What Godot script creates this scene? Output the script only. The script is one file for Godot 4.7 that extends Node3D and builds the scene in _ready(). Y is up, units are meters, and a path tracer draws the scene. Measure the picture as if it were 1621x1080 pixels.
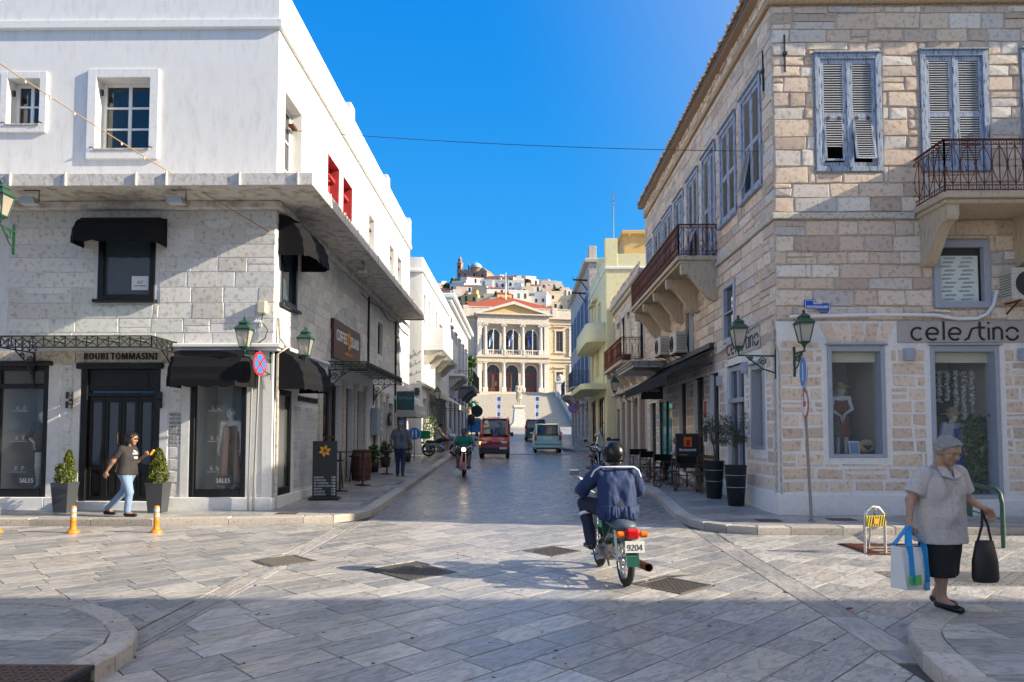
extends Node3D
# A street of old stone and white houses that climbs to a town hall, seen from a sunny crossing paved with marble.

var M := {}
var used := {}
var rng := RandomNumberGenerator.new()
const LX := -5.19     # street face of the white corner building
const LZ := -14.3     # its front
const RX := 5.12      # street face of the stone corner building
const RZ := -13.55    # its front
const PAVE := .13    # height of the pavements above the road


func _ready():
	rng.seed = 7
	# ---- camera
	var cam = Camera3D.new()
	cam.name = "camera"
	cam.projection = Camera3D.PROJECTION_FRUSTUM
	cam.near = .1
	cam.far = 2000.0
	cam.size = .1
	cam.frustum_offset = V2(0, .00898)
	cam.position = V(0, 1.70, 0)
	cam.rotation_degrees = V(2.7, .61, 0)
	cam.current = true
	add_child(cam)
	# ---- sky and air
	var env = Environment.new()
	env.background_mode = Environment.BG_SKY
	var sm = ProceduralSkyMaterial.new()
	sm.sky_top_color = Color(.0, .45, .79)
	sm.sky_horizon_color = Color(.31, .71, .93)
	sm.sky_curve = .20
	sm.ground_horizon_color = Color(.62, .66, .68)
	sm.ground_bottom_color = Color(.45, .43, .40)
	sm.sun_angle_max = 88.0
	sm.sun_curve = .85
	var sky = Sky.new()
	sky.sky_material = sm
	env.sky = sky
	env.background_energy_multiplier = .57
	env.tonemap_mode = Environment.TONE_MAPPER_LINEAR
	env.tonemap_exposure = 2.45
	env.sdfgi_enabled = true
	env.ssao_enabled = true
	env.ssil_enabled = true
	var we = WorldEnvironment.new()
	we.name = "world_environment"
	we.environment = env
	add_child(we)
	# ---- the sun, low over the right end of the cross street
	var sun = DirectionalLight3D.new()
	sun.name = "sun"
	sun.light_energy = 1.25
	sun.light_color = Color(1.0, .945, .85)
	sun.light_angular_distance = .5
	sun.shadow_enabled = true
	add_child(sun)
	sun.look_at_from_position(V(1.0, .47, .17) * 50.0, Vector3.ZERO)
	make_materials()
	# ---- the setting
	build_ground()
	build_white_corner()
	build_stone_corner()
	build_left_row()
	build_right_row()
	build_unseen_row()
	build_town_hall()
	build_hill()
	# ---- things
	build_lamps_and_signs()
	build_street_furniture()
	build_plants()
	build_shop_windows()
	build_vehicles()
	build_people()
	build_small_things()


# ------------------------------------------------------------------ meshes
class MB:
	var st := SurfaceTool.new()

	func _init():
		st.begin(Mesh.PRIMITIVE_TRIANGLES)
		st.set_smooth_group(-1)

	func smooth(on):
		st.set_smooth_group(0 if on else -1)

	func tri(a, b, c):
		st.add_vertex(a); st.add_vertex(c); st.add_vertex(b)

	func quad(a, b, c, d):
		st.add_vertex(a); st.add_vertex(c); st.add_vertex(b)
		st.add_vertex(a); st.add_vertex(d); st.add_vertex(c)

	# a box round c; b is the width of the chamfer
	func box(c: Vector3, s: Vector3, b := .0, R := Basis.IDENTITY):
		var h = s * .5
		b = minf(b, minf(h.x, minf(h.y, h.z)) * .9)
		for i in 3:
			var j = (i + 1) % 3
			var k = (i + 2) % 3
			for sg in [-1.0, 1.0]:
				var u = Vector3.ZERO; u[j] = h[j] - b
				var w = Vector3.ZERO; w[k] = h[k] - b
				var nn = Vector3.ZERO; nn[i] = h[i] * sg
				if sg > 0:
					quad(c + R * (nn - u - w), c + R * (nn + u - w), c + R * (nn + u + w), c + R * (nn - u + w))
				else:
					quad(c + R * (nn - u + w), c + R * (nn + u + w), c + R * (nn + u - w), c + R * (nn - u - w))
			if b > 0:
				for sj in [-1.0, 1.0]:
					for sk in [-1.0, 1.0]:
						var p = []
						for q in [[-1.0, 0], [1.0, 0], [1.0, 1], [-1.0, 1]]:
							var v = Vector3.ZERO
							v[i] = q[0] * (h[i] - b)
							v[j] = sj * (h[j] - (b if q[1] == 1 else .0))
							v[k] = sk * (h[k] - (.0 if q[1] == 1 else b))
							p.append(c + R * v)
						if sj * sk > 0:
							quad(p[0], p[3], p[2], p[1]) if false else quad(p[0], p[1], p[2], p[3])
						else:
							quad(p[3], p[2], p[1], p[0])
		if b > 0:
			for sx in [-1.0, 1.0]:
				for sy in [-1.0, 1.0]:
					for sz in [-1.0, 1.0]:
						var a1 = c + R * Vector3(sx * h.x, sy * (h.y - b), sz * (h.z - b))
						var a2 = c + R * Vector3(sx * (h.x - b), sy * h.y, sz * (h.z - b))
						var a3 = c + R * Vector3(sx * (h.x - b), sy * (h.y - b), sz * h.z)
						if sx * sy * sz > 0: tri(a1, a2, a3)
						else: tri(a3, a2, a1)

	# box by its corners
	func bb(x0, x1, y0, y1, z0, z1, b := .0):
		box(Vector3((x0 + x1) * .5, (y0 + y1) * .5, (z0 + z1) * .5), Vector3(absf(x1 - x0), absf(y1 - y0), absf(z1 - z0)), b)

	# a bar of square section from a to b
	func bar(a: Vector3, b: Vector3, w: float, d: float, up := Vector3.UP):
		var z = (b - a)
		var l = z.length()
		z /= l
		if absf(z.dot(up)) > .98: up = Vector3.RIGHT if absf(z.x) < .9 else Vector3.BACK
		var x = up.cross(z).normalized()
		box((a + b) * .5, Vector3(w, d, l), .0, Basis(x, z.cross(x), z))

	func tube(pts, rad, sides := 8, caps := true):
		smooth(true)
		var n = pts.size()
		var rings = []
		var t0 = (pts[1] - pts[0]).normalized()
		var ref = t0.cross(Vector3.UP if absf(t0.y) < .9 else Vector3.RIGHT).normalized()
		for i in n:
			var t = (pts[mini(i + 1, n - 1)] - pts[maxi(i - 1, 0)])
			if t.length() < 1e-6: t = t0
			t = t.normalized()
			ref = (ref - t * ref.dot(t)).normalized()
			var bi = t.cross(ref)
			var r = rad[i] if rad is Array else rad
			var ring = []
			for s in sides:
				var a = TAU * s / sides
				ring.append(pts[i] + (ref * cos(a) + bi * sin(a)) * r)
			rings.append(ring)
		for i in n - 1:
			for s in sides:
				var e = (s + 1) % sides
				quad(rings[i][s], rings[i][e], rings[i + 1][e], rings[i + 1][s])
		if caps:
			smooth(false)
			for s in range(1, sides - 1):
				tri(rings[0][0], rings[0][s + 1], rings[0][s])
				tri(rings[n - 1][0], rings[n - 1][s], rings[n - 1][s + 1])
		smooth(false)

	# profile of (radius, height) turned round the y axis of T; k squares the section when sides is 4
	func lathe(prof, sides, T := Transform3D.IDENTITY, is_smooth := true, turn := .0):
		smooth(is_smooth)
		for i in prof.size() - 1:
			var p = prof[i]
			var q = prof[i + 1]
			for s in sides:
				var a = TAU * s / sides + turn
				var b = TAU * (s + 1) / sides + turn
				var A = T * Vector3(p.x * cos(a), p.y, p.x * sin(a))
				var B = T * Vector3(p.x * cos(b), p.y, p.x * sin(b))
				var C = T * Vector3(q.x * cos(b), q.y, q.x * sin(b))
				var D = T * Vector3(q.x * cos(a), q.y, q.x * sin(a))
				if p.x < 1e-5: tri(A, D, C)
				elif q.x < 1e-5: tri(A, D, B)
				else: quad(A, D, C, B)
		smooth(false)

	func ball(c: Vector3, r: Vector3, sides := 12, rows := 8):
		var prof = []
		for i in rows + 1:
			var a = -PI / 2 + PI * i / rows
			prof.append(Vector2(cos(a), sin(a)))
		lathe(prof, sides, Transform3D(Basis.from_scale(r), c))

	# polygon in the xy plane of T pulled from z0 to z1
	func prism(poly: PackedVector2Array, z0: float, z1: float, T := Transform3D.IDENTITY, back := true):
		if Geometry2D.is_polygon_clockwise(poly):
			poly = poly.duplicate(); poly.reverse()
		var idx = Geometry2D.triangulate_polygon(poly)
		var v = func(i, z): return T * Vector3(poly[i].x, poly[i].y, z)
		var flip = false
		if idx.size() >= 3:
			var ar = (poly[idx[1]] - poly[idx[0]]).cross(poly[idx[2]] - poly[idx[0]])
			flip = ar < 0
		for k in range(0, idx.size(), 3):
			var a = idx[k]; var b = idx[k + 1]; var c = idx[k + 2]
			if flip:
				var s = b; b = c; c = s
			tri(v.call(a, z1), v.call(b, z1), v.call(c, z1))
			if back: tri(v.call(a, z0), v.call(c, z0), v.call(b, z0))
		var n = poly.size()
		for i in n:
			var j = (i + 1) % n
			quad(v.call(i, z0), v.call(j, z0), v.call(j, z1), v.call(i, z1))

	# a wall face with openings, u along, v up, n outwards, with jambs of depth t and a back face
	func wall(o: Vector3, u: Vector3, n: Vector3, w: float, h: float, holes: Array, t: float):
		var xs = [.0, w]
		var ys = [.0, h]
		for r in holes:
			xs.append_array([clampf(r[0], 0, w), clampf(r[1], 0, w)])
			ys.append_array([clampf(r[2], 0, h), clampf(r[3], 0, h)])
		xs.sort(); ys.sort()
		var U = Vector3.UP
		var at = func(x, y, d): return o + u * x + U * y - n * d
		var order = u.cross(U).dot(n) > 0
		var q = func(a, b, c, d):
			if order: quad(a, b, c, d)
			else: quad(d, c, b, a)
		for i in xs.size() - 1:
			if xs[i + 1] - xs[i] < 1e-4: continue
			for j in ys.size() - 1:
				if ys[j + 1] - ys[j] < 1e-4: continue
				var mx = (xs[i] + xs[i + 1]) * .5
				var my = (ys[j] + ys[j + 1]) * .5
				var open = false
				for r in holes:
					if mx > r[0] and mx < r[1] and my > r[2] and my < r[3]: open = true
				if open: continue
				q.call(at.call(xs[i], ys[j], 0), at.call(xs[i + 1], ys[j], 0), at.call(xs[i + 1], ys[j + 1], 0), at.call(xs[i], ys[j + 1], 0))
				q.call(at.call(xs[i], ys[j + 1], t), at.call(xs[i + 1], ys[j + 1], t), at.call(xs[i + 1], ys[j], t), at.call(xs[i], ys[j], t))
		for r in holes:
			var x0 = maxf(r[0], 0); var x1 = minf(r[1], w); var y0 = maxf(r[2], 0); var y1 = minf(r[3], h)
			q.call(at.call(x0, y0, 0), at.call(x0, y1, 0), at.call(x0, y1, t), at.call(x0, y0, t))
			q.call(at.call(x1, y1, 0), at.call(x1, y0, 0), at.call(x1, y0, t), at.call(x1, y1, t))
			q.call(at.call(x0, y1, 0), at.call(x1, y1, 0), at.call(x1, y1, t), at.call(x0, y1, t))
			q.call(at.call(x1, y0, 0), at.call(x0, y0, 0), at.call(x0, y0, t), at.call(x1, y0, t))

	func mesh() -> ArrayMesh:
		st.generate_normals()
		return st.commit()


func V(x, y, z): return Vector3(x, y, z)


func V2(x, y): return Vector2(x, y)


func at3(v): return Transform3D(Basis.IDENTITY, v)


func mesh_of(m):
	return m.mesh() if m is MB else m


func numbered(called):
	var n = used.get(called, 0)
	used[called] = n + 1
	return called if n == 0 else "%s_%03d" % [called, n]


func tag(o, label, category, group = "", kind = ""):
	if label: o.set_meta("label", label)
	if category: o.set_meta("category", category)
	if group: o.set_meta("group", group)
	if kind: o.set_meta("kind", kind)
	return o


func thing(called, label, category, at = Vector3.ZERO, turn = .0, group = ""):
	var o = Node3D.new()
	o.name = numbered(called)
	add_child(o)
	o.position = at
	o.rotation.y = turn
	return tag(o, label, category, group)


func struct(called, m = null, mat = null):
	var o = Node3D.new() if m == null else MeshInstance3D.new()
	if m != null:
		o.mesh = mesh_of(m)
		o.material_override = mat
	o.name = numbered(called)
	add_child(o)
	o.set_meta("kind", "structure")
	return o


func part(parent, called, m, mat, at = null):
	var o = MeshInstance3D.new()
	o.mesh = mesh_of(m)
	o.material_override = mat
	o.name = called
	if at is Transform3D: o.transform = at
	elif at is Vector3: o.position = at
	parent.add_child(o, true)
	return o


func stuff(o):
	o.set_meta("kind", "stuff")
	return o


# a thing that is one mesh
func top(called, m, mat, label, category, at = Vector3.ZERO, turn = .0, group = ""):
	var o = MeshInstance3D.new()
	o.mesh = mesh_of(m)
	o.material_override = mat
	o.name = numbered(called)
	add_child(o)
	o.position = at
	o.rotation.y = turn
	return tag(o, label, category, group)


func copy_of(o, at, turn, label = ""):
	var c = o.duplicate()
	c.name = numbered(String(o.name).rstrip("0123456789_"))
	add_child(c)
	c.position = at
	c.rotation.y = turn
	if label: c.set_meta("label", label)
	return c


func text(parent, called, words, size, depth, mat, T: Transform3D, font := "Droid Sans", bold := false, w := .0):
	var f = SystemFont.new()
	f.font_names = PackedStringArray([font])
	if bold: f.font_weight = 700
	var tm = TextMesh.new()
	tm.text = words
	tm.font = f
	tm.font_size = 48
	tm.pixel_size = size / 48.0
	tm.depth = depth
	if w > 0:
		var got = tm.get_aabb().size.x
		if got > 0: T.basis = T.basis * Basis.from_scale(V(w / got, 1, 1))
	return part(parent, called, tm, mat, T)


# height of the road: level at the crossing, rising towards the town hall
func g(z: float) -> float:
	var Z = -z
	if Z < 14.5: return .0
	if Z < 60.0: return .036 * (Z - 14.5)
	return 1.638 + .025 * (minf(Z, 112.0) - 60.0)


func poly(list) -> PackedVector2Array:
	var p = PackedVector2Array()
	for q in list: p.append(V2(q[0], q[1]))
	return p


# Transforms: fronts whose outward normal is +z, +x or -x
func face_z(x, y, z): return at3(V(x, y, z))
func face_px(x, y, z): return Transform3D(Basis(Vector3.UP, PI / 2), V(x, y, z))
func face_nx(x, y, z): return Transform3D(Basis(Vector3.UP, -PI / 2), V(x, y, z))


# ------------------------------------------------------------------ materials
func lin(r, gg, b, a = 1.0):
	var c = Color(r, gg, b).linear_to_srgb()
	c.a = a
	return c


func noise_tex(freq, octaves, ramp, size = 512, kind = FastNoiseLite.TYPE_SIMPLEX_SMOOTH, warp = .0, sd = 1, bump = .0):
	var n = FastNoiseLite.new()
	n.seed = sd
	n.noise_type = kind
	n.frequency = freq
	n.fractal_octaves = octaves
	n.fractal_gain = .55
	if warp > 0:
		n.domain_warp_enabled = true
		n.domain_warp_amplitude = warp
		n.domain_warp_frequency = freq * 1.3
	var t = NoiseTexture2D.new()
	t.width = size
	t.height = size
	t.seamless = true
	t.seamless_blend_skirt = .3
	if bump > 0:
		t.as_normal_map = true
		t.bump_strength = bump
	elif ramp != null:
		var gr = Gradient.new()
		var off = PackedFloat32Array()
		var col = PackedColorArray()
		for r in ramp:
			off.append(r[0])
			col.append(r[1] if r[1] is Color else Color(r[1], r[1], r[1]))
		gr.offsets = off
		gr.colors = col
		t.color_ramp = gr
	t.noise = n
	return t


var T := {}


func mat(key, col, rough, o := {}):
	var m = StandardMaterial3D.new()
	m.resource_name = key
	m.albedo_color = lin(col[0], col[1], col[2])
	m.roughness = rough
	m.metallic = o.get("metal", .0)
	m.metallic_specular = o.get("spec", .5)
	if o.has("tex"):
		m.albedo_texture = T[o.tex]
		m.uv1_triplanar = true
		m.uv1_world_triplanar = o.get("world", false)
		var s = o.get("scale", 1.0)
		m.uv1_scale = s if s is Vector3 else V(s, s, s)
		m.uv1_offset = o.get("offset", Vector3.ZERO)
	if o.has("norm"):
		m.normal_enabled = true
		m.normal_texture = T[o.norm]
		m.normal_scale = o.get("nscale", 1.0)
		m.uv1_triplanar = true
		m.uv1_world_triplanar = o.get("world", false)
		if not o.has("tex"):
			var s2 = o.get("scale", 1.0)
			m.uv1_scale = s2 if s2 is Vector3 else V(s2, s2, s2)
	if o.has("rtex"):
		m.roughness_texture = T[o.rtex]
	if o.get("vc", false): m.vertex_color_use_as_albedo = true
	if o.has("coat"):
		m.clearcoat_enabled = true
		m.clearcoat = o.coat
		m.clearcoat_roughness = .05
	if o.has("alpha"):
		m.transparency = BaseMaterial3D.TRANSPARENCY_ALPHA
		m.albedo_color.a = o.alpha
	if o.has("glow"):
		m.emission_enabled = true
		m.emission = lin(o.glow[0], o.glow[1], o.glow[2])
		m.emission_energy_multiplier = o.get("power", 1.0)
	if o.has("back"):
		m.backlight_enabled = true
		m.backlight = lin(o.back[0], o.back[1], o.back[2])
	if o.has("rim"):
		m.rim_enabled = true
		m.rim = o.rim
		m.rim_tint = .5
	M[key] = m
	return m


func make_materials():
	T.marble = noise_tex(.006, 6, [[.0, Color(.68, .67, .68)], [.3, Color(.90, .89, .88)], [.44, Color(.98, .96, .94)], [.54, Color(.76, .75, .75)], [.66, Color(.93, .91, .88)], [.8, Color(1, .98, .95)], [1.0, Color(.78, .72, .66)]], 1024, FastNoiseLite.TYPE_SIMPLEX_SMOOTH, 60.0, 3)
	T.grime = noise_tex(.012, 6, [[.0, Color(.66, .62, .58)], [.35, Color(.88, .86, .84)], [.6, Color(1, 1, 1)], [1.0, Color(.90, .87, .82)]], 1024, FastNoiseLite.TYPE_SIMPLEX_SMOOTH, 30.0, 5)
	T.plaster = noise_tex(.008, 7, [[.0, Color(.92, .91, .90)], [.4, Color(.98, .98, .98)], [.7, Color(1, 1, 1)], [1.0, Color(.93, .91, .88)]], 1024, FastNoiseLite.TYPE_SIMPLEX_SMOOTH, 20.0, 9)
	T.stone = noise_tex(.010, 6, [[.0, Color(.74, .70, .67)], [.3, Color(.91, .89, .87)], [.5, Color(1, .98, .96)], [.62, Color(.96, .95, .95)], [.8, Color(1, .97, .94)], [1.0, Color(.85, .79, .73)]], 1024, FastNoiseLite.TYPE_SIMPLEX_SMOOTH, 40.0, 11)
	T.peel = noise_tex(.016, 5, [[.0, Color(.20, .15, .13)], [.24, Color(.36, .30, .28)], [.34, Color(.74, .79, .86)], [.75, Color(.92, .95, 1.0)], [1.0, Color(.70, .76, .83)]], 512, FastNoiseLite.TYPE_SIMPLEX_SMOOTH, 25.0, 13)
	T.rust = noise_tex(.02, 5, [[.0, Color(.30, .14, .08)], [.5, Color(.62, .36, .22)], [.65, Color(.45, .40, .38)], [1.0, Color(.9, .62, .42)]], 512, FastNoiseLite.TYPE_SIMPLEX_SMOOTH, 20.0, 17)
	T.cloth = noise_tex(.03, 4, [[.0, .80], [.5, .97], [1.0, 1.0]], 512, FastNoiseLite.TYPE_SIMPLEX_SMOOTH, 10.0, 19)
	T.wood = noise_tex(.02, 4, [[.0, .55], [.5, .9], [.6, .7], [1.0, 1.0]], 512, FastNoiseLite.TYPE_SIMPLEX_SMOOTH, 15.0, 23)
	T.rough_n = noise_tex(.02, 6, null, 1024, FastNoiseLite.TYPE_SIMPLEX_SMOOTH, 15.0, 29, 3.0)
	T.fine_n = noise_tex(.04, 5, null, 512, FastNoiseLite.TYPE_SIMPLEX_SMOOTH, 8.0, 31, 3.0)
	T.wave_n = noise_tex(.006, 3, null, 512, FastNoiseLite.TYPE_SIMPLEX_SMOOTH, 20.0, 37, 4.0)
	T.gloss = noise_tex(.012, 5, [[.0, .30], [.45, .62], [.7, .80], [1.0, 1.0]], 512, FastNoiseLite.TYPE_SIMPLEX_SMOOTH, 30.0, 41)
	var im = Image.create(128, 16, false, Image.FORMAT_RGB8)
	for i in 8: im.fill_rect(Rect2i(i * 16, 0, 16, 16), [Color(.16, .10, .10), Color(1, .93, .86), Color(.62, .36, .30), Color(1, .93, .86)][i % 4])
	T.stripe = ImageTexture.create_from_image(im)
	T.leaf = noise_tex(.02, 3, [[.0, .6], [1.0, 1.0]], 256, FastNoiseLite.TYPE_SIMPLEX, .0, 43)
	# paving: several tones of one worn marble, veins along each slab
	var tones = [[.46, .455, .44], [.40, .405, .405], [.53, .51, .48], [.33, .34, .35], [.49, .47, .435], [.41, .41, .405], [.57, .56, .535], [.37, .37, .36]]
	for i in tones.size():
		mat("slab%d" % i, tones[i], .62, {"tex": "marble", "scale": V(.30, 1.0, 1.1), "offset": V(i * .37, i * .21, i * .53), "norm": "fine_n", "nscale": .25, "rtex": "gloss", "spec": .62})
	mat("slabs_far", [.42, .415, .40], .62, {"tex": "marble", "scale": V(.35, 1.0, 1.3), "norm": "fine_n", "nscale": .25, "rtex": "gloss", "vc": true, "spec": .72})
	mat("slabs_street", [.36, .36, .355], .46, {"tex": "marble", "scale": V(.35, 1.0, 1.3), "norm": "fine_n", "nscale": .3, "rtex": "gloss", "vc": true, "spec": .9})
	mat("bed", [.075, .068, .06], .95)
	for i in 3:
		mat("kerb%d" % i, [[.46, .43, .385], [.52, .49, .445], [.39, .37, .335]][i], .8, {"tex": "stone", "scale": 1.2, "offset": V(i * .3, 0, i * .7), "norm": "rough_n", "nscale": .7, "world": true})
	# walls
	mat("white_wall", [.78, .78, .77], .85, {"tex": "plaster", "scale": V(.5, .14, .5), "world": true, "norm": "wave_n", "nscale": .08})
	mat("white_trim", [.80, .80, .79], .7, {"tex": "plaster", "scale": .8, "world": true})
	mat("concrete", [.50, .48, .44], .85, {"tex": "grime", "scale": .5, "world": true, "norm": "fine_n", "nscale": .3})
	mat("fascia", [.66, .66, .655], .85, {"tex": "stone", "scale": .45, "world": true, "norm": "fine_n", "nscale": .3})
	mat("soffit", [.70, .665, .61], .9, {"tex": "grime", "scale": .22, "world": true})
	mat("wash_mortar", [.70, .71, .71], .9, {"tex": "plaster", "scale": .8, "world": true, "norm": "rough_n", "nscale": .15})
	mat("cream_wall", [.62, .56, .47], .85, {"tex": "grime", "scale": .6, "world": true, "norm": "fine_n", "nscale": .3})
	for i in 5:
		mat("wash%d" % i, [[.72, .735, .74], [.67, .69, .70], [.76, .77, .77], [.63, .63, .62], [.58, .55, .50]][i], .85, {"tex": "stone", "scale": .6, "world": true, "offset": V(i * .3, i * .11, i * .23), "norm": "rough_n", "nscale": .35})
	for i in 3:
		mat("bluestone%d" % i, [[.56, .60, .64], [.48, .53, .58], [.62, .65, .67]][i], .8, {"tex": "stone", "scale": .9, "world": true, "norm": "rough_n", "nscale": .3})
	for i in 8:
		mat("rub%d" % i, [[.69, .565, .455], [.75, .625, .50], [.61, .51, .425], [.55, .535, .515], [.79, .69, .575], [.65, .615, .57], [.80, .76, .69], [.53, .435, .355]][i], .88, {"tex": "stone", "scale": .7, "world": true, "offset": V(i * .31, i * .17, i * .43), "norm": "rough_n", "nscale": .6})
	mat("rub_far", [.69, .585, .48], .9, {"tex": "stone", "scale": .7, "world": true, "norm": "rough_n", "nscale": .6, "vc": true})
	mat("mortar", [.54, .45, .38], .95, {"tex": "grime", "scale": 1.2, "world": true, "norm": "rough_n", "nscale": .5})
	mat("white_mortar", [.78, .765, .74], .85, {"tex": "plaster", "scale": .9, "world": true, "norm": "rough_n", "nscale": .10})
	mat("ochre_mould", [.50, .36, .22], .85, {"tex": "stone", "scale": .9, "world": true, "norm": "rough_n", "nscale": .4})
	mat("roof_tile", [.42, .30, .21], .85, {"tex": "stone", "scale": 1.5, "world": true})
	mat("eave", [.16, .14, .12], .9, {"tex": "grime", "scale": .6, "world": true})
	mat("pale_marble", [.58, .55, .48], .7, {"tex": "grime", "scale": .7, "world": true, "norm": "fine_n", "nscale": .2})
	mat("peel_wood", [.50, .53, .57], .8, {"tex": "peel", "scale": V(2.6, .45, 2.6), "world": true, "norm": "fine_n", "nscale": .5})
	mat("slat_wood", [.56, .57, .585], .8, {"tex": "grime", "scale": 3.0, "world": true})
	mat("dark_wood", [.10, .065, .045], .6, {"tex": "wood", "scale": 2.0, "world": true})
	mat("brown_wood", [.16, .085, .045], .55, {"tex": "wood", "scale": V(3, 3, .6)})
	mat("grey_paint", [.36, .39, .45], .55, {"tex": "plaster", "scale": 1.0, "world": true})
	mat("rust_iron", [.52, .38, .31], .75, {"tex": "rust", "scale": 2.0, "world": true, "metal": .3})
	mat("black_iron", [.02, .02, .022], .45, {"metal": .2})
	mat("black_wood", [.006, .006, .007], .35, {"norm": "fine_n", "nscale": .1, "scale": 2.0})
	mat("black_cloth", [.010, .010, .013], .8, {"tex": "cloth", "scale": 2.0, "norm": "wave_n", "nscale": .35, "spec": .3})
	mat("cream_cloth", [.56, .54, .49], .85, {"tex": "cloth", "scale": 2.0, "norm": "wave_n", "nscale": .3})
	mat("green_iron", [.025, .085, .06], .5, {"tex": "grime", "scale": 3.0})
	mat("lamp_glass", [.55, .50, .40], .15, {"alpha": .55})
	mat("lamp_white", [.6, .58, .52], .5)
	mat("dark_glass", [.018, .022, .027], .04, {"spec": .6})
	mat("sky_glass", [.05, .07, .09], .03, {"spec": .9})
	mat("clear_glass", [.95, 1.0, .98], .02, {"alpha": .03, "spec": .22})
	mat("room_dark", [.20, .19, .185], .9)
	mat("room_pale", [.42, .47, .48], .8)
	mat("room_grey", [.36, .35, .34], .8)
	mat("steel", [.50, .50, .48], .35, {"metal": .9, "norm": "fine_n", "nscale": .15})
	mat("dull_steel", [.30, .30, .30], .55, {"metal": .6, "tex": "grime", "scale": 2.0, "world": true})
	mat("cover_iron", [.15, .138, .125], .62, {"metal": .4, "tex": "grime", "scale": 2.5, "world": true})
	mat("lead_grey", [.24, .245, .26], .6, {"tex": "grime", "scale": 2.0, "world": true})
	mat("white_paint", [.78, .78, .78], .5)
	mat("cream_plastic", [.62, .57, .42], .5)
	mat("ac_white", [.60, .57, .50], .5, {"tex": "grime", "scale": 2.0})
	mat("orange_rubber", [.80, .26, .015], .45, {"tex": "grime", "scale": 4.0})
	mat("reflect_grey", [.36, .42, .46], .35)
	mat("planter", [.052, .056, .066], .5)
	mat("planter_black", [.018, .017, .017], .55)
	mat("soil", [.07, .045, .03], .95)
	mat("pebble", [.55, .5, .43], .8)
	mat("sign_blue", [.005, .10, .42], .3)
	mat("sign_light_blue", [.02, .20, .58], .35)
	mat("sign_red", [.55, .02, .02], .35)
	mat("maroon", [.075, .018, .016], .45)
	mat("gold", [.75, .33, .02], .5)
	mat("yellow", [.80, .58, .01], .45)
	mat("brass", [.65, .40, .12], .3, {"metal": .9})
	mat("board_black", [.018, .019, .022], .5)
	mat("rubber", [.014, .014, .014], .8)
	mat("chrome", [.7, .7, .7], .12, {"metal": 1.0})
	mat("engine_metal", [.32, .31, .30], .4, {"metal": .8, "tex": "grime", "scale": 6.0})
	mat("bike_green", [.012, .10, .07], .35, {"coat": .6, "tex": "grime", "scale": 4.0})
	mat("bike_white", [.60, .60, .56], .4, {"coat": .5, "tex": "grime", "scale": 3.0})
	mat("bike_red", [.30, .008, .010], .25, {"coat": .8})
	mat("bike_black", [.012, .012, .014], .25, {"coat": .7})
	mat("bike_silver", [.36, .38, .40], .35, {"metal": .4, "coat": .6})
	mat("van_red", [.36, .006, .012], .28, {"coat": .8})
	mat("car_aqua", [.34, .54, .50], .28, {"coat": .8, "metal": .2})
	mat("car_black", [.012, .012, .014], .25, {"coat": .8})
	mat("plastic_grey", [.035, .035, .038], .6)
	mat("lens_red", [.50, .008, .008], .2)
	mat("lens_orange", [.75, .16, .008], .2)
	mat("lens_clear", [.6, .62, .62], .1)
	mat("lens_lit", [.9, .55, .2], .3, {"glow": [1.0, .72, .38], "power": 5.0})
	mat("lens_lit_amber", [.9, .4, .02], .3, {"glow": [1.0, .36, .02], "power": 2.5})
	mat("plate", [.66, .65, .60], .5)
	# people
	mat("skin", [.40, .235, .155], .55, {"tex": "cloth", "scale": 3.0, "norm": "fine_n", "nscale": .12})
	mat("skin_tan", [.34, .185, .11], .55, {"tex": "cloth", "scale": 3.0})
	mat("skin_brown", [.19, .105, .065], .55)
	mat("lip", [.30, .12, .09], .5)
	mat("eye_dark", [.03, .022, .018], .2)
	mat("grey_hair", [.40, .39, .38], .7, {"tex": "wood", "scale": V(14, 5, 14), "norm": "rough_n", "nscale": .8})
	mat("black_hair", [.012, .010, .009], .4, {"norm": "rough_n", "nscale": .6, "scale": V(8, 2, 8)})
	mat("blouse", [.50, .455, .43], .8, {"tex": "cloth", "scale": 2.2, "norm": "wave_n", "nscale": .5})
	mat("blouse_seam", [.36, .325, .305], .8)
	mat("black_skirt", [.008, .008, .009], .85, {"norm": "wave_n", "nscale": .6, "scale": 2.0})
	mat("shoe_black", [.008, .008, .009], .3)
	mat("overall", [.008, .028, .105], .75, {"tex": "cloth", "scale": 2.2, "norm": "wave_n", "nscale": .7})
	mat("overall_dark", [.010, .015, .042], .8, {"tex": "cloth", "scale": 2.2, "norm": "wave_n", "nscale": .6})
	mat("stripe_white", [.62, .64, .66], .6)
	mat("helmet", [.006, .006, .007], .3, {"coat": .08, "spec": .4, "tex": "grime", "scale": 5.0})
	mat("tee_charcoal", [.035, .030, .032], .85, {"tex": "cloth", "scale": 2.5})
	mat("jeans_light", [.21, .31, .46], .85, {"tex": "cloth", "scale": 3.0, "norm": "wave_n", "nscale": .4})
	mat("jeans_dark", [.022, .042, .10], .85, {"tex": "cloth", "scale": 3.0, "norm": "wave_n", "nscale": .4})
	mat("tee_grey", [.115, .135, .165], .85, {"tex": "cloth", "scale": 2.5})
	mat("tee_green", [.012, .20, .14], .8, {"tex": "cloth", "scale": 2.5})
	mat("top_white", [.62, .58, .57], .8)
	mat("shorts_dark", [.03, .03, .032], .8)
	mat("shirt_pale", [.46, .44, .41], .8)
	mat("mannequin", [.56, .56, .53], .4)
	mat("statue", [.62, .54, .40], .7, {"tex": "grime", "scale": .8})
	mat("bag_blue", [.01, .22, .50], .4, {"norm": "wave_n", "nscale": .6, "scale": 2.0})
	mat("bag_white", [.68, .69, .69], .4, {"norm": "wave_n", "nscale": .6, "scale": 2.0})
	mat("bag_green", [.06, .42, .03], .4)
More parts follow.
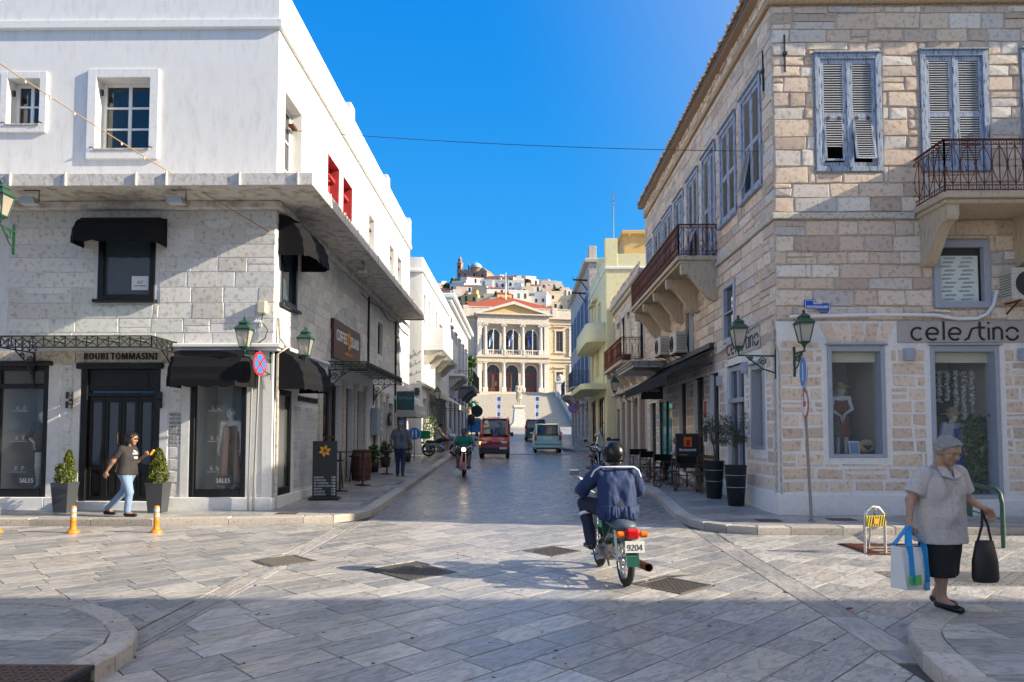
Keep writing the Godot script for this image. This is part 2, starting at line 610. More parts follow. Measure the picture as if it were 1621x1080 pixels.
	mat("bag_black", [.012, .010, .011], .6)
	mat("straw", [.46, .30, .14], .85, {"tex": "cloth", "scale": 6.0})
	mat("dress_brown", [.17, .055, .030], .8, {"tex": "cloth", "scale": 2.0})
	mat("dress_blue", [.012, .04, .30], .7, {"tex": "cloth", "scale": 2.0})
	mat("lace", [.42, .50, .56], .8, {"tex": "grime", "scale": 6.0})
	# leaves
	mat("leaf_box", [.105, .135, .014], .5, {"vc": true, "back": [.06, .08, .01]})
	mat("leaf_olive", [.055, .075, .040], .55, {"vc": true, "back": [.03, .04, .015]})
	mat("leaf_green", [.060, .125, .018], .5, {"vc": true, "back": [.06, .10, .01]})
	mat("leaf_dark", [.028, .06, .014], .55, {"vc": true, "back": [.015, .03, .005]})
	mat("petal", [.50, .58, .60], .7, {"vc": true})
	mat("bark", [.14, .105, .075], .9, {"tex": "stone", "scale": 3.0})
	mat("red_lining", [.55, .05, .06], .6, {"tex": "grime", "scale": 1.5, "world": true})
	mat("balcony_stone", [.54, .46, .34], .8, {"tex": "stone", "scale": V(1.2, .25, 1.2), "world": true, "norm": "fine_n", "nscale": .3})
	mat("blind_paper", [.62, .70, .66], .8)
	mat("brown_dull", [.14, .115, .10], .6, {"tex": "grime", "scale": 2.0, "world": true})
	mat("lead_cream", [.50, .53, .44], .6)
	mat("turq_glass", [.03, .22, .20], .06)
	mat("sign_stone", [.42, .385, .37], .6, {"tex": "plaster", "scale": 1.0, "world": true})
	mat("yellow_wall", [.76, .70, .42], .85, {"tex": "plaster", "scale": .4, "world": true})
	mat("ochre_wall", [.62, .42, .18], .85, {"tex": "plaster", "scale": .4, "world": true})
	mat("pink_wall", [.60, .54, .51], .85, {"tex": "grime", "scale": .3, "world": true})
	mat("blue_paint", [.10, .19, .33], .6)
	mat("blue_iron", [.05, .085, .14], .5)
	mat("hall_stone", [.66, .59, .48], .85, {"tex": "stone", "scale": .22, "world": true})
	mat("hall_stone2", [.68, .63, .55], .85, {"tex": "grime", "scale": .2, "world": true})
	mat("hall_wing", [.62, .52, .37], .85, {"tex": "grime", "scale": .2, "world": true})
	mat("hall_white", [.76, .72, .65], .8, {"tex": "grime", "scale": .3, "world": true})
	mat("hall_door", [.16, .045, .03], .55)
	mat("hall_glass", [.03, .03, .035], .1)
	mat("hall_frame", [.16, .10, .08], .6)
	mat("hall_roof", [.38, .085, .04], .85, {"tex": "grime", "scale": .4, "world": true})
	mat("step_stone", [.58, .53, .455], .85, {"tex": "grime", "scale": .3, "world": true})
	mat("flag_aqua", [.10, .34, .50], .8)
	mat("flag_blue", [.03, .12, .42], .8)
	mat("flag_dark", [.01, .03, .26], .8)
	mat("hill_ground", [.24, .20, .13], .95, {"tex": "grime", "scale": .05, "world": true})
	mat("house_white", [.74, .71, .66], .9)
	mat("house_cream", [.66, .56, .40], .9)
	mat("house_pink", [.60, .42, .34], .9)
	mat("house_ochre", [.64, .42, .16], .9)
	mat("house_grey", [.52, .50, .46], .9)
	mat("church_stone", [.52, .34, .24], .9, {"tex": "grime", "scale": .08, "world": true})
	mat("church_dome", [.24, .46, .58], .7)
	mat("shirt_blue", [.20, .28, .42], .8)
	mat("sign_teal", [.03, .10, .11], .5)
	mat("cover_rust", [.13, .085, .065], .75, {"metal": .3, "tex": "grime", "scale": 3.0, "world": true})
	mat("barrel_wood", [.20, .065, .035], .5, {"tex": "wood", "scale": V(4, .5, 4)})
	mat("cabinet_blue", [.36, .45, .52], .5, {"tex": "grime", "scale": 1.5})
	mat("canopy_glass", [.45, .52, .40], .3, {"alpha": .75})
	mat("car_glass", [.012, .014, .016], .05, {"alpha": .72})
	mat("seat_blue", [.075, .10, .125], .5)
	mat("box_green", [.01, .26, .07], .4)
	mat("dress_stripe", [.40, .28, .23], .8, {"tex": "stripe", "scale": 1.0})
	mat("pilaster_plaster", [.70, .70, .69], .85, {"tex": "plaster", "scale": .7, "world": true})


# ------------------------------------------------------------------ ground, road, pavements
func inset(p: PackedVector2Array, d: float) -> PackedVector2Array:
	var out = PackedVector2Array()
	var n = p.size()
	for i in n:
		var e1 = (p[i] - p[(i + n - 1) % n]).normalized()
		var e2 = (p[(i + 1) % n] - p[i]).normalized()
		var n1 = V2(-e1.y, e1.x)
		var n2 = V2(-e2.y, e2.x)
		var k = 1.0 + n1.dot(n2)
		out.append(p[i] + ((n1 + n2) / k if k > .3 else (n1 + n2)) * d)
	return out


# one paving slab: p in the local xz plane of the root (counter-clockwise seen with z down), level top with a worn edge
func slab_into(m: MB, p: PackedVector2Array, B: Basis, lift: float, r: RandomNumberGenerator, tint = null):
	if Geometry2D.is_polygon_clockwise(p): p.reverse()
	var q = inset(p, .005)
	var c = Vector2.ZERO
	for v in p: c += v
	c /= p.size()
	var base = r.randf_range(-.0012, .0012)
	var tilt = V2(r.randf_range(-.002, .002), r.randf_range(-.002, .002))
	var y = func(v): return g((B * V(v.x, 0, v.y)).z) + lift + base + tilt.dot(v - c)
	if tint != null: m.st.set_color(tint)
	var n = p.size()
	var top = []
	var rim = []
	var low = []
	for i in n:
		top.append(V(q[i].x, y.call(q[i]), q[i].y))
		rim.append(V(p[i].x, y.call(p[i]) - .0018, p[i].y))
		low.append(V(p[i].x, y.call(p[i]) - .03, p[i].y))
	for i in range(1, n - 1):
		m.tri(top[0], top[i + 1], top[i])
	for i in n:
		var j = (i + 1) % n
		m.quad(top[i], top[j], rim[j], rim[i])
		m.quad(rim[i], rim[j], low[j], low[i])


# slabs in rows over a region of the ground; the largest on the picture are parts, the rest one mass
func pave(root: Node3D, called: String, region: PackedVector2Array, holes: Array, angle: float, v0: float, row: float, length: float, lift: float, keep: int, far_mat: String, sd: int, joint := .009, first_tone := 0):
	var r = RandomNumberGenerator.new()
	r.seed = sd
	var B = Basis(Vector3.UP, angle)
	root.rotation.y = angle
	var inv = B.inverse()
	var to_local = func(pp):
		var out = PackedVector2Array()
		for v in pp:
			var w = inv * V(v.x, 0, v.y)
			out.append(V2(w.x, w.z))
		return out
	var reg = to_local.call(region)
	var hl = []
	for h in holes: hl.append(to_local.call(h))
	var lo = V2(1e9, 1e9)
	var hi = -lo
	for v in reg:
		lo = lo.min(v)
		hi = hi.max(v)
	var list = []
	var k0 = int(floor((lo.y - v0) / row))
	var k1 = int(ceil((hi.y - v0) / row))
	for k in range(k0, k1):
		var y0 = v0 + k * row
		var x = lo.x - r.randf_range(.0, length)
		while x < hi.x:
			var l = length * r.randf_range(.72, 1.35)
			var rect = PackedVector2Array([V2(x + joint * .5, y0 + joint * .5), V2(x + l - joint * .5, y0 + joint * .5), V2(x + l - joint * .5, y0 + row - joint * .5), V2(x + joint * .5, y0 + row - joint * .5)])
			x += l
			for piece in Geometry2D.intersect_polygons(rect, reg):
				var bits = [piece]
				for h in hl:
					var nb = []
					for b in bits: nb.append_array(Geometry2D.clip_polygons(b, h))
					bits = nb
				for b in bits:
					if b.size() < 3 or b.size() > 7: continue
					var a = .0
					var c = Vector2.ZERO
					for i in b.size():
						a += b[i].cross(b[(i + 1) % b.size()]) * .5
						c += b[i] / b.size()
					if absf(a) < .006: continue
					var w = B * V(c.x, 0, c.y)
					var seen = w.z < -4.3 and w.x / -w.z > -.80 and w.x / -w.z < .78
					list.append([absf(a) / pow(maxf(-w.z, 1.0), 3.0) * (1.0 if seen else 1e-6), b])
	list.sort_custom(func(p, q): return p[0] > q[0])
	var rest = MB.new()
	var any = false
	for i in list.size():
		if i < keep and list[i][0] > 1e-5:
			var m = MB.new()
			slab_into(m, list[i][1], B, lift, r)
			part(root, called, m, M["slab%d" % ((r.randi() % 8 + first_tone) % 8)])
		else:
			any = true
			var t = r.randf_range(.80, 1.10)
			slab_into(rest, list[i][1], B, lift, r, Color(t, t * r.randf_range(.97, 1.0), t * r.randf_range(.94, 1.0)))
	if any:
		stuff(part(root, called + "s_in_the_distance", rest, M[far_mat]))


# kerb stones along a line of (x, z); the pavement lies on the left of the line's direction when side is 1
func kerb(root, pts: Array, side: float, width: float, height: float, length: float, sd: int, first_z := 999.0):
	var r = RandomNumberGenerator.new()
	r.seed = sd
	var line = []
	for i in pts.size() - 1:
		var a = V2(pts[i][0], pts[i][1])
		var b = V2(pts[i + 1][0], pts[i + 1][1])
		var n = maxi(1, roundi(a.distance_to(b) / length))
		for k in n: line.append(a.lerp(b, float(k) / n))
	line.append(V2(pts[-1][0], pts[-1][1]))
	var inner = []
	for i in line.size():
		var d = (line[mini(i + 1, line.size() - 1)] - line[maxi(i - 1, 0)]).normalized()
		inner.append(line[i] + V2(d.y, -d.x) * side * width)
	for i in line.size() - 1:
		var a = line[i]; var b = line[i + 1]; var c = inner[i + 1]; var d = inner[i]
		var e = (b - a).normalized() * .005
		a += e; d += e; b -= e; c -= e
		var m = MB.new()
		var p = [a, b, c, d]
		if (b - a).cross(c - b) > 0: p = [b, a, d, c]
		var t = r.randf_range(-.004, .004)
		var bev = .016
		var ctr = (a + b + c + d) * .25
		var y = func(v): return g(v.y) + height + t
		var top = []; var rim = []; var low = []
		for v in p:
			var w = v + (ctr - v).normalized() * bev * 1.5
			top.append(V(w.x, y.call(v), w.y))
			rim.append(V(v.x, y.call(v) - bev, v.y))
			low.append(V(v.x, g(v.y) - .05, v.y))
		m.quad(top[0], top[1], top[2], top[3])
		for k in 4:
			var j = (k + 1) % 4
			m.quad(top[j], top[k], rim[k], rim[j])
			m.quad(rim[j], rim[k], low[k], low[j])
		part(root, "kerb_stone", m, M["kerb%d" % (r.randi() % 3)])


func sheet(region: PackedVector2Array, lift: float) -> MB:
	var m = MB.new()
	var idx = Geometry2D.triangulate_polygon(region)
	for k in range(0, idx.size(), 3):
		var v = []
		for j in 3: v.append(V(region[idx[k + j]].x, g(region[idx[k + j]].y) + lift, region[idx[k + j]].y))
		if (v[1] - v[0]).cross(v[2] - v[0]).y > 0: m.tri(v[0], v[1], v[2])
		else: m.tri(v[0], v[2], v[1])
	return m


const COVERS = [[[-1.76, -8.5], [-1.29, -8.03], [-.77, -8.51], [-1.23, -9.0]], [[1.28, -7.86], [1.74, -8.29], [2.2, -7.8], [1.73, -7.36]], [[.04, -10.08], [.48, -10.52], [.9, -10.05], [.45, -9.63]], [[-3.62, -9.24], [-3.17, -9.68], [-2.74, -9.25], [-3.2, -8.82]]]


func build_ground():
	# the bed under the stones, and the land out to the horizon
	var m = MB.new()
	var zs = [900.0, .0, -14.5, -60.0, -112.0, -900.0]
	for i in zs.size() - 1:
		m.quad(V(-900, g(zs[i]) - .014, zs[i]), V(900, g(zs[i]) - .014, zs[i]), V(900, g(zs[i + 1]) - .014, zs[i + 1]), V(-900, g(zs[i + 1]) - .014, zs[i + 1]))
	struct("ground", m, M.bed)
	var holes = []
	for c in COVERS:
		var p = PackedVector2Array()
		var mid = Vector2.ZERO
		for v in c: mid += V2(v[0], v[1]) * .25
		for v in c: p.append(mid + (V2(v[0], v[1]) - mid) * 1.05)
		holes.append(p)
	var q = PI / 4
	var crossing = struct("road_paving")
	pave(crossing, "slab", poly([[-3.0, .5], [2.75, .5], [2.80, -5.2], [2.99, -10.8], [3.08, -12.6], [3.12, -13.7], [-3.0, -13.7]]), holes, q, -4.363, .355, .62, .0, 300, "slabs_far", 11, .012)
	var street = struct("street")
	pave(street, "slab", poly([[-3.0, -13.709], [3.12, -13.709], [3.31, -15.8], [3.43, -18.1], [3.4, -33.0], [5.2, -33.1], [5.2, -36.4], [2.4, -36.5], [2.4, -47.0], [-3.1, -47.0], [-3.07, -30.0], [-3.05, -14.9]]), [], q, -4.363, .355, .62, .0, 0, "slabs_street", 12)
	var left = struct("side_road_paving")
	pave(left, "slab", poly([[-3.34, -13.2], [-4.13, -13.06], [-6.83, -12.67], [-24.0, -12.64], [-24.0, -6.6], [-4.97, -6.6], [-4.3, -6.62], [-3.98, -6.46], [-3.6, -6.18], [-3.34, -5.9]]), holes, q, -4.363, .355, .62, .0, 120, "slabs_far", 13)
	var right = struct("side_road_paving")
	pave(right, "slab", poly([[3.42, -11.9], [3.60, -11.86], [4.04, -11.67], [24.0, -11.67], [24.0, -6.5], [3.92, -6.5], [3.72, -6.34], [3.39, -6.02], [3.17, -5.76], [3.14, -5.2], [3.33, -10.8]]), holes, q, -4.2, .36, .66, .0, 140, "slabs_far", 14, .008, 2)
	# two straight bands of stone that join the kerbs across the side road
	var band = struct("paving_band")
	pave(band, "band_slab", poly([[-3.33, -13.25], [-3.01, -13.45], [-3.01, -5.2], [-3.30, -5.2]]), holes, PI / 2, 3.01, .32, .8, .001, 20, "slabs_far", 15, .012)
	var band2 = struct("paving_band")
	pave(band2, "band_slab", poly([[3.005, -10.9], [3.09, -12.4], [3.40, -12.0], [3.32, -10.8], [3.125, -5.2], [2.815, -5.2]]), [], PI / 2 - .034, -3.35, .42, .85, .001, 20, "slabs_far", 16, .012, 4)
	# pavements along the houses
	var lp = struct("left_pavement")
	kerb(lp, [[-24.0, -12.66], [-6.83, -12.69], [-4.13, -13.08], [-3.6, -13.28], [-3.25, -13.7], [-3.08, -14.3], [-3.05, -14.9], [-3.07, -30.0], [-3.1, -47.0]], 1.0, .27, PAVE, 1.15, 21)
	var lp2 = struct("left_pavement_slabs")
	pave(lp2, "slab", poly([[-24.0, -12.95], [-6.8, -12.97], [-4.1, -13.36], [-3.75, -13.53], [-3.5, -13.82], [-3.36, -14.4], [-3.33, -14.95], [-3.35, -30.0], [-3.38, -47.0], [-5.4, -47.0], [-5.4, -14.25], [-24.0, -14.25]]), [], .0, -14.3, .42, .75, PAVE - .004, 110, "slabs_street", 22, .007, 3)
	var rp = struct("right_pavement")
	kerb(rp, [[24.0, -11.7], [4.6, -11.69], [4.04, -11.69], [3.58, -11.91], [3.3, -12.35], [3.17, -12.95], [3.12, -13.74], [3.31, -15.83], [3.43, -18.15], [3.4, -33.0]], -1.0, .27, PAVE, .9, 23)
	kerb(rp, [[5.2, -36.4], [2.9, -36.5], [2.45, -37.0], [2.4, -38.0], [2.4, -47.0]], -1.0, .27, PAVE, 1.1, 24)
	var rp2 = struct("right_pavement_slabs")
	pave(rp2, "slab", poly([[24.0, -11.98], [4.12, -11.97], [3.78, -12.12], [3.56, -12.45], [3.45, -12.98], [3.40, -13.74], [3.59, -15.8], [3.71, -18.1], [3.68, -33.0], [5.4, -33.0], [5.4, -13.4], [24.0, -13.4]]), [], .35, -14.3, .40, .7, PAVE - .004, 110, "slabs_street", 25, .007, 3)
	var rp3 = struct("right_pavement_slabs")
	pave(rp3, "slab", poly([[5.2, -36.68], [3.0, -36.78], [2.72, -37.1], [2.68, -38.0], [2.68, -47.0], [5.4, -47.0], [5.4, -36.7]]), [], .0, -14.3, .5, .9, PAVE - .004, 0, "slabs_street", 26)
	# two rounded pavement corners at the camera's side of the crossing
	var arc = [[-24.0, -6.56], [-4.97, -6.56], [-4.45, -6.56], [-4.01, -6.42], [-3.64, -6.17], [-3.32, -5.86], [-3.08, -5.56], [-2.94, -5.25], [-2.90, -4.95], [-2.91, -4.72]]
	var il = struct("left_corner_pavement")
	kerb(il, arc, -1.0, .20, PAVE, .55, 27)
	kerb(il, [[-2.93, -4.0], [-2.95, -3.4], [-2.95, 1.5]], -1.0, .20, PAVE, .9, 28)
	var il2 = struct("left_corner_pavement_slabs")
	pave(il2, "slab", poly([[-24.0, -6.34], [-4.95, -6.345], [-4.5, -6.345], [-4.12, -6.23], [-3.77, -6.0], [-3.46, -5.71], [-3.26, -5.46], [-3.14, -5.18], [-3.11, -4.9], [-3.12, 1.5], [-24.0, 1.5]]), [poly([[-3.62, -4.72], [-2.9, -4.72], [-2.9, -4.02], [-3.62, -4.02]])], .0, -6.345, .36, .62, PAVE - .004, 120, "slabs_far", 29, .007, 3)
	var arc2 = [[24.0, -6.46], [4.3, -6.46], [3.94, -6.45], [3.74, -6.31], [3.41, -5.99], [3.19, -5.73], [3.06, -5.47], [2.93, -5.07], [2.82, -4.6], [2.72, -3.8], [2.66, 1.5]]
	var ir = struct("right_corner_pavement")
	kerb(ir, arc2, 1.0, .24, PAVE, .62, 30)
	var ir2 = struct("right_corner_pavement_slabs")
	pave(ir2, "slab", poly([[24.0, -6.21], [4.3, -6.21], [4.0, -6.2], [3.88, -6.11], [3.58, -5.82], [3.39, -5.59], [3.28, -5.36], [3.16, -5.0], [3.05, -4.5], [2.96, -3.8], [2.9, 1.5], [24.0, 1.5]]), [], .0, -6.2, .40, .8, PAVE - .004, 60, "slabs_far", 31, .007, 3)
	# the square below the town hall
	m = MB.new()
	for i in 13:
		var z0 = -47.0 - i * 5.0
		m.quad(V(-60, g(z0), z0), V(60, g(z0), z0), V(60, g(z0 - 5), z0 - 5), V(-60, g(z0 - 5), z0 - 5))
	struct("town_square", m, M.slabs_far)
	# a strip of pale marble across the end of the street
	m = MB.new()
	for i in 12:
		m.bb(-3.0 + i * .5 + .006, -2.5 + i * .5, g(-34.5) + .002, g(-34.5) + .012, -34.5, -34.1)
	struct("paving_band", m, M.slab6)
	# iron covers let into the road
	var names = ["square ribbed iron cover in the road between the bollards and the moped", "dark square iron cover right behind the moped's wheel", "ribbed iron cover beyond the moped, in the sunlight", "iron grating in the sunlit road on the coffee house side"]
	for i in 4:
		var c = COVERS[i]
		var o = V((c[0][0] + c[2][0]) * .5, 0, (c[0][1] + c[2][1]) * .5)
		var side = V2(c[0][0] - c[1][0], c[0][1] - c[1][1]).length()
		var e = V2(c[1][0] - c[0][0], c[1][1] - c[0][1])
		var t = thing("manhole_cover", names[i], "manhole cover", o, atan2(-e.y, e.x), "iron covers in the road")
		var s = side * .5
		var fr = MB.new()
		for k in 4:
			var R = Basis(Vector3.UP, k * PI / 2)
			fr.box(R * V(0, -.008, s - .02), V(side - .04 if k % 2 else side, .02, .04), .003, R)
		part(t, "frame", fr, M.cover_iron)
		var pl = MB.new()
		pl.bb(-s + .045, s - .045, -.014, -.004, -s + .045, s - .045)
		var n = 15
		for a in n:
			if i == 3:
				pl.box(V(0, -.001, lerpf(-s + .07, s - .07, float(a) / (n - 1))), V(side - .12, .012, .018))
			else:
				for b in n:
					var ang = PI / 4 if (a + b) % 2 else -PI / 4
					pl.box(V(lerpf(-s + .07, s - .07, float(a) / (n - 1)), -.002, lerpf(-s + .07, s - .07, float(b) / (n - 1))), V(.03, .007, .009), .0, Basis(Vector3.UP, ang))
		part(t, "plate", pl, M.cover_iron)


# ------------------------------------------------------------------ pieces of houses
func cut_rects(rects: Array, holes: Array) -> Array:
	for h in holes:
		var out = []
		for s in rects:
			if s[1] <= h[0] or s[0] >= h[1] or s[3] <= h[2] or s[2] >= h[3]:
				out.append(s)
				continue
			if s[0] < h[0] - .05: out.append([s[0], h[0], s[2], s[3]])
			if s[1] > h[1] + .05: out.append([h[1], s[1], s[2], s[3]])
			var a = maxf(s[0], h[0]); var b = minf(s[1], h[1])
			if s[2] < h[2] - .05: out.append([a, b, s[2], h[2]])
			if s[3] > h[3] + .05: out.append([a, b, h[3], s[3]])
		rects = out
	return rects


func courses(x0, x1, y0, y1, row: Array, length: Array, r: RandomNumberGenerator) -> Array:
	var out = []
	var y = y0
	while y < y1 - .02:
		var hh = r.randf_range(row[0], row[1])
		if y + hh > y1 - row[0] * .5: hh = y1 - y
		var x = x0 - r.randf_range(.0, length[0] * .6)
		while x < x1 - .02:
			var l = r.randf_range(length[0], length[1])
			if x + l > x1 - length[0] * .4: l = x1 - x
			# now and then two thin stones in place of a tall one
			if hh > .24 and r.randf() < .14:
				var f = r.randf_range(.35, .65)
				out.append([maxf(x, x0), x + l, y, y + hh * f])
				out.append([maxf(x, x0), x + l, y + hh * f, y + hh])
			else:
				out.append([maxf(x, x0), x + l, y, y + hh])
			x += l
		y += hh
	return out


func stone_into(m: MB, s: Array, gap: float, proud: float, jit: float, r: RandomNumberGenerator):
	var a = gap * .5
	var c = []
	for p in [[s[0] + a, s[2] + a], [s[1] - a, s[2] + a], [s[1] - a, s[3] - a], [s[0] + a, s[3] - a]]:
		c.append(V(p[0] + r.randf_range(-jit, jit), p[1] + r.randf_range(-jit, jit), .0))
	var mid = (c[0] + c[1] + c[2] + c[3]) * .25
	var f = []
	var d = proud * r.randf_range(.6, 1.3)
	for p in c:
		var q = p + (mid - p).normalized() * (proud * .9 + .004)
		q.z = d + r.randf_range(-.15, .15) * proud
		f.append(q)
	var ctr = mid + V(r.randf_range(-.05, .05), 0, d * 1.25)
	for i in 4:
		var j = (i + 1) % 4
		m.tri(f[i], f[j], ctr)
		m.quad(c[i], c[j], f[j], f[i])
		m.quad(c[i] - V(0, 0, .02), c[j] - V(0, 0, .02), c[j], c[i])


# stones proud of a wall; the ones that show largest are parts, the others one mass
func stones(parent, called, Tf: Transform3D, rects: Array, gap, proud, jit, mats: Array, keep: int, far_mat, sd):
	var r = RandomNumberGenerator.new()
	r.seed = sd
	var list = []
	for s in rects:
		if s[1] - s[0] < .06 or s[3] - s[2] < .04: continue
		var w = Tf * V((s[0] + s[1]) * .5, (s[2] + s[3]) * .5, 0) - V(0, 1.7, 0)
		var show = (s[1] - s[0]) * (s[3] - s[2]) * absf(w.dot(Tf.basis.z)) / pow(w.length(), 3)
		if w.x / -w.z > .80 or w.x / -w.z < -.82: show *= .001
		list.append([show, s])
	list.sort_custom(func(p, q): return p[0] > q[0])
	var rest = MB.new()
	var some = false
	for i in list.size():
		if i < keep:
			var m = MB.new()
			stone_into(m, list[i][1], gap, proud, jit, r)
			part(parent, called, m, M[mats[r.randi() % mats.size()]], Tf)
		else:
			some = true
			var t = r.randf_range(.72, 1.22)
			var k = r.randf()
			rest.st.set_color(Color(t, t * lerpf(.94, 1.05, k), t * lerpf(.86, 1.12, k)))
			stone_into(rest, list[i][1], gap, proud, jit, r)
	if some: stuff(part(parent, called + "s", rest, M[far_mat], Tf))


# a framed window; T sits at the middle of the sill line, z outwards
func window(parent, Tw: Transform3D, w, h, cols, rows, fmat, gmat, fw := .06, bar := .03, depth := .07, called := "window", open_pane := false):
	var m = MB.new()
	m.bb(-w / 2, -w / 2 + fw, 0, h, -depth, 0, .006)
	m.bb(w / 2 - fw, w / 2, 0, h, -depth, 0, .006)
	m.bb(-w / 2 + fw, w / 2 - fw, 0, fw, -depth, -.002, .006)
	m.bb(-w / 2 + fw, w / 2 - fw, h - fw, h, -depth, -.002, .006)
	var iw = w - 2 * fw
	var ih = h - 2 * fw
	for i in range(1, cols):
		var x = -iw / 2 + iw * i / cols
		m.bb(x - bar, x + bar, fw, h - fw, -depth * .9, -.008, .004)
	for j in range(1, rows):
		var y = fw + ih * j / rows
		for i in cols:
			var x0 = -iw / 2 + iw * i / cols + (bar if i > 0 else .0)
			var x1 = -iw / 2 + iw * (i + 1) / cols - (bar if i < cols - 1 else .0)
			m.bb(x0, x1, y - bar * .6, y + bar * .6, -depth * .85, -.012, .003)
	var o = part(parent, called, m, fmat, Tw)
	var p = MB.new()
	p.bb(-iw / 2 - .01, iw / 2 + .01, fw - .01, h - fw + .01, -depth * .7, -depth * .55)
	part(o, "pane", p, gmat)
	return o


# a rounded awning on hoops that hinge at its lower back corners
func hoop_awning(w, h, out, frames, drop) -> MB:
	var m = MB.new()
	var rows = []
	for k in frames + 1:
		var a = PI / 2 * k / frames
		rows.append(V2(h * cos(a), out * sin(a)))
	var ch = .16
	var U = func(p):
		var s = clampf(p.y / out, .0, 1.0) * ch
		return [V(-w / 2, .0, .0), V(-w / 2, p.x * .96, maxf(p.y - s, .0)), V(-w / 2 + s, p.x, p.y), V(w / 2 - s, p.x, p.y), V(w / 2, p.x * .96, maxf(p.y - s, .0)), V(w / 2, .0, .0)]
	for k in frames:
		var a = U.call(rows[k])
		var b = U.call(rows[k + 1])
		for i in 5:
			# the cloth sags a little between two hoops
			var mid = []
			for j in [i, i + 1]:
				mid.append((a[j] + b[j]) * .5 * V(1, .985, .985) + V(0, 0, -.004))
			m.quad(a[i], mid[0], mid[1], a[i + 1])
			m.quad(mid[0], b[i], b[i + 1], mid[1])
	# scalloped valance
	var e = U.call(rows[frames])
	for i in range(1, 4):
		var n = maxi(1, roundi(e[i].distance_to(e[i + 1]) / .05))
		for k in n:
			var p = e[i].lerp(e[i + 1], float(k) / n)
			var q = e[i].lerp(e[i + 1], float(k + 1) / n)
			var d0 = drop * (.72 + .28 * absf(sin(p.x * 9.0 + p.z * 5.0)))
			var d1 = drop * (.72 + .28 * absf(sin(q.x * 9.0 + q.z * 5.0)))
			m.quad(p, p - V(0, d0, 0), q - V(0, d1, 0), q)
	for s in [0, 4]:
		var p = e[s]; var q = e[s + 1]
		m.quad(p, p - V(0, drop * .8, 0), q - V(0, drop * .8, 0), q)
	return m


# wrought iron railing along a line of points at floor height: uprights, pointed ovals, scrolls
func railing(pts: Array, h: float, step: float, fine: bool, rail := .022) -> MB:
	var m = MB.new()
	for i in pts.size() - 1:
		var a: Vector3 = pts[i]
		var b: Vector3 = pts[i + 1]
		var d = (b - a).normalized()
		m.bar(a + V(0, h, 0), b + V(0, h, 0), rail * 2.2, rail)
		m.bar(a + V(0, h - .09, 0), b + V(0, h - .09, 0), .012, .016)
		m.bar(a + V(0, .05, 0), b + V(0, .05, 0), .014, .018)
		m.bar(a + V(0, .14, 0), b + V(0, .14, 0), .012, .014)
		m.bar(a, a + V(0, h, 0), .026, .026)
		m.bar(b, b + V(0, h, 0), .026, .026)
		var l = a.distance_to(b)
		var n = maxi(1, roundi(l / step))
		for k in n:
			var p = a + d * (l * (k + .5) / n)
			var s = l / n
			m.bar(p + V(0, .05, 0), p + V(0, h, 0), .014, .014)
			m.bar(p - d * s * .5 + V(0, .05, 0), p - d * s * .5 + V(0, h, 0), .012, .012)
			if fine:
				for sg in [-1.0, 1.0]:
					var arc = []
					for j in 9:
						var t = j / 8.0
						arc.append(p + d * sg * s * .46 * sin(PI * t) + V(0, .15 + (h - .25) * t, 0))
					m.tube(arc, .0075, 5, false)
					var ring = []
					for j in 9:
						var t2 = TAU * j / 8.0
						ring.append(p + d * (sg * s * .24 + cos(t2) * .03) + V(0, h - .045 + sin(t2) * .03, 0))
					m.tube(ring, .006, 4, false)
					var ring2 = []
					for j in 9:
						var t3 = TAU * j / 8.0
						ring2.append(p + d * (sg * s * .24 + cos(t3) * .032) + V(0, .095 + sin(t3) * .032, 0))
					m.tube(ring2, .006, 4, false)
				m.ball(p + V(0, h * .5, 0), V(.022, .022, .022), 6, 4)
			else:
				m.bar(p - d * s * .5 + V(0, .15, 0), p + V(0, h * .5, 0), .009, .009)
				m.bar(p + V(0, h * .5, 0), p + d * s * .5 + V(0, .15, 0), .009, .009)
				m.bar(p - d * s * .5 + V(0, h - .1, 0), p + V(0, h * .5, 0), .009, .009)
				m.bar(p + V(0, h * .5, 0), p + d * s * .5 + V(0, h - .1, 0), .009, .009)
	return m


# carved bracket under a balcony: x out from the wall, y up
func corbel(out, h, thick) -> MB:
	var p = PackedVector2Array([V2(0, 0), V2(.0, -h)])
	for i in 15:
		var t = i / 14.0
		var x = .10 * out + .78 * out * t
		var y = -h + (h * .70) * (t * t * (3 - 2 * t))
		p.append(V2(x, y))
	p.append(V2(out * .90, -h * .30))
	p.append(V2(out * .97, -h * .28))
	p.append(V2(out, -h * .20))
	p.append(V2(out, 0))
	var m = MB.new()
	m.prism(p, -thick / 2, thick / 2)
	return m


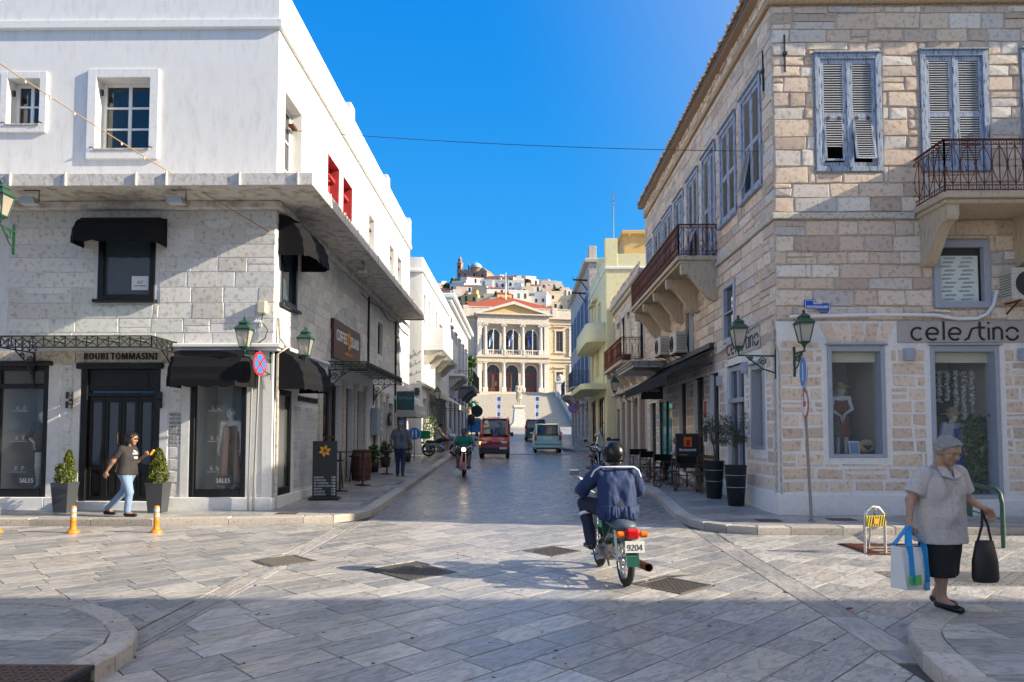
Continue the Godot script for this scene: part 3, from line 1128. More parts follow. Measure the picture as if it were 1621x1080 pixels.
# a shutter leaf with its own louvres: origin at the lower corner, x across, y up
func shutter(parent, Ts: Transform3D, w, h, split, single: bool, r: RandomNumberGenerator, tilt := .0, lost := 0):
	var fw = .075
	var m = MB.new()
	m.bb(0, fw, 0, h, -.02, .02, .004)
	m.bb(w - fw, w, 0, h, -.02, .02, .004)
	for y in [[.0, .09], [split - .05, split + .05], [h - .09, h]]:
		m.bb(fw, w - fw, y[0], y[1], -.018, .018, .004)
	part(parent, "shutter_leaf", m, M.peel_wood, Ts)
	var slat = MB.new()
	slat.box(Vector3.ZERO, V(w - 2 * fw - .012, .052, .009), .002, Basis(Vector3.RIGHT, -.75))
	var sm = slat.mesh()
	var all = MB.new()
	var count = 0
	for seg in [[.09, split - .05, tilt], [split + .05, h - .09, .0]]:
		var low = seg[0]; var high = seg[1]
		var n = int((high - low) / .048)
		# a tilted lower flap hangs out from its upper edge on two hinges
		var F = Transform3D(Basis(Vector3.RIGHT, -seg[2]), V(w / 2, high, .0))
		if seg[2] != .0:
			var fl = MB.new()
			var fh = high - low - .02
			fl.bb(-w / 2 + fw - .02, -w / 2 + fw + .03, -fh, 0, -.012, .012)
			fl.bb(w / 2 - fw - .03, w / 2 - fw + .02, -fh, 0, -.012, .012)
			fl.bb(-w / 2 + fw + .03, w / 2 - fw - .03, -.04, 0, -.01, .01)
			fl.bb(-w / 2 + fw + .03, w / 2 - fw - .03, -fh, -fh + .04, -.01, .01)
			part(parent, "shutter_flap", fl, M.peel_wood, Ts * F)
			var hg = MB.new()
			for x in [-.13, .13]: hg.box(V(x * w / .6, .01, .016), V(.06, .07, .016))
			part(parent, "hinge", hg, M.rust_iron, Ts * at3(V(w / 2, high, 0)))
		for k in n:
			if seg[2] != .0 and k < lost: continue
			var y = low + (high - low) * (k + .5) / n
			var S = F * Transform3D(Basis(Vector3.BACK, r.randf_range(-.012, .012)), V(0, y - high, 0))
			if single:
				part(parent, "slat", sm, M.slat_wood, Ts * S)
			else:
				all.box(S.origin, V(w - 2 * fw - .012, .052, .009), .0, S.basis * Basis(Vector3.RIGHT, -.75))
				count += 1
	if count: stuff(part(parent, "slats", all, M.slat_wood, Ts))


# ------------------------------------------------------------------ the white house at the left corner
func build_white_corner():
	var t = thing("white_corner_house", "white plastered corner house over a stone ground floor with a concrete ledge all round", "building")
	var x0 = -24.0
	var ze = -32.0
	# upper storey
	var up = MB.new()
	var F = V(x0, 6.85, LZ)
	var fh = 3.62
	var holes = [[x0, -9.10, -7.94, 7.81, 9.38], [x0, -11.03, -10.33, 8.36, 9.37]]
	var hl = []
	for h in holes: hl.append([h[1] - x0, h[2] - x0, h[3] - 6.85, h[4] - 6.85])
	up.wall(F, Vector3.RIGHT, Vector3.BACK, LX - x0, fh, hl, .34)
	var side = [[-14.77, -15.91, 7.1, 9.32], [-18.12, -19.25, 6.95, 9.32], [-19.74, -20.78, 6.95, 9.32], [-23.2, -24.1, 7.0, 9.34], [-26.98, -27.92, 7.0, 9.34], [-28.78, -29.76, 7.0, 9.34]]
	hl = []
	for h in side: hl.append([LZ - h[0], LZ - h[1], h[2] - 6.85, h[3] - 6.85])
	up.wall(V(LX, 6.85, LZ), Vector3.FORWARD, Vector3.RIGHT, LZ - ze, fh, hl, .34)
	up.bb(x0, LX, 6.85, 10.4, ze, ze + .3)
	up.bb(x0, LX - .3, 10.5, 10.6, ze + .3, LZ - .3)
	part(t, "upper_wall", up, M.white_wall)
	var pp = MB.new()
	pp.bb(x0, LX, 10.64, 11.60, LZ - .22, LZ)
	pp.bb(LX - .22, LX, 10.64, 11.60, ze, LZ - .22)
	for z in [-20.6, -26.4, -31.75]: pp.bb(LX - .26, LX + .05, 10.645, 11.86, z - .25, z + .25, .01)
	part(t, "parapet", pp, M.white_wall)
	var tr = MB.new()
	tr.bb(x0, LX + .09, 10.46, 10.64, LZ - .25, LZ + .09, .012)
	tr.bb(LX - .25, LX + .09, 10.46, 10.64, ze, LZ - .25, .012)
	part(t, "cornice", tr, M.white_trim)
	# window surrounds and windows of the upper storey
	for h in holes:
		var a = h[1]; var b = h[2]; var c = h[3]; var d = h[4]
		var s = MB.new()
		var e = .19 if b - a > .9 else .15
		s.bb(a - e, a, c - e - .02, d + e, LZ - .01, LZ + .055, .006)
		s.bb(b, b + e, c - e - .02, d + e, LZ - .01, LZ + .055, .006)
		s.bb(a, b, d, d + e, LZ - .01, LZ + .055, .006)
		s.bb(a, b, c - e - .02, c - .03, LZ - .01, LZ + .055, .006)
		part(t, "window_surround", s, M.white_trim)
		var sill = MB.new()
		sill.bb(a - .01, b + .01, c - .03, c + .012, LZ - .3, LZ + .075, .006)
		part(t, "sill", sill, M.pale_marble)
		var w = window(t, face_z((a + b) / 2, c + .012, LZ - .22), b - a, d - c - .012, 2, 3 if b - a > .9 else 2, M.white_paint, M.dark_glass, .07, .035)
		var cu = MB.new()
		cu.bb(-(b - a) / 2 + .08, -.1, .1, d - c - .1, -.16, -.12)
		part(w, "curtain", cu, M.cream_cloth)
		var hk = MB.new()
		for sx in [a - .06, b + .05]:
			hk.tube([V(sx - .05, c + .02, LZ + .06), V(sx, c + .03, LZ + .10), V(sx + .05, c + .01, LZ + .08)], .011, 5)
		hk.bb(a + .02, a + .06, d - .32, d - .2, LZ - .12, LZ - .06)
		part(t, "shutter_catch", hk, M.black_iron)
	for i in side.size():
		var h = side[i]
		var red = i == 1 or i == 2
		window(t, face_px(LX - .26, h[2], (h[0] + h[1]) / 2), h[0] - h[1], h[3] - h[2], 2, 3, M.sign_red if red else M.white_paint, M.dark_glass, .07, .035)
		if red:
			var lining = MB.new()
			lining.bb(LX - .26, LX + .012, h[2], h[3], h[1], h[1] + .012)
			lining.bb(LX - .26, LX + .012, h[2], h[3], h[0] - .012, h[0])
			lining.bb(LX - .26, LX + .012, h[3] - .012, h[3], h[1] + .012, h[0] - .012)
			lining.bb(LX - .2, LX - .10, h[3] - .42, h[3] - .34, h[1] + .02, h[1] + .5)
			tag(part(t, "window_lining", lining, M.red_lining), "red painted window lining", "")
		else:
			var br = MB.new()
			br.bb(LX - .22, LX - .1, h[3] - .4, h[3] - .34, h[1] + .02, h[1] + .3)
			part(t, "shutter_stay", br, M.rust_iron)
	# the concrete ledge with its fascia, ribs and stained underside
	var led = MB.new()
	led.bb(x0, -4.10, 6.66, 6.83, LZ + .01, -13.19)
	led.bb(LX - .01, -4.10, 6.66, 6.83, -29.1, LZ + .01)
	part(t, "ledge", led, M.soffit)
	var fa = MB.new()
	fa.bb(x0, -4.06, 6.60, 6.85, -13.19, -13.15, .008)
	fa.bb(-4.10, -4.06, 6.60, 6.85, -29.1, -13.19, .008)
	fa.bb(LX, -4.10, 6.60, 6.85, -29.14, -29.1, .008)
	for x in [-4.35, -5.5, -6.95, -7.55, -8.95, -10.05, -11.2]: fa.bb(x - .012, x + .012, 6.60, 6.86, -13.15, -13.11)
	for i in 12: fa.bb(-4.06, -4.035, 6.60, 6.86, -14.4 - i * 1.25, -14.37 - i * 1.25)
	part(t, "ledge_fascia", fa, M.fascia)
	var cav = MB.new()
	cav.bb(x0, LX + .14, 6.48, 6.66, LZ, LZ + .14, .03)
	cav.bb(LX, LX + .14, 6.48, 6.66, -29.1, LZ, .03)
	part(t, "ledge_moulding", cav, M.soffit)
	# lower walls
	var lw = MB.new()
	var low = [[-11.08, -9.96, .39, 3.16], [-9.26, -7.58, .30, 3.14], [-6.93, -5.75, .39, 2.87], [-8.97, -7.75, 4.56, 6.20]]
	hl = []
	for h in low: hl.append([h[0] - x0, h[1] - x0, h[2], h[3]])
	lw.wall(V(x0, 0, LZ), Vector3.RIGHT, Vector3.BACK, LX - x0, 6.66, hl, .4)
	var lows = [[-14.50, -15.42, .39, 2.68], [-14.62, -15.70, 4.56, 6.3], [-17.75, -19.8, .15, 3.10], [-20.2, -21.2, .15, 3.10], [-21.6, -22.6, .15, 3.10], [-24.85, -25.75, 4.66, 5.86], [-28.6, -29.45, 4.66, 5.9], [-25.6, -26.4, .3, 2.95], [-27.0, -28.0, .3, 2.95], [-29.0, -30.6, .3, 2.95]]
	hl = []
	for h in lows: hl.append([LZ - h[0], LZ - h[1], h[2], h[3]])
	lw.wall(V(LX, 0, LZ), Vector3.FORWARD, Vector3.RIGHT, LZ - ze, 6.66, hl, .4)
	lw.bb(x0, LX, 0, 6.66, ze - .0, ze + .3)
	part(t, "lower_wall", lw, M.wash_mortar)
	# stones of the mezzanine, painted over; then the little blocks between the shop fronts
	var r = RandomNumberGenerator.new()
	r.seed = 101
	var rects = courses(-10.9 - x0, LX - x0, 3.58, 6.48, [.27, .36], [.55, 1.15], r)
	hl = [[-9.05 - x0, -7.66 - x0, 4.46, 6.22]]
	stones(t, "stone", at3(V(x0, 0, LZ)), cut_rects(rects, hl), .012, .012, .008, ["wash0", "wash1", "wash2", "wash0", "wash2", "wash1", "wash3"], 120, "wash0", 5)
	rects = courses(.0, 17.6, 3.62, 6.48, [.24, .34], [.35, .8], r)
	hl = [[.24, 1.48, 4.46, 6.35], [10.4, 11.6, 4.5, 6.0], [14.2, 15.3, 4.5, 6.0], [4.2, 7.8, 3.6, 4.95], [3.4, 11.0, 3.4, 3.66]]
	stones(t, "stone", face_px(LX, 0, LZ), cut_rects(rects, hl), .012, .012, .010, ["wash0", "wash1", "wash2", "bluestone0", "wash3"], 150, "wash1", 6)
	rects = []
	for k in 9:
		rects.append([-9.64 - x0, -9.45 - x0, .95 + k * .25, 1.19 + k * .25])
		if k < 8: rects.append([-7.36 - x0, -7.16 - x0, .95 + k * .25, 1.19 + k * .25])
	for k in 2:
		rects.append([-9.90 - x0, -9.66 - x0, .42 + k * .26, .67 + k * .26])
		rects.append([-7.40 - x0, -7.18 - x0, .42 + k * .26, .67 + k * .26])
		rects.append([-7.17 - x0, -6.97 - x0, .42 + k * .26, .67 + k * .26])
	stones(t, "ashlar_block", at3(V(x0, 0, LZ)), rects, .016, .010, .003, ["wash0", "wash2", "wash1"], 60, "wash0", 7)
	rects = courses(1.35, 3.25, .45, 2.36, [.2, .24], [.28, .6], r)
	stones(t, "ashlar_block", face_px(LX, 0, LZ), rects, .016, .010, .003, ["bluestone0", "bluestone1", "bluestone2"], 60, "wash0", 8)
	# voussoirs of the blind arch over the coffee house
	var vs = 17
	for i in vs:
		var a0 = PI * i / vs + .012
		var a1 = PI * (i + 1) / vs - .012
		var q = PackedVector2Array()
		for p in [[a0, 1.95], [a0, 2.28], [a1, 2.28], [a1, 1.95]]: q.append(V2(6.2 - cos(p[0]) * p[1] * 1.0, 3.66 + sin(p[0]) * p[1] * .80))
		var m = MB.new()
		m.prism(q, .0, .026)
		part(t, "arch_stone", m, M["bluestone%d" % (i % 3)], face_px(LX, 0, LZ))
	# plinth, pilaster strips, shop cornice
	var pl = MB.new()
	for s in [[x0, -9.95], [-9.95, -9.28], [-7.56, -5.17]]:
		pl.bb(s[0] + .004, s[1], .0, .385, LZ, LZ + .07, .012)
	pl.bb(LX, LX + .06, .0, .385, -17.7, LZ, .012)
	part(t, "plinth", pl, M.white_trim)
	var pi = MB.new()
	for s in [[-9.95, -9.70], [-9.42, -9.27], [-7.57, -7.40], [-7.12, -6.94], [-5.74, -5.52], [-5.40, -5.19]]:
		pi = MB.new()
		pi.bb(s[0], s[1], .39, 3.20, LZ, LZ + .022, .004)
		part(t, "pilaster", pi, M.pilaster_plaster)
	var fr = MB.new()
	fr.bb(-9.36, -7.44, 3.22, 3.46, LZ, LZ + .035, .004)
	fr.bb(-11.4, -9.40, 3.20, 3.46, LZ, LZ + .03, .004)
	part(t, "sign_board", fr, M.cream_wall)
	text(t, "lettering", "ROUBI TOMMASINI", .19, .02, M.black_wood, face_z(-8.42, 3.345, LZ + .046), "Droid Sans", true, 1.56)
	var co = MB.new()
	co.bb(-7.40, LX + .20, 3.52, 3.60, LZ, LZ + .20, .015)
	co.bb(-7.38, LX + .13, 3.46, 3.52, LZ, LZ + .13, .012)
	co.bb(LX, LX + .20, 3.52, 3.60, -17.9, LZ, .015)
	co.bb(LX, LX + .13, 3.46, 3.52, -17.9, LZ, .012)
	part(t, "shop_cornice", co, M.white_trim)
	# mezzanine windows in black frames
	for h in [[face_z(-8.36, 4.56, LZ + .03), 1.22, 1.60], [face_px(LX + .03, 4.56, -15.16), 1.08, 1.74]]:
		window(t, h[0], h[1], h[2], 1, 1, M.black_wood, M.sky_glass, .11, .03, .16, "mezzanine_window")
		var s = MB.new()
		s.bb(-h[1] / 2 - .06, h[1] / 2 + .06, -.07, .0, -.05, .09, .01)
		part(t, "sill", s, M.black_wood, h[0])
	var card = MB.new()
	card.bb(-8.28, -7.92, 4.78, 5.08, LZ - .055, LZ - .048)
	part(t, "window_card", card, M.white_paint)
	var ring = MB.new()
	var hoop = []
	for i in 9: hoop.append(V(-8.10 - .055 * cos(PI * (.15 + i / 8.0 * 1.7) - PI / 2 * 1.7 + .6), 4.985 - .06 * cos(PI * (i / 8.0 - .5)), LZ - .046))
	ring.tube(hoop, .006, 4)
	part(t, "printed_mark", ring, M.black_iron)
	text(t, "printed_words", "ROUBI TOMMASINI", .035, .002, M.black_iron, face_z(-8.10, 4.87, LZ - .047), "Droid Sans", true, .26)
	# the door, closed, between two shop windows
	var dr = MB.new()
	dr.bb(-9.26, -9.12, .30, 3.10, LZ - .12, LZ + .02, .01)
	dr.bb(-7.72, -7.58, .30, 3.10, LZ - .12, LZ + .02, .01)
	dr.bb(-9.34, -7.50, 3.08, 3.20, LZ - .1, LZ + .10, .02)
	dr.bb(-9.12, -7.72, 2.62, 3.08, LZ - .12, LZ - .03, .008)
	dr.bb(-9.0, -7.84, 2.70, 3.0, LZ - .04, LZ - .015, .008)
	dr.bb(-9.12, -7.72, 2.50, 2.58, LZ - .13, LZ, .01)
	var door = part(t, "shop_door", dr, M.black_wood)
	for k in 4:
		var xa = -9.12 + k * .35
		var lf = MB.new()
		lf.bb(xa + .004, xa + .346, .30, .40, LZ - .11, LZ - .05, .004)
		lf.bb(xa + .004, xa + .07, .40, 2.50, LZ - .11, LZ - .05, .004)
		lf.bb(xa + .28, xa + .346, .40, 2.50, LZ - .11, LZ - .05, .004)
		lf.bb(xa + .07, xa + .28, 2.38, 2.50, LZ - .11, LZ - .052, .004)
		lf.bb(xa + .07, xa + .28, .95, 1.06, LZ - .11, LZ - .052, .004)
		lf.bb(xa + .07, xa + .28, .40, .95, LZ - .10, LZ - .075)
		lf.bb(xa + .10, xa + .25, .50, .86, LZ - .08, LZ - .06, .01)
		part(door, "door_leaf", lf, M.black_wood)
		var gl = MB.new()
		gl.bb(xa + .07, xa + .28, 1.06, 2.38, LZ - .09, LZ - .083)
		part(door, "pane", gl, M.sky_glass)
	var hd = MB.new()
	hd.tube([V(-8.46, 1.50, LZ - .05), V(-8.46, 1.52, LZ + .0), V(-8.46, 1.72, LZ + .0), V(-8.46, 1.74, LZ - .05)], .012, 6)
	hd.box(V(-8.46, 1.36, LZ - .045), V(.05, .09, .015), .004)
	part(door, "handle", hd, M.brass)
	# step and sill of the door
	var st = MB.new()
	st.bb(-9.28, -7.56, .02, .30, LZ - .14, LZ + .09, .01)
	part(t, "door_step", st, M.white_trim)
	# shop windows: black frames, clear panes
	for h in [[face_z(-10.52, .39, LZ + .02), 1.12, 2.78, true, .10], [face_z(-6.34, .39, LZ + .02), 1.18, 2.48, false, .10], [face_px(LX + .02, .39, -14.96), .92, 2.29, false, .11]]:
		var w = h[1]; var hh = h[2]
		var m = MB.new()
		var f = h[4]
		m.bb(-w / 2, -w / 2 + f, 0, hh, -.12, .0, .01)
		m.bb(w / 2 - f, w / 2, 0, hh, -.12, .0, .01)
		m.bb(-w / 2 + f, w / 2 - f, 0, .16, -.12, -.004, .01)
		m.bb(-w / 2 + f, w / 2 - f, hh - .12, hh, -.12, -.004, .01)
		if h[3]:
			m.bb(-w / 2 + f, w / 2 - f, 2.28, 2.38, -.12, -.004, .01)
			m.bb(-w / 2 - .06, w / 2 + .1, hh - .02, hh + .08, -.05, .10, .02)
		var o = part(t, "shop_window", m, M.black_wood, h[0])
		var p = MB.new()
		p.bb(-w / 2 + f, w / 2 - f, .16, hh - .12, -.062, -.056)
		part(o, "pane", p, M.clear_glass)
		# the display room behind the pane
		var dp = -1.30 if h[0].basis.z.z > .5 else -.42
		var rm = MB.new()
		rm.bb(-w / 2 - .1, w / 2 + .1, .0, hh, dp - .05, dp)
		rm.bb(w / 2 + .02, w / 2 + .1, .0, hh, dp, -.13)
		rm.bb(-w / 2 - .1, w / 2 + .1, -.05, .1, dp, -.12)
		rm.bb(-w / 2 - .1, w / 2 + .1, hh, hh + .05, dp, -.12)
		part(o, "display_back", rm, M.room_dark)
		var rs = MB.new()
		rs.bb(-w / 2 - .1, -w / 2 + .02, .1, hh, dp, -.13)
		rs.bb(-w / 2 + .02, -w / 2 + .36, .1, hh, dp + .01, dp + .04)
		part(o, "display_side", rs, M.room_pale)
	# the coffee house: tall dark openings between marble posts
	for h in [[-17.75, -19.8], [-20.2, -21.2], [-21.6, -22.6]]:
		window(t, face_px(LX - .16, .15, (h[0] + h[1]) / 2), h[0] - h[1], 2.95, 3 if h[0] - h[1] > 1.5 else 2, 2, M.dark_wood, M.dark_glass, .09, .05, .08, "cafe_door")
	for z in [-17.62, -20.0, -21.4, -22.75, -24.6, -25.5, -26.6, -28.3, -30.9]:
		var post = MB.new()
		post.bb(LX, LX + .07, .1, 3.25, z - .13, z + .13, .01)
		post.bb(LX, LX + .11, 3.15, 3.3, z - .17, z + .17, .01)
		part(t, "marble_post", post, M.pale_marble)
	for h in [[-25.6, -26.4], [-27.0, -28.0], [-29.0, -30.6]]:
		window(t, face_px(LX - .16, .3, (h[0] + h[1]) / 2), h[0] - h[1], 2.65, 2, 3, M.grey_paint, M.dark_glass, .08, .04, .08, "shop_door")
	for h in [[-24.85, -25.75, 4.66, 5.86], [-28.6, -29.45, 4.66, 5.9]]:
		window(t, face_px(LX - .12, h[2], (h[0] + h[1]) / 2), h[0] - h[1], h[3] - h[2], 2, 2, M.dark_wood, M.dark_glass, .06, .03, .07)
	text(t, "lettering", "ROUBI TOMMASINI", .17, .03, M.black_wood, face_px(LX + .03, 2.54, -16.62), "Droid Sans", true, 1.5)
	# rain pipes and cables down the corner and along the street front
	var pipe = MB.new()
	pipe.tube([V(LX + .07, .15, -14.36), V(LX + .07, 3.4, -14.36), V(LX + .26, 3.55, -14.36), V(LX + .10, 3.75, -14.40), V(LX + .06, 4.2, -14.42)], .035, 8)
	part(t, "rain_pipe", pipe, M.pale_marble)
	var cab = MB.new()
	cab.tube([V(LX + .05, 3.7, -23.1), V(LX + .05, 6.4, -23.1)], .04, 7)
	cab.tube([V(LX + .05, 2.6, -28.2), V(LX + .05, 6.4, -28.2)], .04, 7)
	var sag = []
	for i in 20:
		var k = i / 19.0
		sag.append(V(LX + .04, 6.30 - .10 * sin(k * PI * 5) * sin(k * PI), -22.0 - 9.5 * k))
	cab.tube(sag, .018, 5)
	part(t, "cable", cab, M.black_iron)
	var bx = MB.new()
	bx.box(V(-5.42, 4.38, LZ + .07), V(.17, .26, .14), .012)
	var jb = part(t, "junction_box", bx, M.cream_plastic)
	var bc = MB.new()
	bc.tube([V(-5.42, 4.25, LZ + .05), V(-5.44, 4.08, LZ + .05), V(-5.30, 3.9, LZ + .06), V(-5.36, 3.72, LZ + .06), V(-5.5, 3.62, LZ + .06)], .012, 5)
	part(jb, "cable", bc, M.black_iron)
	var wp = MB.new()
	wp.box(V(-5.52, 4.08, LZ + .04), V(.16, .05, .08), .01)
	wp.box(V(-5.47, 4.02, LZ + .03), V(.05, .1, .05), .01)
	part(jb, "bracket", wp, M.white_paint)


# ------------------------------------------------------------------ the stone house at the right corner
func build_stone_corner():
	var t = thing("stone_corner_house", "bare stone corner house with peeling blue shutters, its lower storey jointed in white", "building")
	var x1 = 14.0
	var ze = -27.3
	var r = RandomNumberGenerator.new()
	r.seed = 202
	# ---- walls
	var wins = [[5.97, 7.30, 6.97, 9.40], [8.09, 9.45, 6.97, 9.45], [10.12, 11.5, 6.97, 9.47], [8.25, 9.36, 4.21, 5.56], [6.11, 7.25, 1.24, 3.47], [8.14, 9.50, .44, 3.46], [10.5, 12.0, .44, 3.46]]
	var hf = []
	for h in wins: hf.append([h[0] - RX, h[1] - RX, h[2], h[3]])
	var zs = [[-15.45, -14.15, 6.95, 9.36], [-17.12, -15.82, 6.92, 9.34], [-18.80, -17.5, 6.20, 9.36], [-20.5, -19.2, 6.20, 9.34], [-22.2, -20.95, 6.20, 9.34], [-24.0, -22.55, 6.95, 9.34], [-25.6, -24.25, 6.95, 9.32], [-27.0, -25.95, 6.95, 9.2], [-17.0, -16.05, 3.95, 5.40], [-16.85, -15.55, .25, 3.36], [-15.1, -14.25, 1.38, 3.22], [-20.9, -19.9, 4.0, 5.4], [-18.3, -17.55, .3, 3.3], [-20.0, -18.95, .2, 3.3], [-21.9, -21.0, .5, 3.3], [-25.0, -22.9, .35, 2.95], [-26.8, -25.6, .2, 2.9]]
	var hs = []
	for h in zs: hs.append([h[0] - ze, h[1] - ze, h[2], h[3]])
	var wl = MB.new()
	wl.wall(V(RX, 3.55, RZ), Vector3.RIGHT, Vector3.BACK, x1 - RX, 7.3, hf.map(func(h): return [h[0], h[1], h[2] - 3.55, h[3] - 3.55]), .35)
	wl.wall(V(RX, 3.55, ze), Vector3.BACK, Vector3.LEFT, RZ - ze, 7.3, hs.map(func(h): return [h[0], h[1], h[2] - 3.55, h[3] - 3.55]), .35)
	wl.bb(RX, x1, 0, 10.8, ze, ze + .3)
	wl.bb(x1 - .3, x1, 0, 10.8, ze + .3, RZ - .36)
	part(t, "upper_wall", wl, M.mortar)
	var lo = MB.new()
	lo.wall(V(RX, 0, RZ), Vector3.RIGHT, Vector3.BACK, x1 - RX, 3.55, hf, .35)
	lo.wall(V(RX, 0, ze), Vector3.BACK, Vector3.LEFT, RZ - ze, 3.55, hs, .35)
	part(t, "lower_wall", lo, M.white_mortar)
	# ---- stones
	var FT = at3(V(RX, 0, RZ))
	var ST = face_nx(RX, 0, ze)
	var up = courses(.0, x1 - RX, 3.98, 5.98, [.21, .34], [.34, .92], r)
	up.append_array(courses(.0, x1 - RX, 6.14, 10.38, [.20, .36], [.32, .95], r))
	var big = []
	for h in hf: big.append([h[0] - .02, h[1] + .02, h[2] - .03, h[3] + .03])
	stones(t, "stone", FT, cut_rects(up, big), .020, .024, .018, ["rub0", "rub1", "rub2", "rub0", "rub4", "rub3", "rub5", "rub1", "rub6", "rub7"], 230, "rub_far", 31)
	var ups = courses(.0, RZ - ze, 3.75, 5.98, [.22, .34], [.32, .8], r)
	ups.append_array(courses(.0, RZ - ze, 6.14, 10.38, [.22, .36], [.3, .85], r))
	var bigs = []
	for h in hs: bigs.append([h[0] - .03, h[1] + .03, h[2] - .03, h[3] + .04])
	bigs.append([RZ - ze - 3.2, RZ - ze - .9, 3.5, 4.06])
	stones(t, "stone", ST, cut_rects(ups, bigs), .020, .022, .018, ["rub1", "rub4", "rub0", "rub5", "rub1", "rub2"], 70, "rub_far", 32)
	# lower storey: stones flush in wide white joints
	var dn = courses(.06, x1 - RX, .56, 3.56, [.235, .30], [.42, .95], r)
	var skip = []
	for h in hf: skip.append([h[0] - .09, h[1] + .09, h[2] - .10, h[3] + .04])
	skip.append([.86, 2.30, 3.44, 3.96])
	skip.append([2.3, 9.0, 3.42, 3.98])
	stones(t, "jointed_stone", FT, cut_rects(dn, skip), .056, .010, .016, ["rub1", "rub0", "rub4", "rub1", "rub2"], 150, "rub_far", 33)
	var dns = courses(.06, RZ - ze - .06, .56, 3.56, [.235, .30], [.36, .8], r)
	skip = []
	for h in hs: skip.append([h[0] - .09, h[1] + .09, h[2] - .10, h[3] + .04])
	skip.append([RZ - ze - 3.2, RZ - ze - .9, 3.4, 4.06])
	stones(t, "jointed_stone", ST, cut_rects(dns, skip), .055, .008, .010, ["rub1", "rub0", "rub4", "rub2"], 60, "rub_far", 34)
	# fan of stones over the first shop window
	for i in 5:
		var a = .95 + i * .256
		var m = MB.new()
		var sl = (i - 2) * .055
		m.prism(poly([[a - sl * .35 + .02, 3.53], [a + .235 - (sl - .05) * .35, 3.53], [a + .235 + sl + .02, 3.90], [a + sl, 3.90]]), .0, .012)
		part(t, "lintel_stone", m, M["rub%d" % [1, 4, 1, 0, 4][i]], FT)
	var wl2 = MB.new()
	wl2.bb(RX - .003, x1, 3.55, 3.95, RZ, RZ + .005)
	part(t, "white_joint", wl2, M.white_mortar)
	var pl = MB.new()
	pl.bb(RX - .05, 8.12, .0, .52, RZ, RZ + .05, .01)
	pl.bb(8.12, x1, .0, .42, RZ, RZ + .05, .01)
	part(t, "plinth", pl, M.white_mortar)
	for s in [[-15.5, RZ], [-17.5, -16.9], [-18.9, -18.35], [-22.85, -20.05], [-25.55, -25.05]]:
		pl = MB.new()
		pl.bb(RX - .05, RX, .0, .55, s[0], s[1] - .003, .01)
		part(t, "plinth", pl, M.white_mortar)
	# ---- string course, cornice, frieze, eaves, roof edge
	var sc = MB.new()
	sc.bb(RX - .07, 7.90, 6.0, 6.13, RZ, RZ + .07, .02)
	sc.bb(RX - .07, RX, 6.0, 6.13, -17.45, RZ, .02)
	part(t, "string_course", sc, M.pale_marble)
	var mo = MB.new()
	mo.bb(RX - .10, x1, 10.42, 10.52, RZ, RZ + .10, .02)
	mo.bb(RX - .10, RX, 10.42, 10.52, ze, RZ, .02)
	part(t, "cornice", mo, M.ochre_mould)
	var fz = courses(.0, RZ - ze, 10.53, 10.84, [.12, .2], [.2, .6], r)
	stones(t, "frieze_stone", Transform3D(ST.basis, ST.origin + V(-.05, 0, 0)), fz, .02, .05, .03, ["rub2", "rub7", "rub1"], 20, "rub_far", 35)
	fz = courses(.0, x1 - RX, 10.53, 10.84, [.12, .2], [.2, .7], r)
	stones(t, "frieze_stone", at3(V(RX, 0, RZ + .05)), fz, .02, .05, .03, ["rub2", "rub7", "rub1"], 20, "rub_far", 36)
	var ev = MB.new()
	ev.bb(RX - .30, x1, 10.84, 10.92, RZ - .2, RZ + .46)
	ev.bb(RX - .30, RX + .2, 10.84, 10.92, ze - .1, RZ - .2)
	part(t, "eave_board", ev, M.eave)
	var rf = MB.new()
	rf.quad(V(RX - .36, 10.95, RZ + .5), V(x1, 10.95, RZ + .5), V(x1, 12.4, -20.0), V(10.0, 12.4, -20.0))
	rf.quad(V(RX - .36, 10.95, ze), V(RX - .36, 10.95, RZ + .5), V(10.0, 12.4, -20.0), V(10.0, 12.4, ze))
	rf.bb(RX - .28, x1 - .1, 10.80, 10.83, ze + .1, RZ - .05)
	part(t, "roof", rf, M.roof_tile)
	var tl = MB.new()
	for i in 62:
		var z = RZ + .45 - i * .225
		var j = r.randf_range(-.05, .03)
		tl.tube([V(RX - .37 + j * .6, 10.95 + r.randf_range(-.01, .015), z), V(RX + .3, 11.07, z)], [.06, .055], 7)
	for i in 38:
		var x = RX - .2 + i * .23
		tl.tube([V(x, 10.965, RZ + .54 + r.randf_range(-.04, .03)), V(x, 11.07, RZ - .2)], [.06, .055], 7)
	stuff(part(t, "roof_tiles", tl, M.roof_tile))
	# ---- shuttered windows of the upper storey
	for i in 3:
		var h = wins[i]
		var w = h[1] - h[0]
		var m = MB.new()
		m.bb(-w / 2, -w / 2 + .11, 0, h[3] - h[2], -.14, .035, .008)
		m.bb(w / 2 - .11, w / 2, 0, h[3] - h[2], -.14, .035, .008)
		m.bb(-w / 2 + .11, w / 2 - .11, h[3] - h[2] - .11, h[3] - h[2], -.14, .032, .008)
		m.bb(-w / 2 + .11, w / 2 - .11, 0, .10, -.14, .032, .008)
		m.bb(-w / 2 - .02, w / 2 + .02, h[3] - h[2] + .001, h[3] - h[2] + .03, -.1, .07, .008)
		m.bb(-.025, .025, .10, h[3] - h[2] - .11, -.12, .012, .004)
		var o = part(t, "shuttered_window", m, M.peel_wood, face_z((h[0] + h[1]) / 2, h[2], RZ + .01))
		var lw = w / 2 - .11 - .03
		var hh = h[3] - h[2] - .22
		shutter(o, at3(V(-w / 2 + .113, .105, -.02)), lw, hh, hh * .47, i < 2, r, .06 if i == 0 else .0, 6)
		shutter(o, at3(V(.028, .105, -.02)), lw, hh, hh * .47, i < 2, r, .17 if i == 0 else .0, 0)
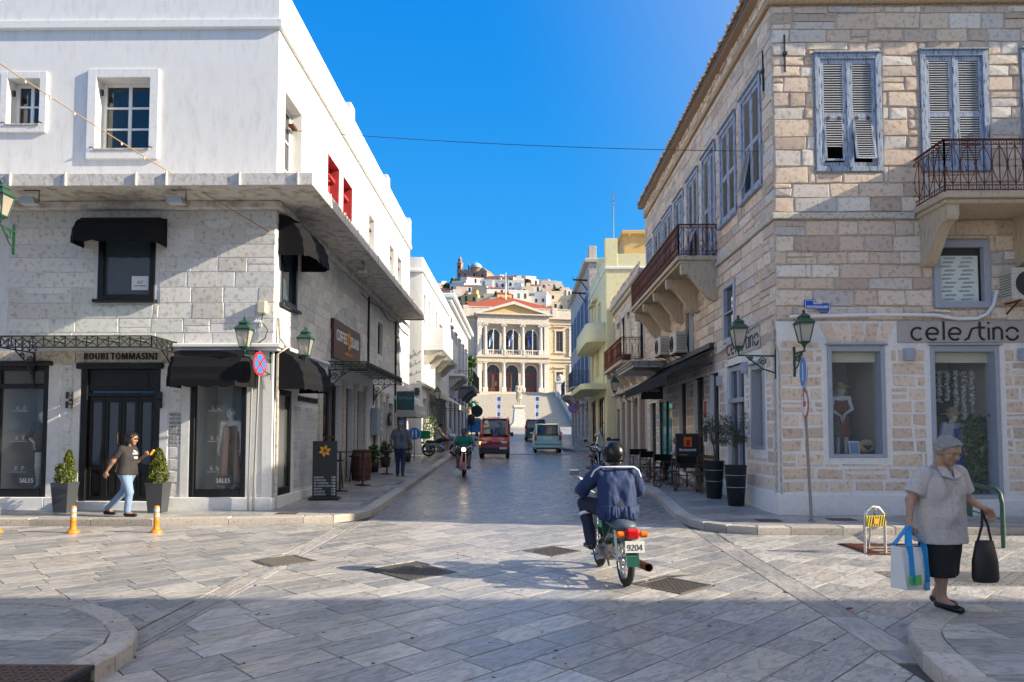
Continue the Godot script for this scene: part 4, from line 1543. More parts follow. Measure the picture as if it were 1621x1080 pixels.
	for i in 8:
		var h = zs[i]
		var w = h[1] - h[0]
		var hh = h[3] - h[2]
		var m = MB.new()
		m.bb(-w / 2, -w / 2 + .10, 0, hh, -.14, .035, .008)
		m.bb(w / 2 - .10, w / 2, 0, hh, -.14, .035, .008)
		m.bb(-w / 2 + .10, w / 2 - .10, hh - .10, hh, -.14, .032, .008)
		m.bb(-w / 2 + .10, w / 2 - .10, 0, .09, -.14, .032, .008)
		m.bb(-w / 2 - .03, w / 2 + .03, hh + .001, hh + .035, -.1, .09, .008)
		var o = part(t, "shuttered_window", m, M.peel_wood, face_nx(RX - .01, h[2], (h[0] + h[1]) / 2))
		var lw = w / 2 - .10 - .01
		for s in 2:
			var tl2 = .0
			if i == 0 and s == 0: tl2 = .20
			if i == 3: tl2 = .42 if s == 1 else .2
			if i == 4 and s == 0: tl2 = .3
			var sw = .0 if i != 2 and i != 4 else (.5 if s == 1 else .0)
			var ST2 = Transform3D(Basis(Vector3.UP, sw), V(-w / 2 + .103 + s * (lw + .012), .095, -.02))
			shutter(o, ST2, lw, hh - .2, (hh - .2) * (.47 if i < 2 else .5), false, r, tl2, 3 if tl2 > .3 else 0)
		var sl = MB.new()
		sl.bb(-w / 2 - .03, w / 2 + .03, -.06, .0, -.1, .10, .01)
		part(o, "sill", sl, M.peel_wood)
	# iron ties near the corner
	var ti = MB.new()
	ti.bb(5.36, 5.39, 9.02, 9.79, RZ + .01, RZ + .045)
	ti.box(V(5.375, 9.40, RZ + .05), V(.08, .06, .05))
	part(t, "wall_tie", ti, M.black_iron)
	ti = MB.new()
	ti.bb(RX - .05, RX - .015, 8.85, 9.70, -13.95, -13.92)
	ti.box(V(RX - .05, 9.25, -13.935), V(.05, .06, .08))
	part(t, "wall_tie", ti, M.black_iron)
	# ---- balconies
	var b1 = MB.new()
	b1.bb(7.88, 12.6, 6.09, 6.20, RZ, RZ + 1.02, .015)
	b1.bb(7.93, 12.6, 6.0, 6.09, RZ, RZ + .96, .02)
	var bal = part(t, "balcony", b1, M.balcony_stone)
	part(bal, "railing", railing([V(7.93, 6.2, RZ), V(7.93, 6.2, RZ + .97), V(12.6, 6.2, RZ + .97)], 1.0, .29, true), M.rust_iron)
	for x in [8.10, 9.98, 11.8]:
		var c = corbel(.92, .98, .22)
		part(bal, "corbel", c, M.balcony_stone, face_px_x(x, 6.0, RZ))
	var b2 = MB.new()
	b2.bb(4.08, RX, 6.20, 6.31, -24.9, -17.45, .015)
	b2.bb(4.15, RX, 6.12, 6.20, -24.85, -17.5, .02)
	var bal2 = part(t, "balcony", b2, M.balcony_stone)
	part(bal2, "railing", railing([V(RX, 6.31, -17.5), V(4.13, 6.31, -17.5), V(4.13, 6.31, -24.85), V(RX, 6.31, -24.85)], .83, .22, true), M.rust_iron)
	for z in [-17.62, -19.4, -21.2, -23.0, -24.7]:
		part(bal2, "corbel", corbel(.92, .95, .20), M.balcony_stone, Transform3D(Basis(Vector3.UP, PI), V(RX, 6.12, z)))
	# ---- smaller openings of the middle and lower storey
	var cw = wins[3]
	var w1 = window(t, face_z((cw[0] + cw[1]) / 2, cw[2], RZ + .05), cw[1] - cw[0], cw[3] - cw[2], 1, 1, M.grey_paint, M.dark_glass, .13, .03, .2)
	tag(w1, "grey framed window with a printed paper blind", "")
	var bl = MB.new()
	bl.bb(-.41, .36, .14, 1.06, -.095, -.088)
	part(w1, "paper_blind", bl, M.blind_paper)
	for j in 11:
		for i in 2:
			text(w1, "printed_words", "celestino", .065, .002, M.plastic_grey, Transform3D(Basis(Vector3.BACK, .04 - .01 * (j % 3)), V(-.24 + i * .36 + .05 * sin(j * 2.1), .185 + j * .083, -.086)), "Droid Sans", false, .22)
	window(t, face_nx(RX - .04, 3.95, -16.52), .95, 1.45, 1, 2, M.grey_paint, M.sky_glass, .11, .03, .18)
	window(t, face_nx(RX + .08, 4.0, -20.4), 1.0, 1.4, 1, 1, M.brown_dull, M.dark_glass, .09, .03, .1)
	# corner shop: two large panes to the front, one and a door to the street
	for h in [[face_z(6.68, 1.24, RZ + .02), 1.14, 2.23], [face_z(8.82, .44, RZ + .02), 1.36, 3.02], [face_z(11.25, .44, RZ + .02), 1.5, 3.02], [face_nx(RX - .02, 1.38, -14.675), .85, 1.84]]:
		var w = h[1]; var hh = h[2]
		var m = MB.new()
		m.bb(-w / 2, -w / 2 + .09, 0, hh, -.30, .0, .008)
		m.bb(w / 2 - .09, w / 2, 0, hh, -.30, .0, .008)
		m.bb(-w / 2 + .09, w / 2 - .09, 0, .07, -.30, -.003, .008)
		m.bb(-w / 2 + .09, w / 2 - .09, hh - .12, hh, -.30, -.003, .008)
		m.bb(-w / 2 - .04, w / 2 + .04, hh + .001, hh + .03, -.05, .06, .008)
		var o = part(t, "shop_window", m, M.grey_paint, h[0])
		var p = MB.new()
		p.bb(-w / 2 + .09, w / 2 - .09, .07, hh - .12, -.20, -.194)
		part(o, "pane", p, M.clear_glass)
		var ro = MB.new()
		ro.bb(-w / 2 + .09, w / 2 - .09, hh - .32, hh - .12, -.26, -.22, .006)
		part(o, "roller_blind", ro, M.lead_cream)
		var rm = MB.new()
		var dp = -1.70 if h[0].basis.z.z > .5 else -.50
		rm.bb(-w / 2 - .2, w / 2 + .2, -.1, hh, dp - .05, dp)
		rm.bb(w / 2 + .05, w / 2 + .2, -.1, hh, dp, -.31)
		rm.bb(-w / 2 - .2, -w / 2 - .05, -.1, hh, dp, -.31)
		rm.bb(-w / 2 - .2, w / 2 + .2, -.15, -.01, dp, -.31)
		rm.bb(-w / 2 - .2, w / 2 + .2, hh, hh + .05, dp, -.31)
		part(o, "display_room", rm, M.room_grey)
	window(t, face_nx(RX + .06, .25, -16.2), 1.30, 3.10, 2, 1, M.grey_paint, M.sky_glass, .13, .06, .14, "shop_door")
	var tr = MB.new()
	tr.bb(RX - .01, RX + .07, 2.45, 2.56, -16.74, -15.66, .01)
	part(t, "transom", tr, M.grey_paint)
	# cafe and boutique fronts further up the street
	for h in [[-17.925, .75, 3.0, .3], [-19.475, 1.05, 3.1, .2], [-21.45, .9, 2.8, .5], [-26.2, 1.2, 2.7, .25]]:
		window(t, face_nx(RX + .1, h[3], h[0]), h[1], h[2], 2 if h[1] > 1.0 else 1, 2, M.brown_dull, M.dark_glass, .08, .04, .1, "cafe_window")
	var bw = window(t, face_nx(RX + .02, .35, -23.95), 2.1, 2.6, 2, 1, M.black_wood, M.turq_glass, .10, .06, .1, "boutique_window")
	tag(bw, "turquoise lit boutique window", "")
	# the shop's sign boards with cut letters
	var sb = MB.new()
	sb.bb(7.50, x1, 3.52, 3.95, RZ + .004, RZ + .03, .004)
	sb.bb(RX - .03, RX - .004, 3.54, 4.03, -16.75, -14.42, .004)
	part(t, "sign_board", sb, M.sign_stone)
	letters(t, FT * at3(V(2.64, 3.57, .034)), 2.12)
	letters(t, ST * at3(V(10.62, 3.62, .034)), 2.2)
	# grey pipe and cables along the front
	var pi = MB.new()
	var run = [V(5.35, 4.03, RZ + .06), V(6.3, 4.05, RZ + .06), V(7.2, 4.07, RZ + .06), V(8.2, 4.06, RZ + .06), V(8.7, 3.98, RZ + .06), V(9.05, 3.99, RZ + .06), V(9.25, 4.08, RZ + .06), V(9.38, 4.25, RZ + .06), V(9.46, 4.55, RZ + .06)]
	pi.tube(run, .035, 8)
	part(t, "pipe", pi, M.white_paint)
	var ca = MB.new()
	ca.tube([V(RX - .06, 3.75, -17.4), V(RX - .06, 3.98, -15.4), V(RX - .06, 4.06, -14.2), V(RX - .05, 4.10, -13.6), V(RX + .2, 4.06, RZ + .05), V(6.3, 4.09, RZ + .07)], .014, 5)
	ca.tube([V(RX - .04, .5, -13.62), V(RX - .04, 3.3, -13.62), V(RX - .05, 4.0, -13.62)], .018, 6)
	ca.tube([V(RX + .03, .5, RZ + .03), V(RX + .03, 3.3, RZ + .03), V(RX - .04, 3.5, RZ + .03)], .018, 6)
	ca.tube([V(5.42, 6.0, RZ + .05), V(5.55, 5.7, RZ + .06), V(5.68, 5.3, RZ + .05), V(5.72, 4.9, RZ + .04)], .006, 4)
	part(t, "cable", ca, M.pale_marble)
	var jb = MB.new()
	jb.box(V(RX - .06, 3.42, -13.72), V(.1, .28, .22), .01)
	part(t, "junction_box", jb, M.cream_plastic)


func face_px_x(x, y, z):   # corbels of the front: out along +z, thickness along x
	return Transform3D(Basis(Vector3.UP, -PI / 2), V(x, y, z))


# the shop's name in rounded letters built of bars and arcs: c e l e s t i n o
func letters(parent, Tl: Transform3D, width: float):
	var r = .13
	var th = .024
	var k = width / 2.30
	var arc = func(cx, cy, a0, a1, rr = .13):
		var p = []
		for i in 13:
			var a = lerpf(a0, a1, i / 12.0)
			p.append(V(cx + cos(a) * rr, cy + sin(a) * rr, 0))
		return p
	var list = [
		["c", [arc.call(.14, .13, .9, TAU - .9)]],
		["e", [arc.call(.46, .13, .2, TAU - .9), [V(.36, .13, 0), V(.58, .13, 0)]]],
		["l", [[V(.70, .0, 0), V(.70, .40, 0)]]],
		["e", [arc.call(.94, .13, .2, TAU - .9), [V(.84, .13, 0), V(1.06, .13, 0)]]],
		["s", [[V(1.14, .0, 0), V(1.22, .03, 0), V(1.26, .13, 0), V(1.30, .23, 0), V(1.38, .26, 0)]]],
		["t", [[V(1.47, .38, 0), V(1.47, .08, 0), V(1.51, .02, 0), V(1.57, .0, 0)], [V(1.40, .26, 0), V(1.58, .26, 0)]]],
		["i", [[V(1.66, .0, 0), V(1.66, .26, 0)], [V(1.66, .34, 0), V(1.66, .38, 0)]]],
		["n", [[V(1.76, .0, 0), V(1.76, .26, 0)], [V(1.76, .20, 0), V(1.82, .26, 0), V(1.89, .26, 0), V(1.94, .20, 0), V(1.94, .0, 0)]]],
		["o", [arc.call(2.16, .13, .3, PI - .3), arc.call(2.16, .13, PI + .3, TAU - .3)]]]
	for l in list:
		var m = MB.new()
		for stroke in l[1]:
			var pts = []
			for p in stroke: pts.append(V(p.x * k, p.y * .93, .0))
			m.tube(pts, th, 6)
		part(parent, "letter", m, M.black_iron, Tl * Transform3D(Basis.from_scale(V(1, 1, .6)), Vector3.ZERO))


# ------------------------------------------------------------------ houses further up on the left
func build_left_row():
	# white house with a solid balcony
	var t = thing("white_house", "white house with tall green windows and a solid white balcony beyond the corner house", "building")
	var xs = -4.72
	var z0 = -32.9
	var z1 = -45.5
	var gy = .6
	var hl = []
	for i in 6: hl.append([.55 + i * 1.62, 1.25 + i * 1.62, 7.0, 8.68])
	for h in [[.6, 1.7], [2.2, 3.4], [4.0, 5.4], [6.0, 7.4], [8.2, 9.4], [10.2, 11.6]]: hl.append([h[0], h[1], gy + .15, gy + 2.9])
	var m = MB.new()
	m.wall(V(xs, 0, z0), Vector3.FORWARD, Vector3.RIGHT, z0 - z1, 9.6, hl, .25)
	m.wall(V(-20.0, 0, z0), Vector3.RIGHT, Vector3.BACK, 20.0 + xs, 9.6, [], .25)
	m.bb(-20.0, xs - .25, 9.4, 9.6, z1, z0 - .25)
	part(t, "wall", m, M.white_wall)
	m = MB.new()
	m.bb(-20.0, xs + .10, 9.6, 9.75, z0 - .3, z0 + .10, .02)
	m.bb(xs - .3, xs + .10, 9.6, 9.75, z1, z0 - .3, .02)
	m.bb(-20.0, xs + .02, 9.75, 10.35, z0 - .25, z0 + .02)
	m.bb(xs - .25, xs + .02, 9.75, 10.35, z1, z0 - .25)
	part(t, "parapet", m, M.white_trim)
	for i in 6: window(t, face_px(xs - .12, 7.0, z0 - .90 - i * 1.62), .70, 1.68, 2, 3, M.grey_paint, M.dark_glass, .06, .03)
	m = MB.new()
	m.bb(xs, -3.72, 5.85, 6.05, -41.2, -33.4, .02)
	m.bb(-3.86, -3.72, 6.05, 6.95, -41.2, -33.4, .01)
	m.bb(xs, -3.86, 6.05, 6.95, -33.54, -33.4, .01)
	m.bb(xs, -3.86, 6.05, 6.95, -41.2, -41.06, .01)
	var bal = part(t, "balcony", m, M.white_trim)
	for z in [-33.6, -36.0, -38.5, -41.0]: part(bal, "corbel", corbel(.85, .7, .2), M.pale_marble, at3(V(xs, 5.85, z)))
	for h in [[.6, 1.7], [2.2, 3.4], [4.0, 5.4], [6.0, 7.4], [8.2, 9.4], [10.2, 11.6]]:
		window(t, face_px(xs - .10, gy + .15, z0 - (h[0] + h[1]) / 2), h[1] - h[0], 2.75, 2, 2, M.grey_paint if h[0] < 5 else M.dark_wood, M.dark_glass, .08, .05, .08, "shop_front")
	for z in [-34.85, -36.6, -38.6, -40.7, -42.7]:
		m = MB.new()
		m.bb(xs, xs + .09, gy, gy + 3.2, z - .14, z + .14, .01)
		m.bb(xs, xs + .13, gy + 3.2, gy + 3.35, z - .18, z + .18, .01)
		part(t, "pilaster", m, M.pale_marble)
	m = MB.new()
	m.bb(xs, xs + .2, 4.0, 4.15, z1, z0, .02)
	part(t, "string_course", m, M.pale_marble)
	m = MB.new()
	for i in 5:
		var zz = z0 + .05
		m.tube([V(-5.15 + .09 * i, 5.8 - i * .5, zz), V(-5.0, 5.5 - i * .42, zz), V(-4.78, 5.75 - i * .5, zz)], .018, 5)
	m.bb(-5.05, -4.85, 3.6, 3.95, z0, z0 + .14)
	part(t, "cable", m, M.plastic_grey)
	# house with a heavy cornice
	t = thing("cornice_house", "grey marble house with a deep cornice, last of the street's left row", "building")
	xs = -4.78
	z0 = -45.6
	z1 = -63.5
	hl = []
	for i in 5: hl.append([1.3 + i * 3.3, 2.5 + i * 3.3, 6.3, 9.0])
	for i in 5: hl.append([1.1 + i * 3.3, 2.8 + i * 3.3, 1.6, 4.4])
	m = MB.new()
	m.wall(V(xs, 0, z0), Vector3.FORWARD, Vector3.RIGHT, z0 - z1, 10.6, hl, .25)
	m.wall(V(-20.0, 0, z0), Vector3.RIGHT, Vector3.BACK, 20.0 + xs, 10.6, [], .25)
	m.bb(-20.0, xs, 0, 10.6, z1 - .01, z1 + .25)
	part(t, "wall", m, M.bluestone0)
	m = MB.new()
	m.bb(-20.0, xs + .5, 10.85, 11.15, z0 - .3, z0 + .45, .05)
	m.bb(xs - .3, xs + .5, 10.85, 11.15, z1 - .3, z0 - .3, .05)
	m.bb(-20.0, xs + .25, 10.6, 10.85, z0 - .3, z0 + .22, .05)
	m.bb(xs - .3, xs + .25, 10.6, 10.85, z1 - .2, z0 - .3, .05)
	part(t, "cornice", m, M.white_trim)
	m = MB.new()
	m.quad(V(-20, 11.2, z0), V(xs + .2, 11.2, z0), V(xs + .2, 11.2, z1), V(-20, 11.2, z1))
	part(t, "roof", m, M.concrete)
	for i in 5:
		var zc = z0 - 1.9 - i * 3.3
		window(t, face_px(xs - .1, 6.3, zc), 1.2, 2.7, 2, 3, M.grey_paint, M.dark_glass, .08, .04)
		m = MB.new()
		m.bb(xs, xs + .06, 6.3, 9.2, zc + .6, zc + .78, .01)
		m.bb(xs, xs + .06, 6.3, 9.2, zc - .78, zc - .6, .01)
		m.bb(xs, xs + .14, 9.2, 9.4, zc - .85, zc + .85, .03)
		stuff(part(t, "window_surround", m, M.white_trim))
		window(t, face_px(xs - .1, 1.6, zc + .0), 1.7, 2.8, 2, 2, M.dark_wood, M.dark_glass, .08, .05, .08, "shop_front")
	m = MB.new()
	m.bb(xs, -3.75, 5.65, 5.82, -50.5, -46.2, .03)
	bal = part(t, "balcony", m, M.white_trim)
	for z in [-46.5, -48.4, -50.3]: part(bal, "corbel", corbel(.85, .75, .22), M.pale_marble, at3(V(xs, 5.65, z)))
	m = MB.new()
	m.bb(xs, -3.55, 5.35, 5.52, -61.0, -53.0, .03)
	bal = part(t, "balcony", m, M.lead_grey)
	part(bal, "railing", railing([V(xs, 5.52, -53.05), V(-3.6, 5.52, -53.05), V(-3.6, 5.52, -60.9), V(xs, 5.52, -60.9)], 1.15, .34, false, .03), M.black_iron)
	for z in [-53.3, -57.0, -60.6]: part(bal, "corbel", corbel(1.0, .9, .25), M.lead_grey, at3(V(xs, 5.35, z)))


# ------------------------------------------------------------------ houses further up on the right
func build_right_row():
	var r = RandomNumberGenerator.new()
	r.seed = 303
	# low ruin of rough stone with empty windows
	var t = thing("ruined_stone_house", "roofless two storey house of rough stone with empty window holes and a rusty balcony", "building")
	var xs = 5.14
	var z0 = -27.4
	var z1 = -36.4
	var L = z0 - z1
	var up = [[1.1, 2.0, 4.9, 7.4], [2.7, 3.6, 4.9, 7.4], [4.3, 5.2, 4.9, 7.4], [6.3, 7.2, 4.9, 7.4], [7.7, 8.5, 4.9, 7.3]]
	var low = [[.5, 1.7, .8, 3.0], [2.3, 3.4, .75, 3.3], [4.0, 5.1, .7, 3.3], [5.7, 6.8, .65, 3.3], [7.4, 8.5, .6, 3.3]]
	var hl = up + low
	var m = MB.new()
	m.wall(V(xs, 0, z1), Vector3.BACK, Vector3.LEFT, L, 8.3, hl, .5)
	m.bb(xs + .5, 14.0, 0, 8.3, z0 - .4, z0)
	m.bb(xs + .5, 14.0, 0, 8.0, z1, z1 + .4)
	m.bb(12.0, 12.4, 0, 8.3, z1 + .4, z0 - .4)
	part(t, "wall", m, M.mortar)
	var big = []
	for h in hl: big.append([h[0] - .15, h[1] + .15, h[2] - .04, h[3] + .18])
	stones(t, "stone", face_nx(xs, 0, z1), cut_rects(courses(0, L, 3.9, 8.1, [.22, .34], [.3, .7], r), big), .025, .03, .02, ["rub5", "rub6", "rub1", "rub3"], 40, "rub_far", 41)
	m = MB.new()
	for h in up:
		m.bb(xs - .06, xs + .2, h[2], h[3], z1 + h[0] - .14, z1 + h[0], .01)
		m.bb(xs - .06, xs + .2, h[2], h[3], z1 + h[1], z1 + h[1] + .14, .01)
		m.bb(xs - .07, xs + .2, h[3], h[3] + .16, z1 + h[0] - .18, z1 + h[1] + .18, .01)
	stuff(part(t, "window_stones", m, M.pale_marble))
	for i in 4:
		m = MB.new()
		m.bb(xs - .05, xs + .3, .6, 3.6, z1 + 2.02 + i * 1.72 - .16, z1 + 2.02 + i * 1.72 + .16, .015)
		m.bb(xs - .12, xs + .3, 3.4, 3.55, z1 + 2.02 + i * 1.72 - .22, z1 + 2.02 + i * 1.72 + .22, .015)
		part(t, "pilaster", m, M.pale_marble)
	for h in low: window(t, face_nx(xs + .2, h[2], z1 + (h[0] + h[1]) / 2), h[1] - h[0], h[3] - h[2], 2, 2, M.grey_paint, M.dark_glass, .08, .04, .08, "door")
	m = MB.new()
	m.bb(xs - .28, xs, 3.66, 3.80, z1 + .2, z0 - .1, .03)
	m.bb(xs - .30, xs + .4, 8.3, 8.52, z1 - .1, z0 - .3, .04)
	m.bb(xs - .18, xs + .4, 8.15, 8.3, z1 - .1, z0 - .3, .04)
	part(t, "cornice", m, M.pale_marble)
	stones(t, "coping_stone", Transform3D(face_nx(xs, 0, z1).basis, V(xs - .2, 0, z1)), courses(0, L - .4, 8.52, 8.80, [.12, .2], [.25, .7], r), .02, .06, .04, ["rub7", "rub2"], 6, "rub_far", 42)
	m = MB.new()
	m.bb(4.15, xs, 4.62, 4.76, -33.6, -28.0, .02)
	var bal = part(t, "balcony", m, M.balcony_stone)
	part(bal, "railing", railing([V(xs, 4.76, -28.05), V(4.2, 4.76, -28.05), V(4.2, 4.76, -33.5), V(xs, 4.76, -33.5)], .95, .26, true, .025), M.rust_iron)
	for z in [-28.2, -30.0, -31.8, -33.4]: part(bal, "corbel", corbel(.85, .7, .2), M.pale_marble, Transform3D(Basis(Vector3.UP, PI), V(xs, 4.62, z)))
	m = MB.new()
	m.lathe([V2(.0, 0), V2(.16, 0), V2(.22, .3), V2(.20, .3), V2(.0, .28)], 12)
	part(bal, "flower_pot", m, M.brown_wood, V(4.5, 4.76, -28.6))
	# concrete slab canopy over the boutique
	m = MB.new()
	m.bb(3.95, RX, 4.02, 4.13, -27.2, -23.6, .015)
	m.bb(3.90, RX, 4.13, 4.20, -27.25, -23.55, .015)
	m.bb(3.85, RX, 4.20, 4.26, -27.3, -23.5, .015)
	top("concrete_canopy", m, M.concrete, "stepped concrete canopy over the turquoise boutique window", "canopy")
	# yellow house with rounded balconies
	t = thing("yellow_house", "pale yellow house with a rounded solid balcony and a rooftop room", "building")
	xs = 4.70
	z0 = -36.5
	z1 = -45.2
	L = z0 - z1
	hl = [[1.2, 2.1, 8.0, 9.7], [2.9, 3.7, 8.0, 9.7], [4.6, 6.0, 7.0, 9.4], [1.2, 2.4, 5.1, 7.3], [3.6, 5.0, 5.1, 7.3], [.6, 3.6, .9, 3.8], [4.4, 7.6, .9, 3.8]]
	m = MB.new()
	m.wall(V(xs, 0, z1), Vector3.BACK, Vector3.LEFT, L, 10.6, hl, .25)
	m.wall(V(xs, 0, z0), Vector3.RIGHT, Vector3.BACK, 10.0, 10.6, [], .25)
	m.bb(xs + .25, 14.7, 10.4, 10.6, z1, z0 - .25)
	m.bb(xs, 14.7, 0, 10.6, z1 - .02, z1 + .2)
	part(t, "wall", m, M.yellow_wall)
	m = MB.new()
	m.bb(xs - .08, 14.7, 10.6, 10.75, z0 - .25, z0 + .08, .02)
	m.bb(xs - .08, xs + .25, 10.6, 10.75, z1, z0 - .25, .02)
	part(t, "cornice", m, M.white_trim)
	m = MB.new()
	m.bb(xs, 14.7, 10.75, 11.45, z0 - .2, z0, .01)
	m.bb(xs, xs + .2, 10.75, 11.45, z1, z0 - .2, .01)
	m.bb(xs - .05, xs + .6, 10.76, 12.3, z0 - .5, z0 + .03, .01)
	m.bb(xs - .05, xs + .6, 10.76, 12.1, -40.5, -39.9, .01)
	part(t, "parapet", m, M.yellow_wall)
	m = MB.new()
	m.bb(6.0, 12.0, 10.6, 13.1, -44.5, -38.5)
	m.bb(5.85, 12.1, 13.1, 13.3, -44.6, -38.3, .02)
	for i in 7: m.bb(6.2 + i * .9, 6.32 + i * .9, 12.98, 13.1, -38.5, -38.25)
	part(t, "rooftop_room", m, M.ochre_wall)
	for h in hl:
		window(t, face_nx(xs + .1, h[2], z1 + (h[0] + h[1]) / 2), h[1] - h[0], h[3] - h[2], 3 if h[1] - h[0] > 2 else 2, 2, M.dark_wood if h[1] - h[0] > 2 else M.yellow_wall, M.dark_glass, .09, .05, .08)
	m = MB.new()
	for z in [-43.0, -41.3]: m.bb(xs - .3, xs, 9.75, 9.9, z - .7, z + .7, .03)
	stuff(part(t, "window_hood", m, M.yellow_wall))
	# rounded balcony: a slab and a solid parapet with rounded front corners
	var ring = func(o, n): # outline of the balcony in x (out), z
		var p = [V2(0, -.2)]
		for i in 7: p.append(V2(o - .6 + .6 * sin(PI / 2 * i / 6.0), -.2 - .6 * (1 - cos(PI / 2 * i / 6.0)) - .0))
		for i in 7: p.append(V2(o - .6 + .6 * cos(PI / 2 * i / 6.0), -n + .6 - .6 * sin(PI / 2 * i / 6.0)))
		p.append(V2(0, -n))
		return p
	m = MB.new()
	var out = ring.call(1.05, 7.4)
	var pp = PackedVector2Array()
	for v in out: pp.append(V2(xs - v.x, z0 + v.y))
	# the polygon lies in the ground plane: turn the prism so that its height is y
	var lay = Transform3D(Basis(V(1, 0, 0), V(0, 0, 1), V(0, 1, 0)), Vector3.ZERO)
	m.prism(pp, 6.72, 6.92, lay)
	bal = part(t, "balcony", m, M.yellow_wall)
	m = MB.new()
	m.smooth(true)
	for i in pp.size() - 1:
		m.quad(V(pp[i].x, 6.92, pp[i].y), V(pp[i + 1].x, 6.92, pp[i + 1].y), V(pp[i + 1].x, 7.75, pp[i + 1].y), V(pp[i].x, 7.75, pp[i].y))
		var c = V2(xs, z0 - 3.8)
		var a = pp[i] + (c - pp[i]).normalized() * .12
		var b = pp[i + 1] + (c - pp[i + 1]).normalized() * .12
		m.quad(V(pp[i].x, 7.75, pp[i].y), V(pp[i + 1].x, 7.75, pp[i + 1].y), V(b.x, 7.75, b.y), V(a.x, 7.75, a.y))
		m.quad(V(a.x, 7.75, a.y), V(b.x, 7.75, b.y), V(b.x, 6.92, b.y), V(a.x, 6.92, a.y))
	part(bal, "balcony_parapet", m, M.yellow_wall)
	m = MB.new()
	out = ring.call(1.35, 8.0)
	pp = PackedVector2Array()
	for v in out: pp.append(V2(xs - v.x, z0 + v.y))
	m.prism(pp, 4.15, 4.45, lay)
	part(t, "entrance_canopy", m, M.yellow_wall)
	m = MB.new()
	m.tube([V(xs - .1, 4.5, -37.2), V(xs - .1, 6.7, -37.2)], .05, 6)
	part(t, "rain_pipe", m, M.yellow_wall)
	# pale house with blue shutters
	t = thing("blue_shutter_house", "tall pale pink house with blue shutters and blue iron balconies", "building")
	z0 = -45.3
	z1 = -61.5
	L = z0 - z1
	hl = []
	for i in 5:
		hl.append([1.2 + i * 3.1, 2.4 + i * 3.1, 8.9, 11.4])
		hl.append([1.2 + i * 3.1, 2.4 + i * 3.1, 5.0, 7.6])
		hl.append([.9 + i * 3.1, 2.6 + i * 3.1, 1.5, 4.0])
	m = MB.new()
	m.wall(V(xs, 0, z1), Vector3.BACK, Vector3.LEFT, L, 13.2, hl, .25)
	m.wall(V(xs, 0, z0), Vector3.RIGHT, Vector3.BACK, 10.0, 13.2, [], .25)
	m.bb(xs, 14.7, 0, 13.2, z1 - .02, z1 + .2)
	m.bb(xs + .25, 14.7, 13.0, 13.2, z1 + .2, z0 - .25)
	part(t, "wall", m, M.pink_wall)
	m = MB.new()
	m.bb(xs - .35, 14.7, 13.2, 13.5, z0 - .3, z0 + .15, .05)
	m.bb(xs - .35, xs + .3, 13.2, 13.5, z1 - .2, z0 - .3, .05)
	m.bb(xs, xs + .5, 13.5, 14.4, z0 - 1.2, z0 - .2, .02)
	m.bb(xs - .06, xs, 9.1 - .6, 9.1 - .45, z1, z0, .02)
	part(t, "cornice", m, M.pale_marble)
	for h in hl:
		var zc = z1 + (h[0] + h[1]) / 2
		if h[2] > 4.5:
			for s in [-1, 1]:
				var sh = MB.new()
				sh.bb(xs - .06, xs - .01, h[2] + .05, h[3] - .02, zc + s * .62 - .3, zc + s * .62 + .3, .01)
				for k in 20: sh.box(V(xs - .065, h[2] + .2 + k * (h[3] - h[2] - .4) / 19.0, zc + s * .62), V(.02, .05, .46))
				part(t, "shutter", sh, M.blue_paint)
		window(t, face_nx(xs + .1, h[2], zc), h[1] - h[0], h[3] - h[2], 2, 2, M.grey_paint, M.dark_glass, .08, .04, .08)
	for b in [[-49.5, -46.0, 4.95], [-58.5, -54.0, 4.85]]:
		m = MB.new()
		m.bb(3.55, xs, b[2] - .16, b[2], b[0], b[1], .03)
		bal = part(t, "balcony", m, M.pale_marble)
		part(bal, "railing", railing([V(xs, b[2], b[1] - .05), V(3.6, b[2], b[1] - .05), V(3.6, b[2], b[0] + .05), V(xs, b[2], b[0] + .05)], 1.05, .3, false, .03), M.blue_iron)
		for z in [b[0] + .3, b[1] - .3]: part(bal, "corbel", corbel(.95, .7, .22), M.pale_marble, Transform3D(Basis(Vector3.UP, PI), V(xs, b[2] - .16, z)))
	for y in [[12.3, -46.6], [11.6, -47.6]]:
		m = MB.new()
		m.bar(V(xs, y[0], y[1]), V(xs - 1.0, y[0] + .05, y[1]), .10, .10)
		m.bar(V(xs, y[0] - .7, y[1]), V(xs - .5, y[0], y[1]), .07, .07)
		for i in 3: m.bar(V(xs - .4 - i * .28, y[0], y[1]), V(xs - .45 - i * .28, y[0] + .25, y[1]), .03, .03)
		part(t, "iron_bracket", m, M.rust_iron)
	# aerials on the roofs
	m = MB.new()
	m.tube([V(5.6, 13.3, -40.0), V(5.6, 16.0, -40.0)], .025, 5)
	for i in 5: m.bar(V(5.3 + .04 * i, 15.9 - i * .28, -40.0), V(5.9 - .04 * i, 15.9 - i * .28, -40.0), .02, .02)
	m.bar(V(5.6, 15.5, -40.0), V(5.6, 15.55, -39.2), .02, .02)
	top("aerial", m, M.dull_steel, "thin television aerial on the yellow house's rooftop room", "aerial")


# ------------------------------------------------------------------ the town hall on its stairs
func arch_poly(w, h, n = 12) -> PackedVector2Array:   # doorway outline, foot at y 0, half circle on top
	var p = PackedVector2Array([V2(-w / 2, 0), V2(w / 2, 0)])
	for i in n + 1:
		var a = PI * i / n
		p.append(V2(cos(a) * w / 2, h - w / 2 + sin(a) * w / 2))
	return p


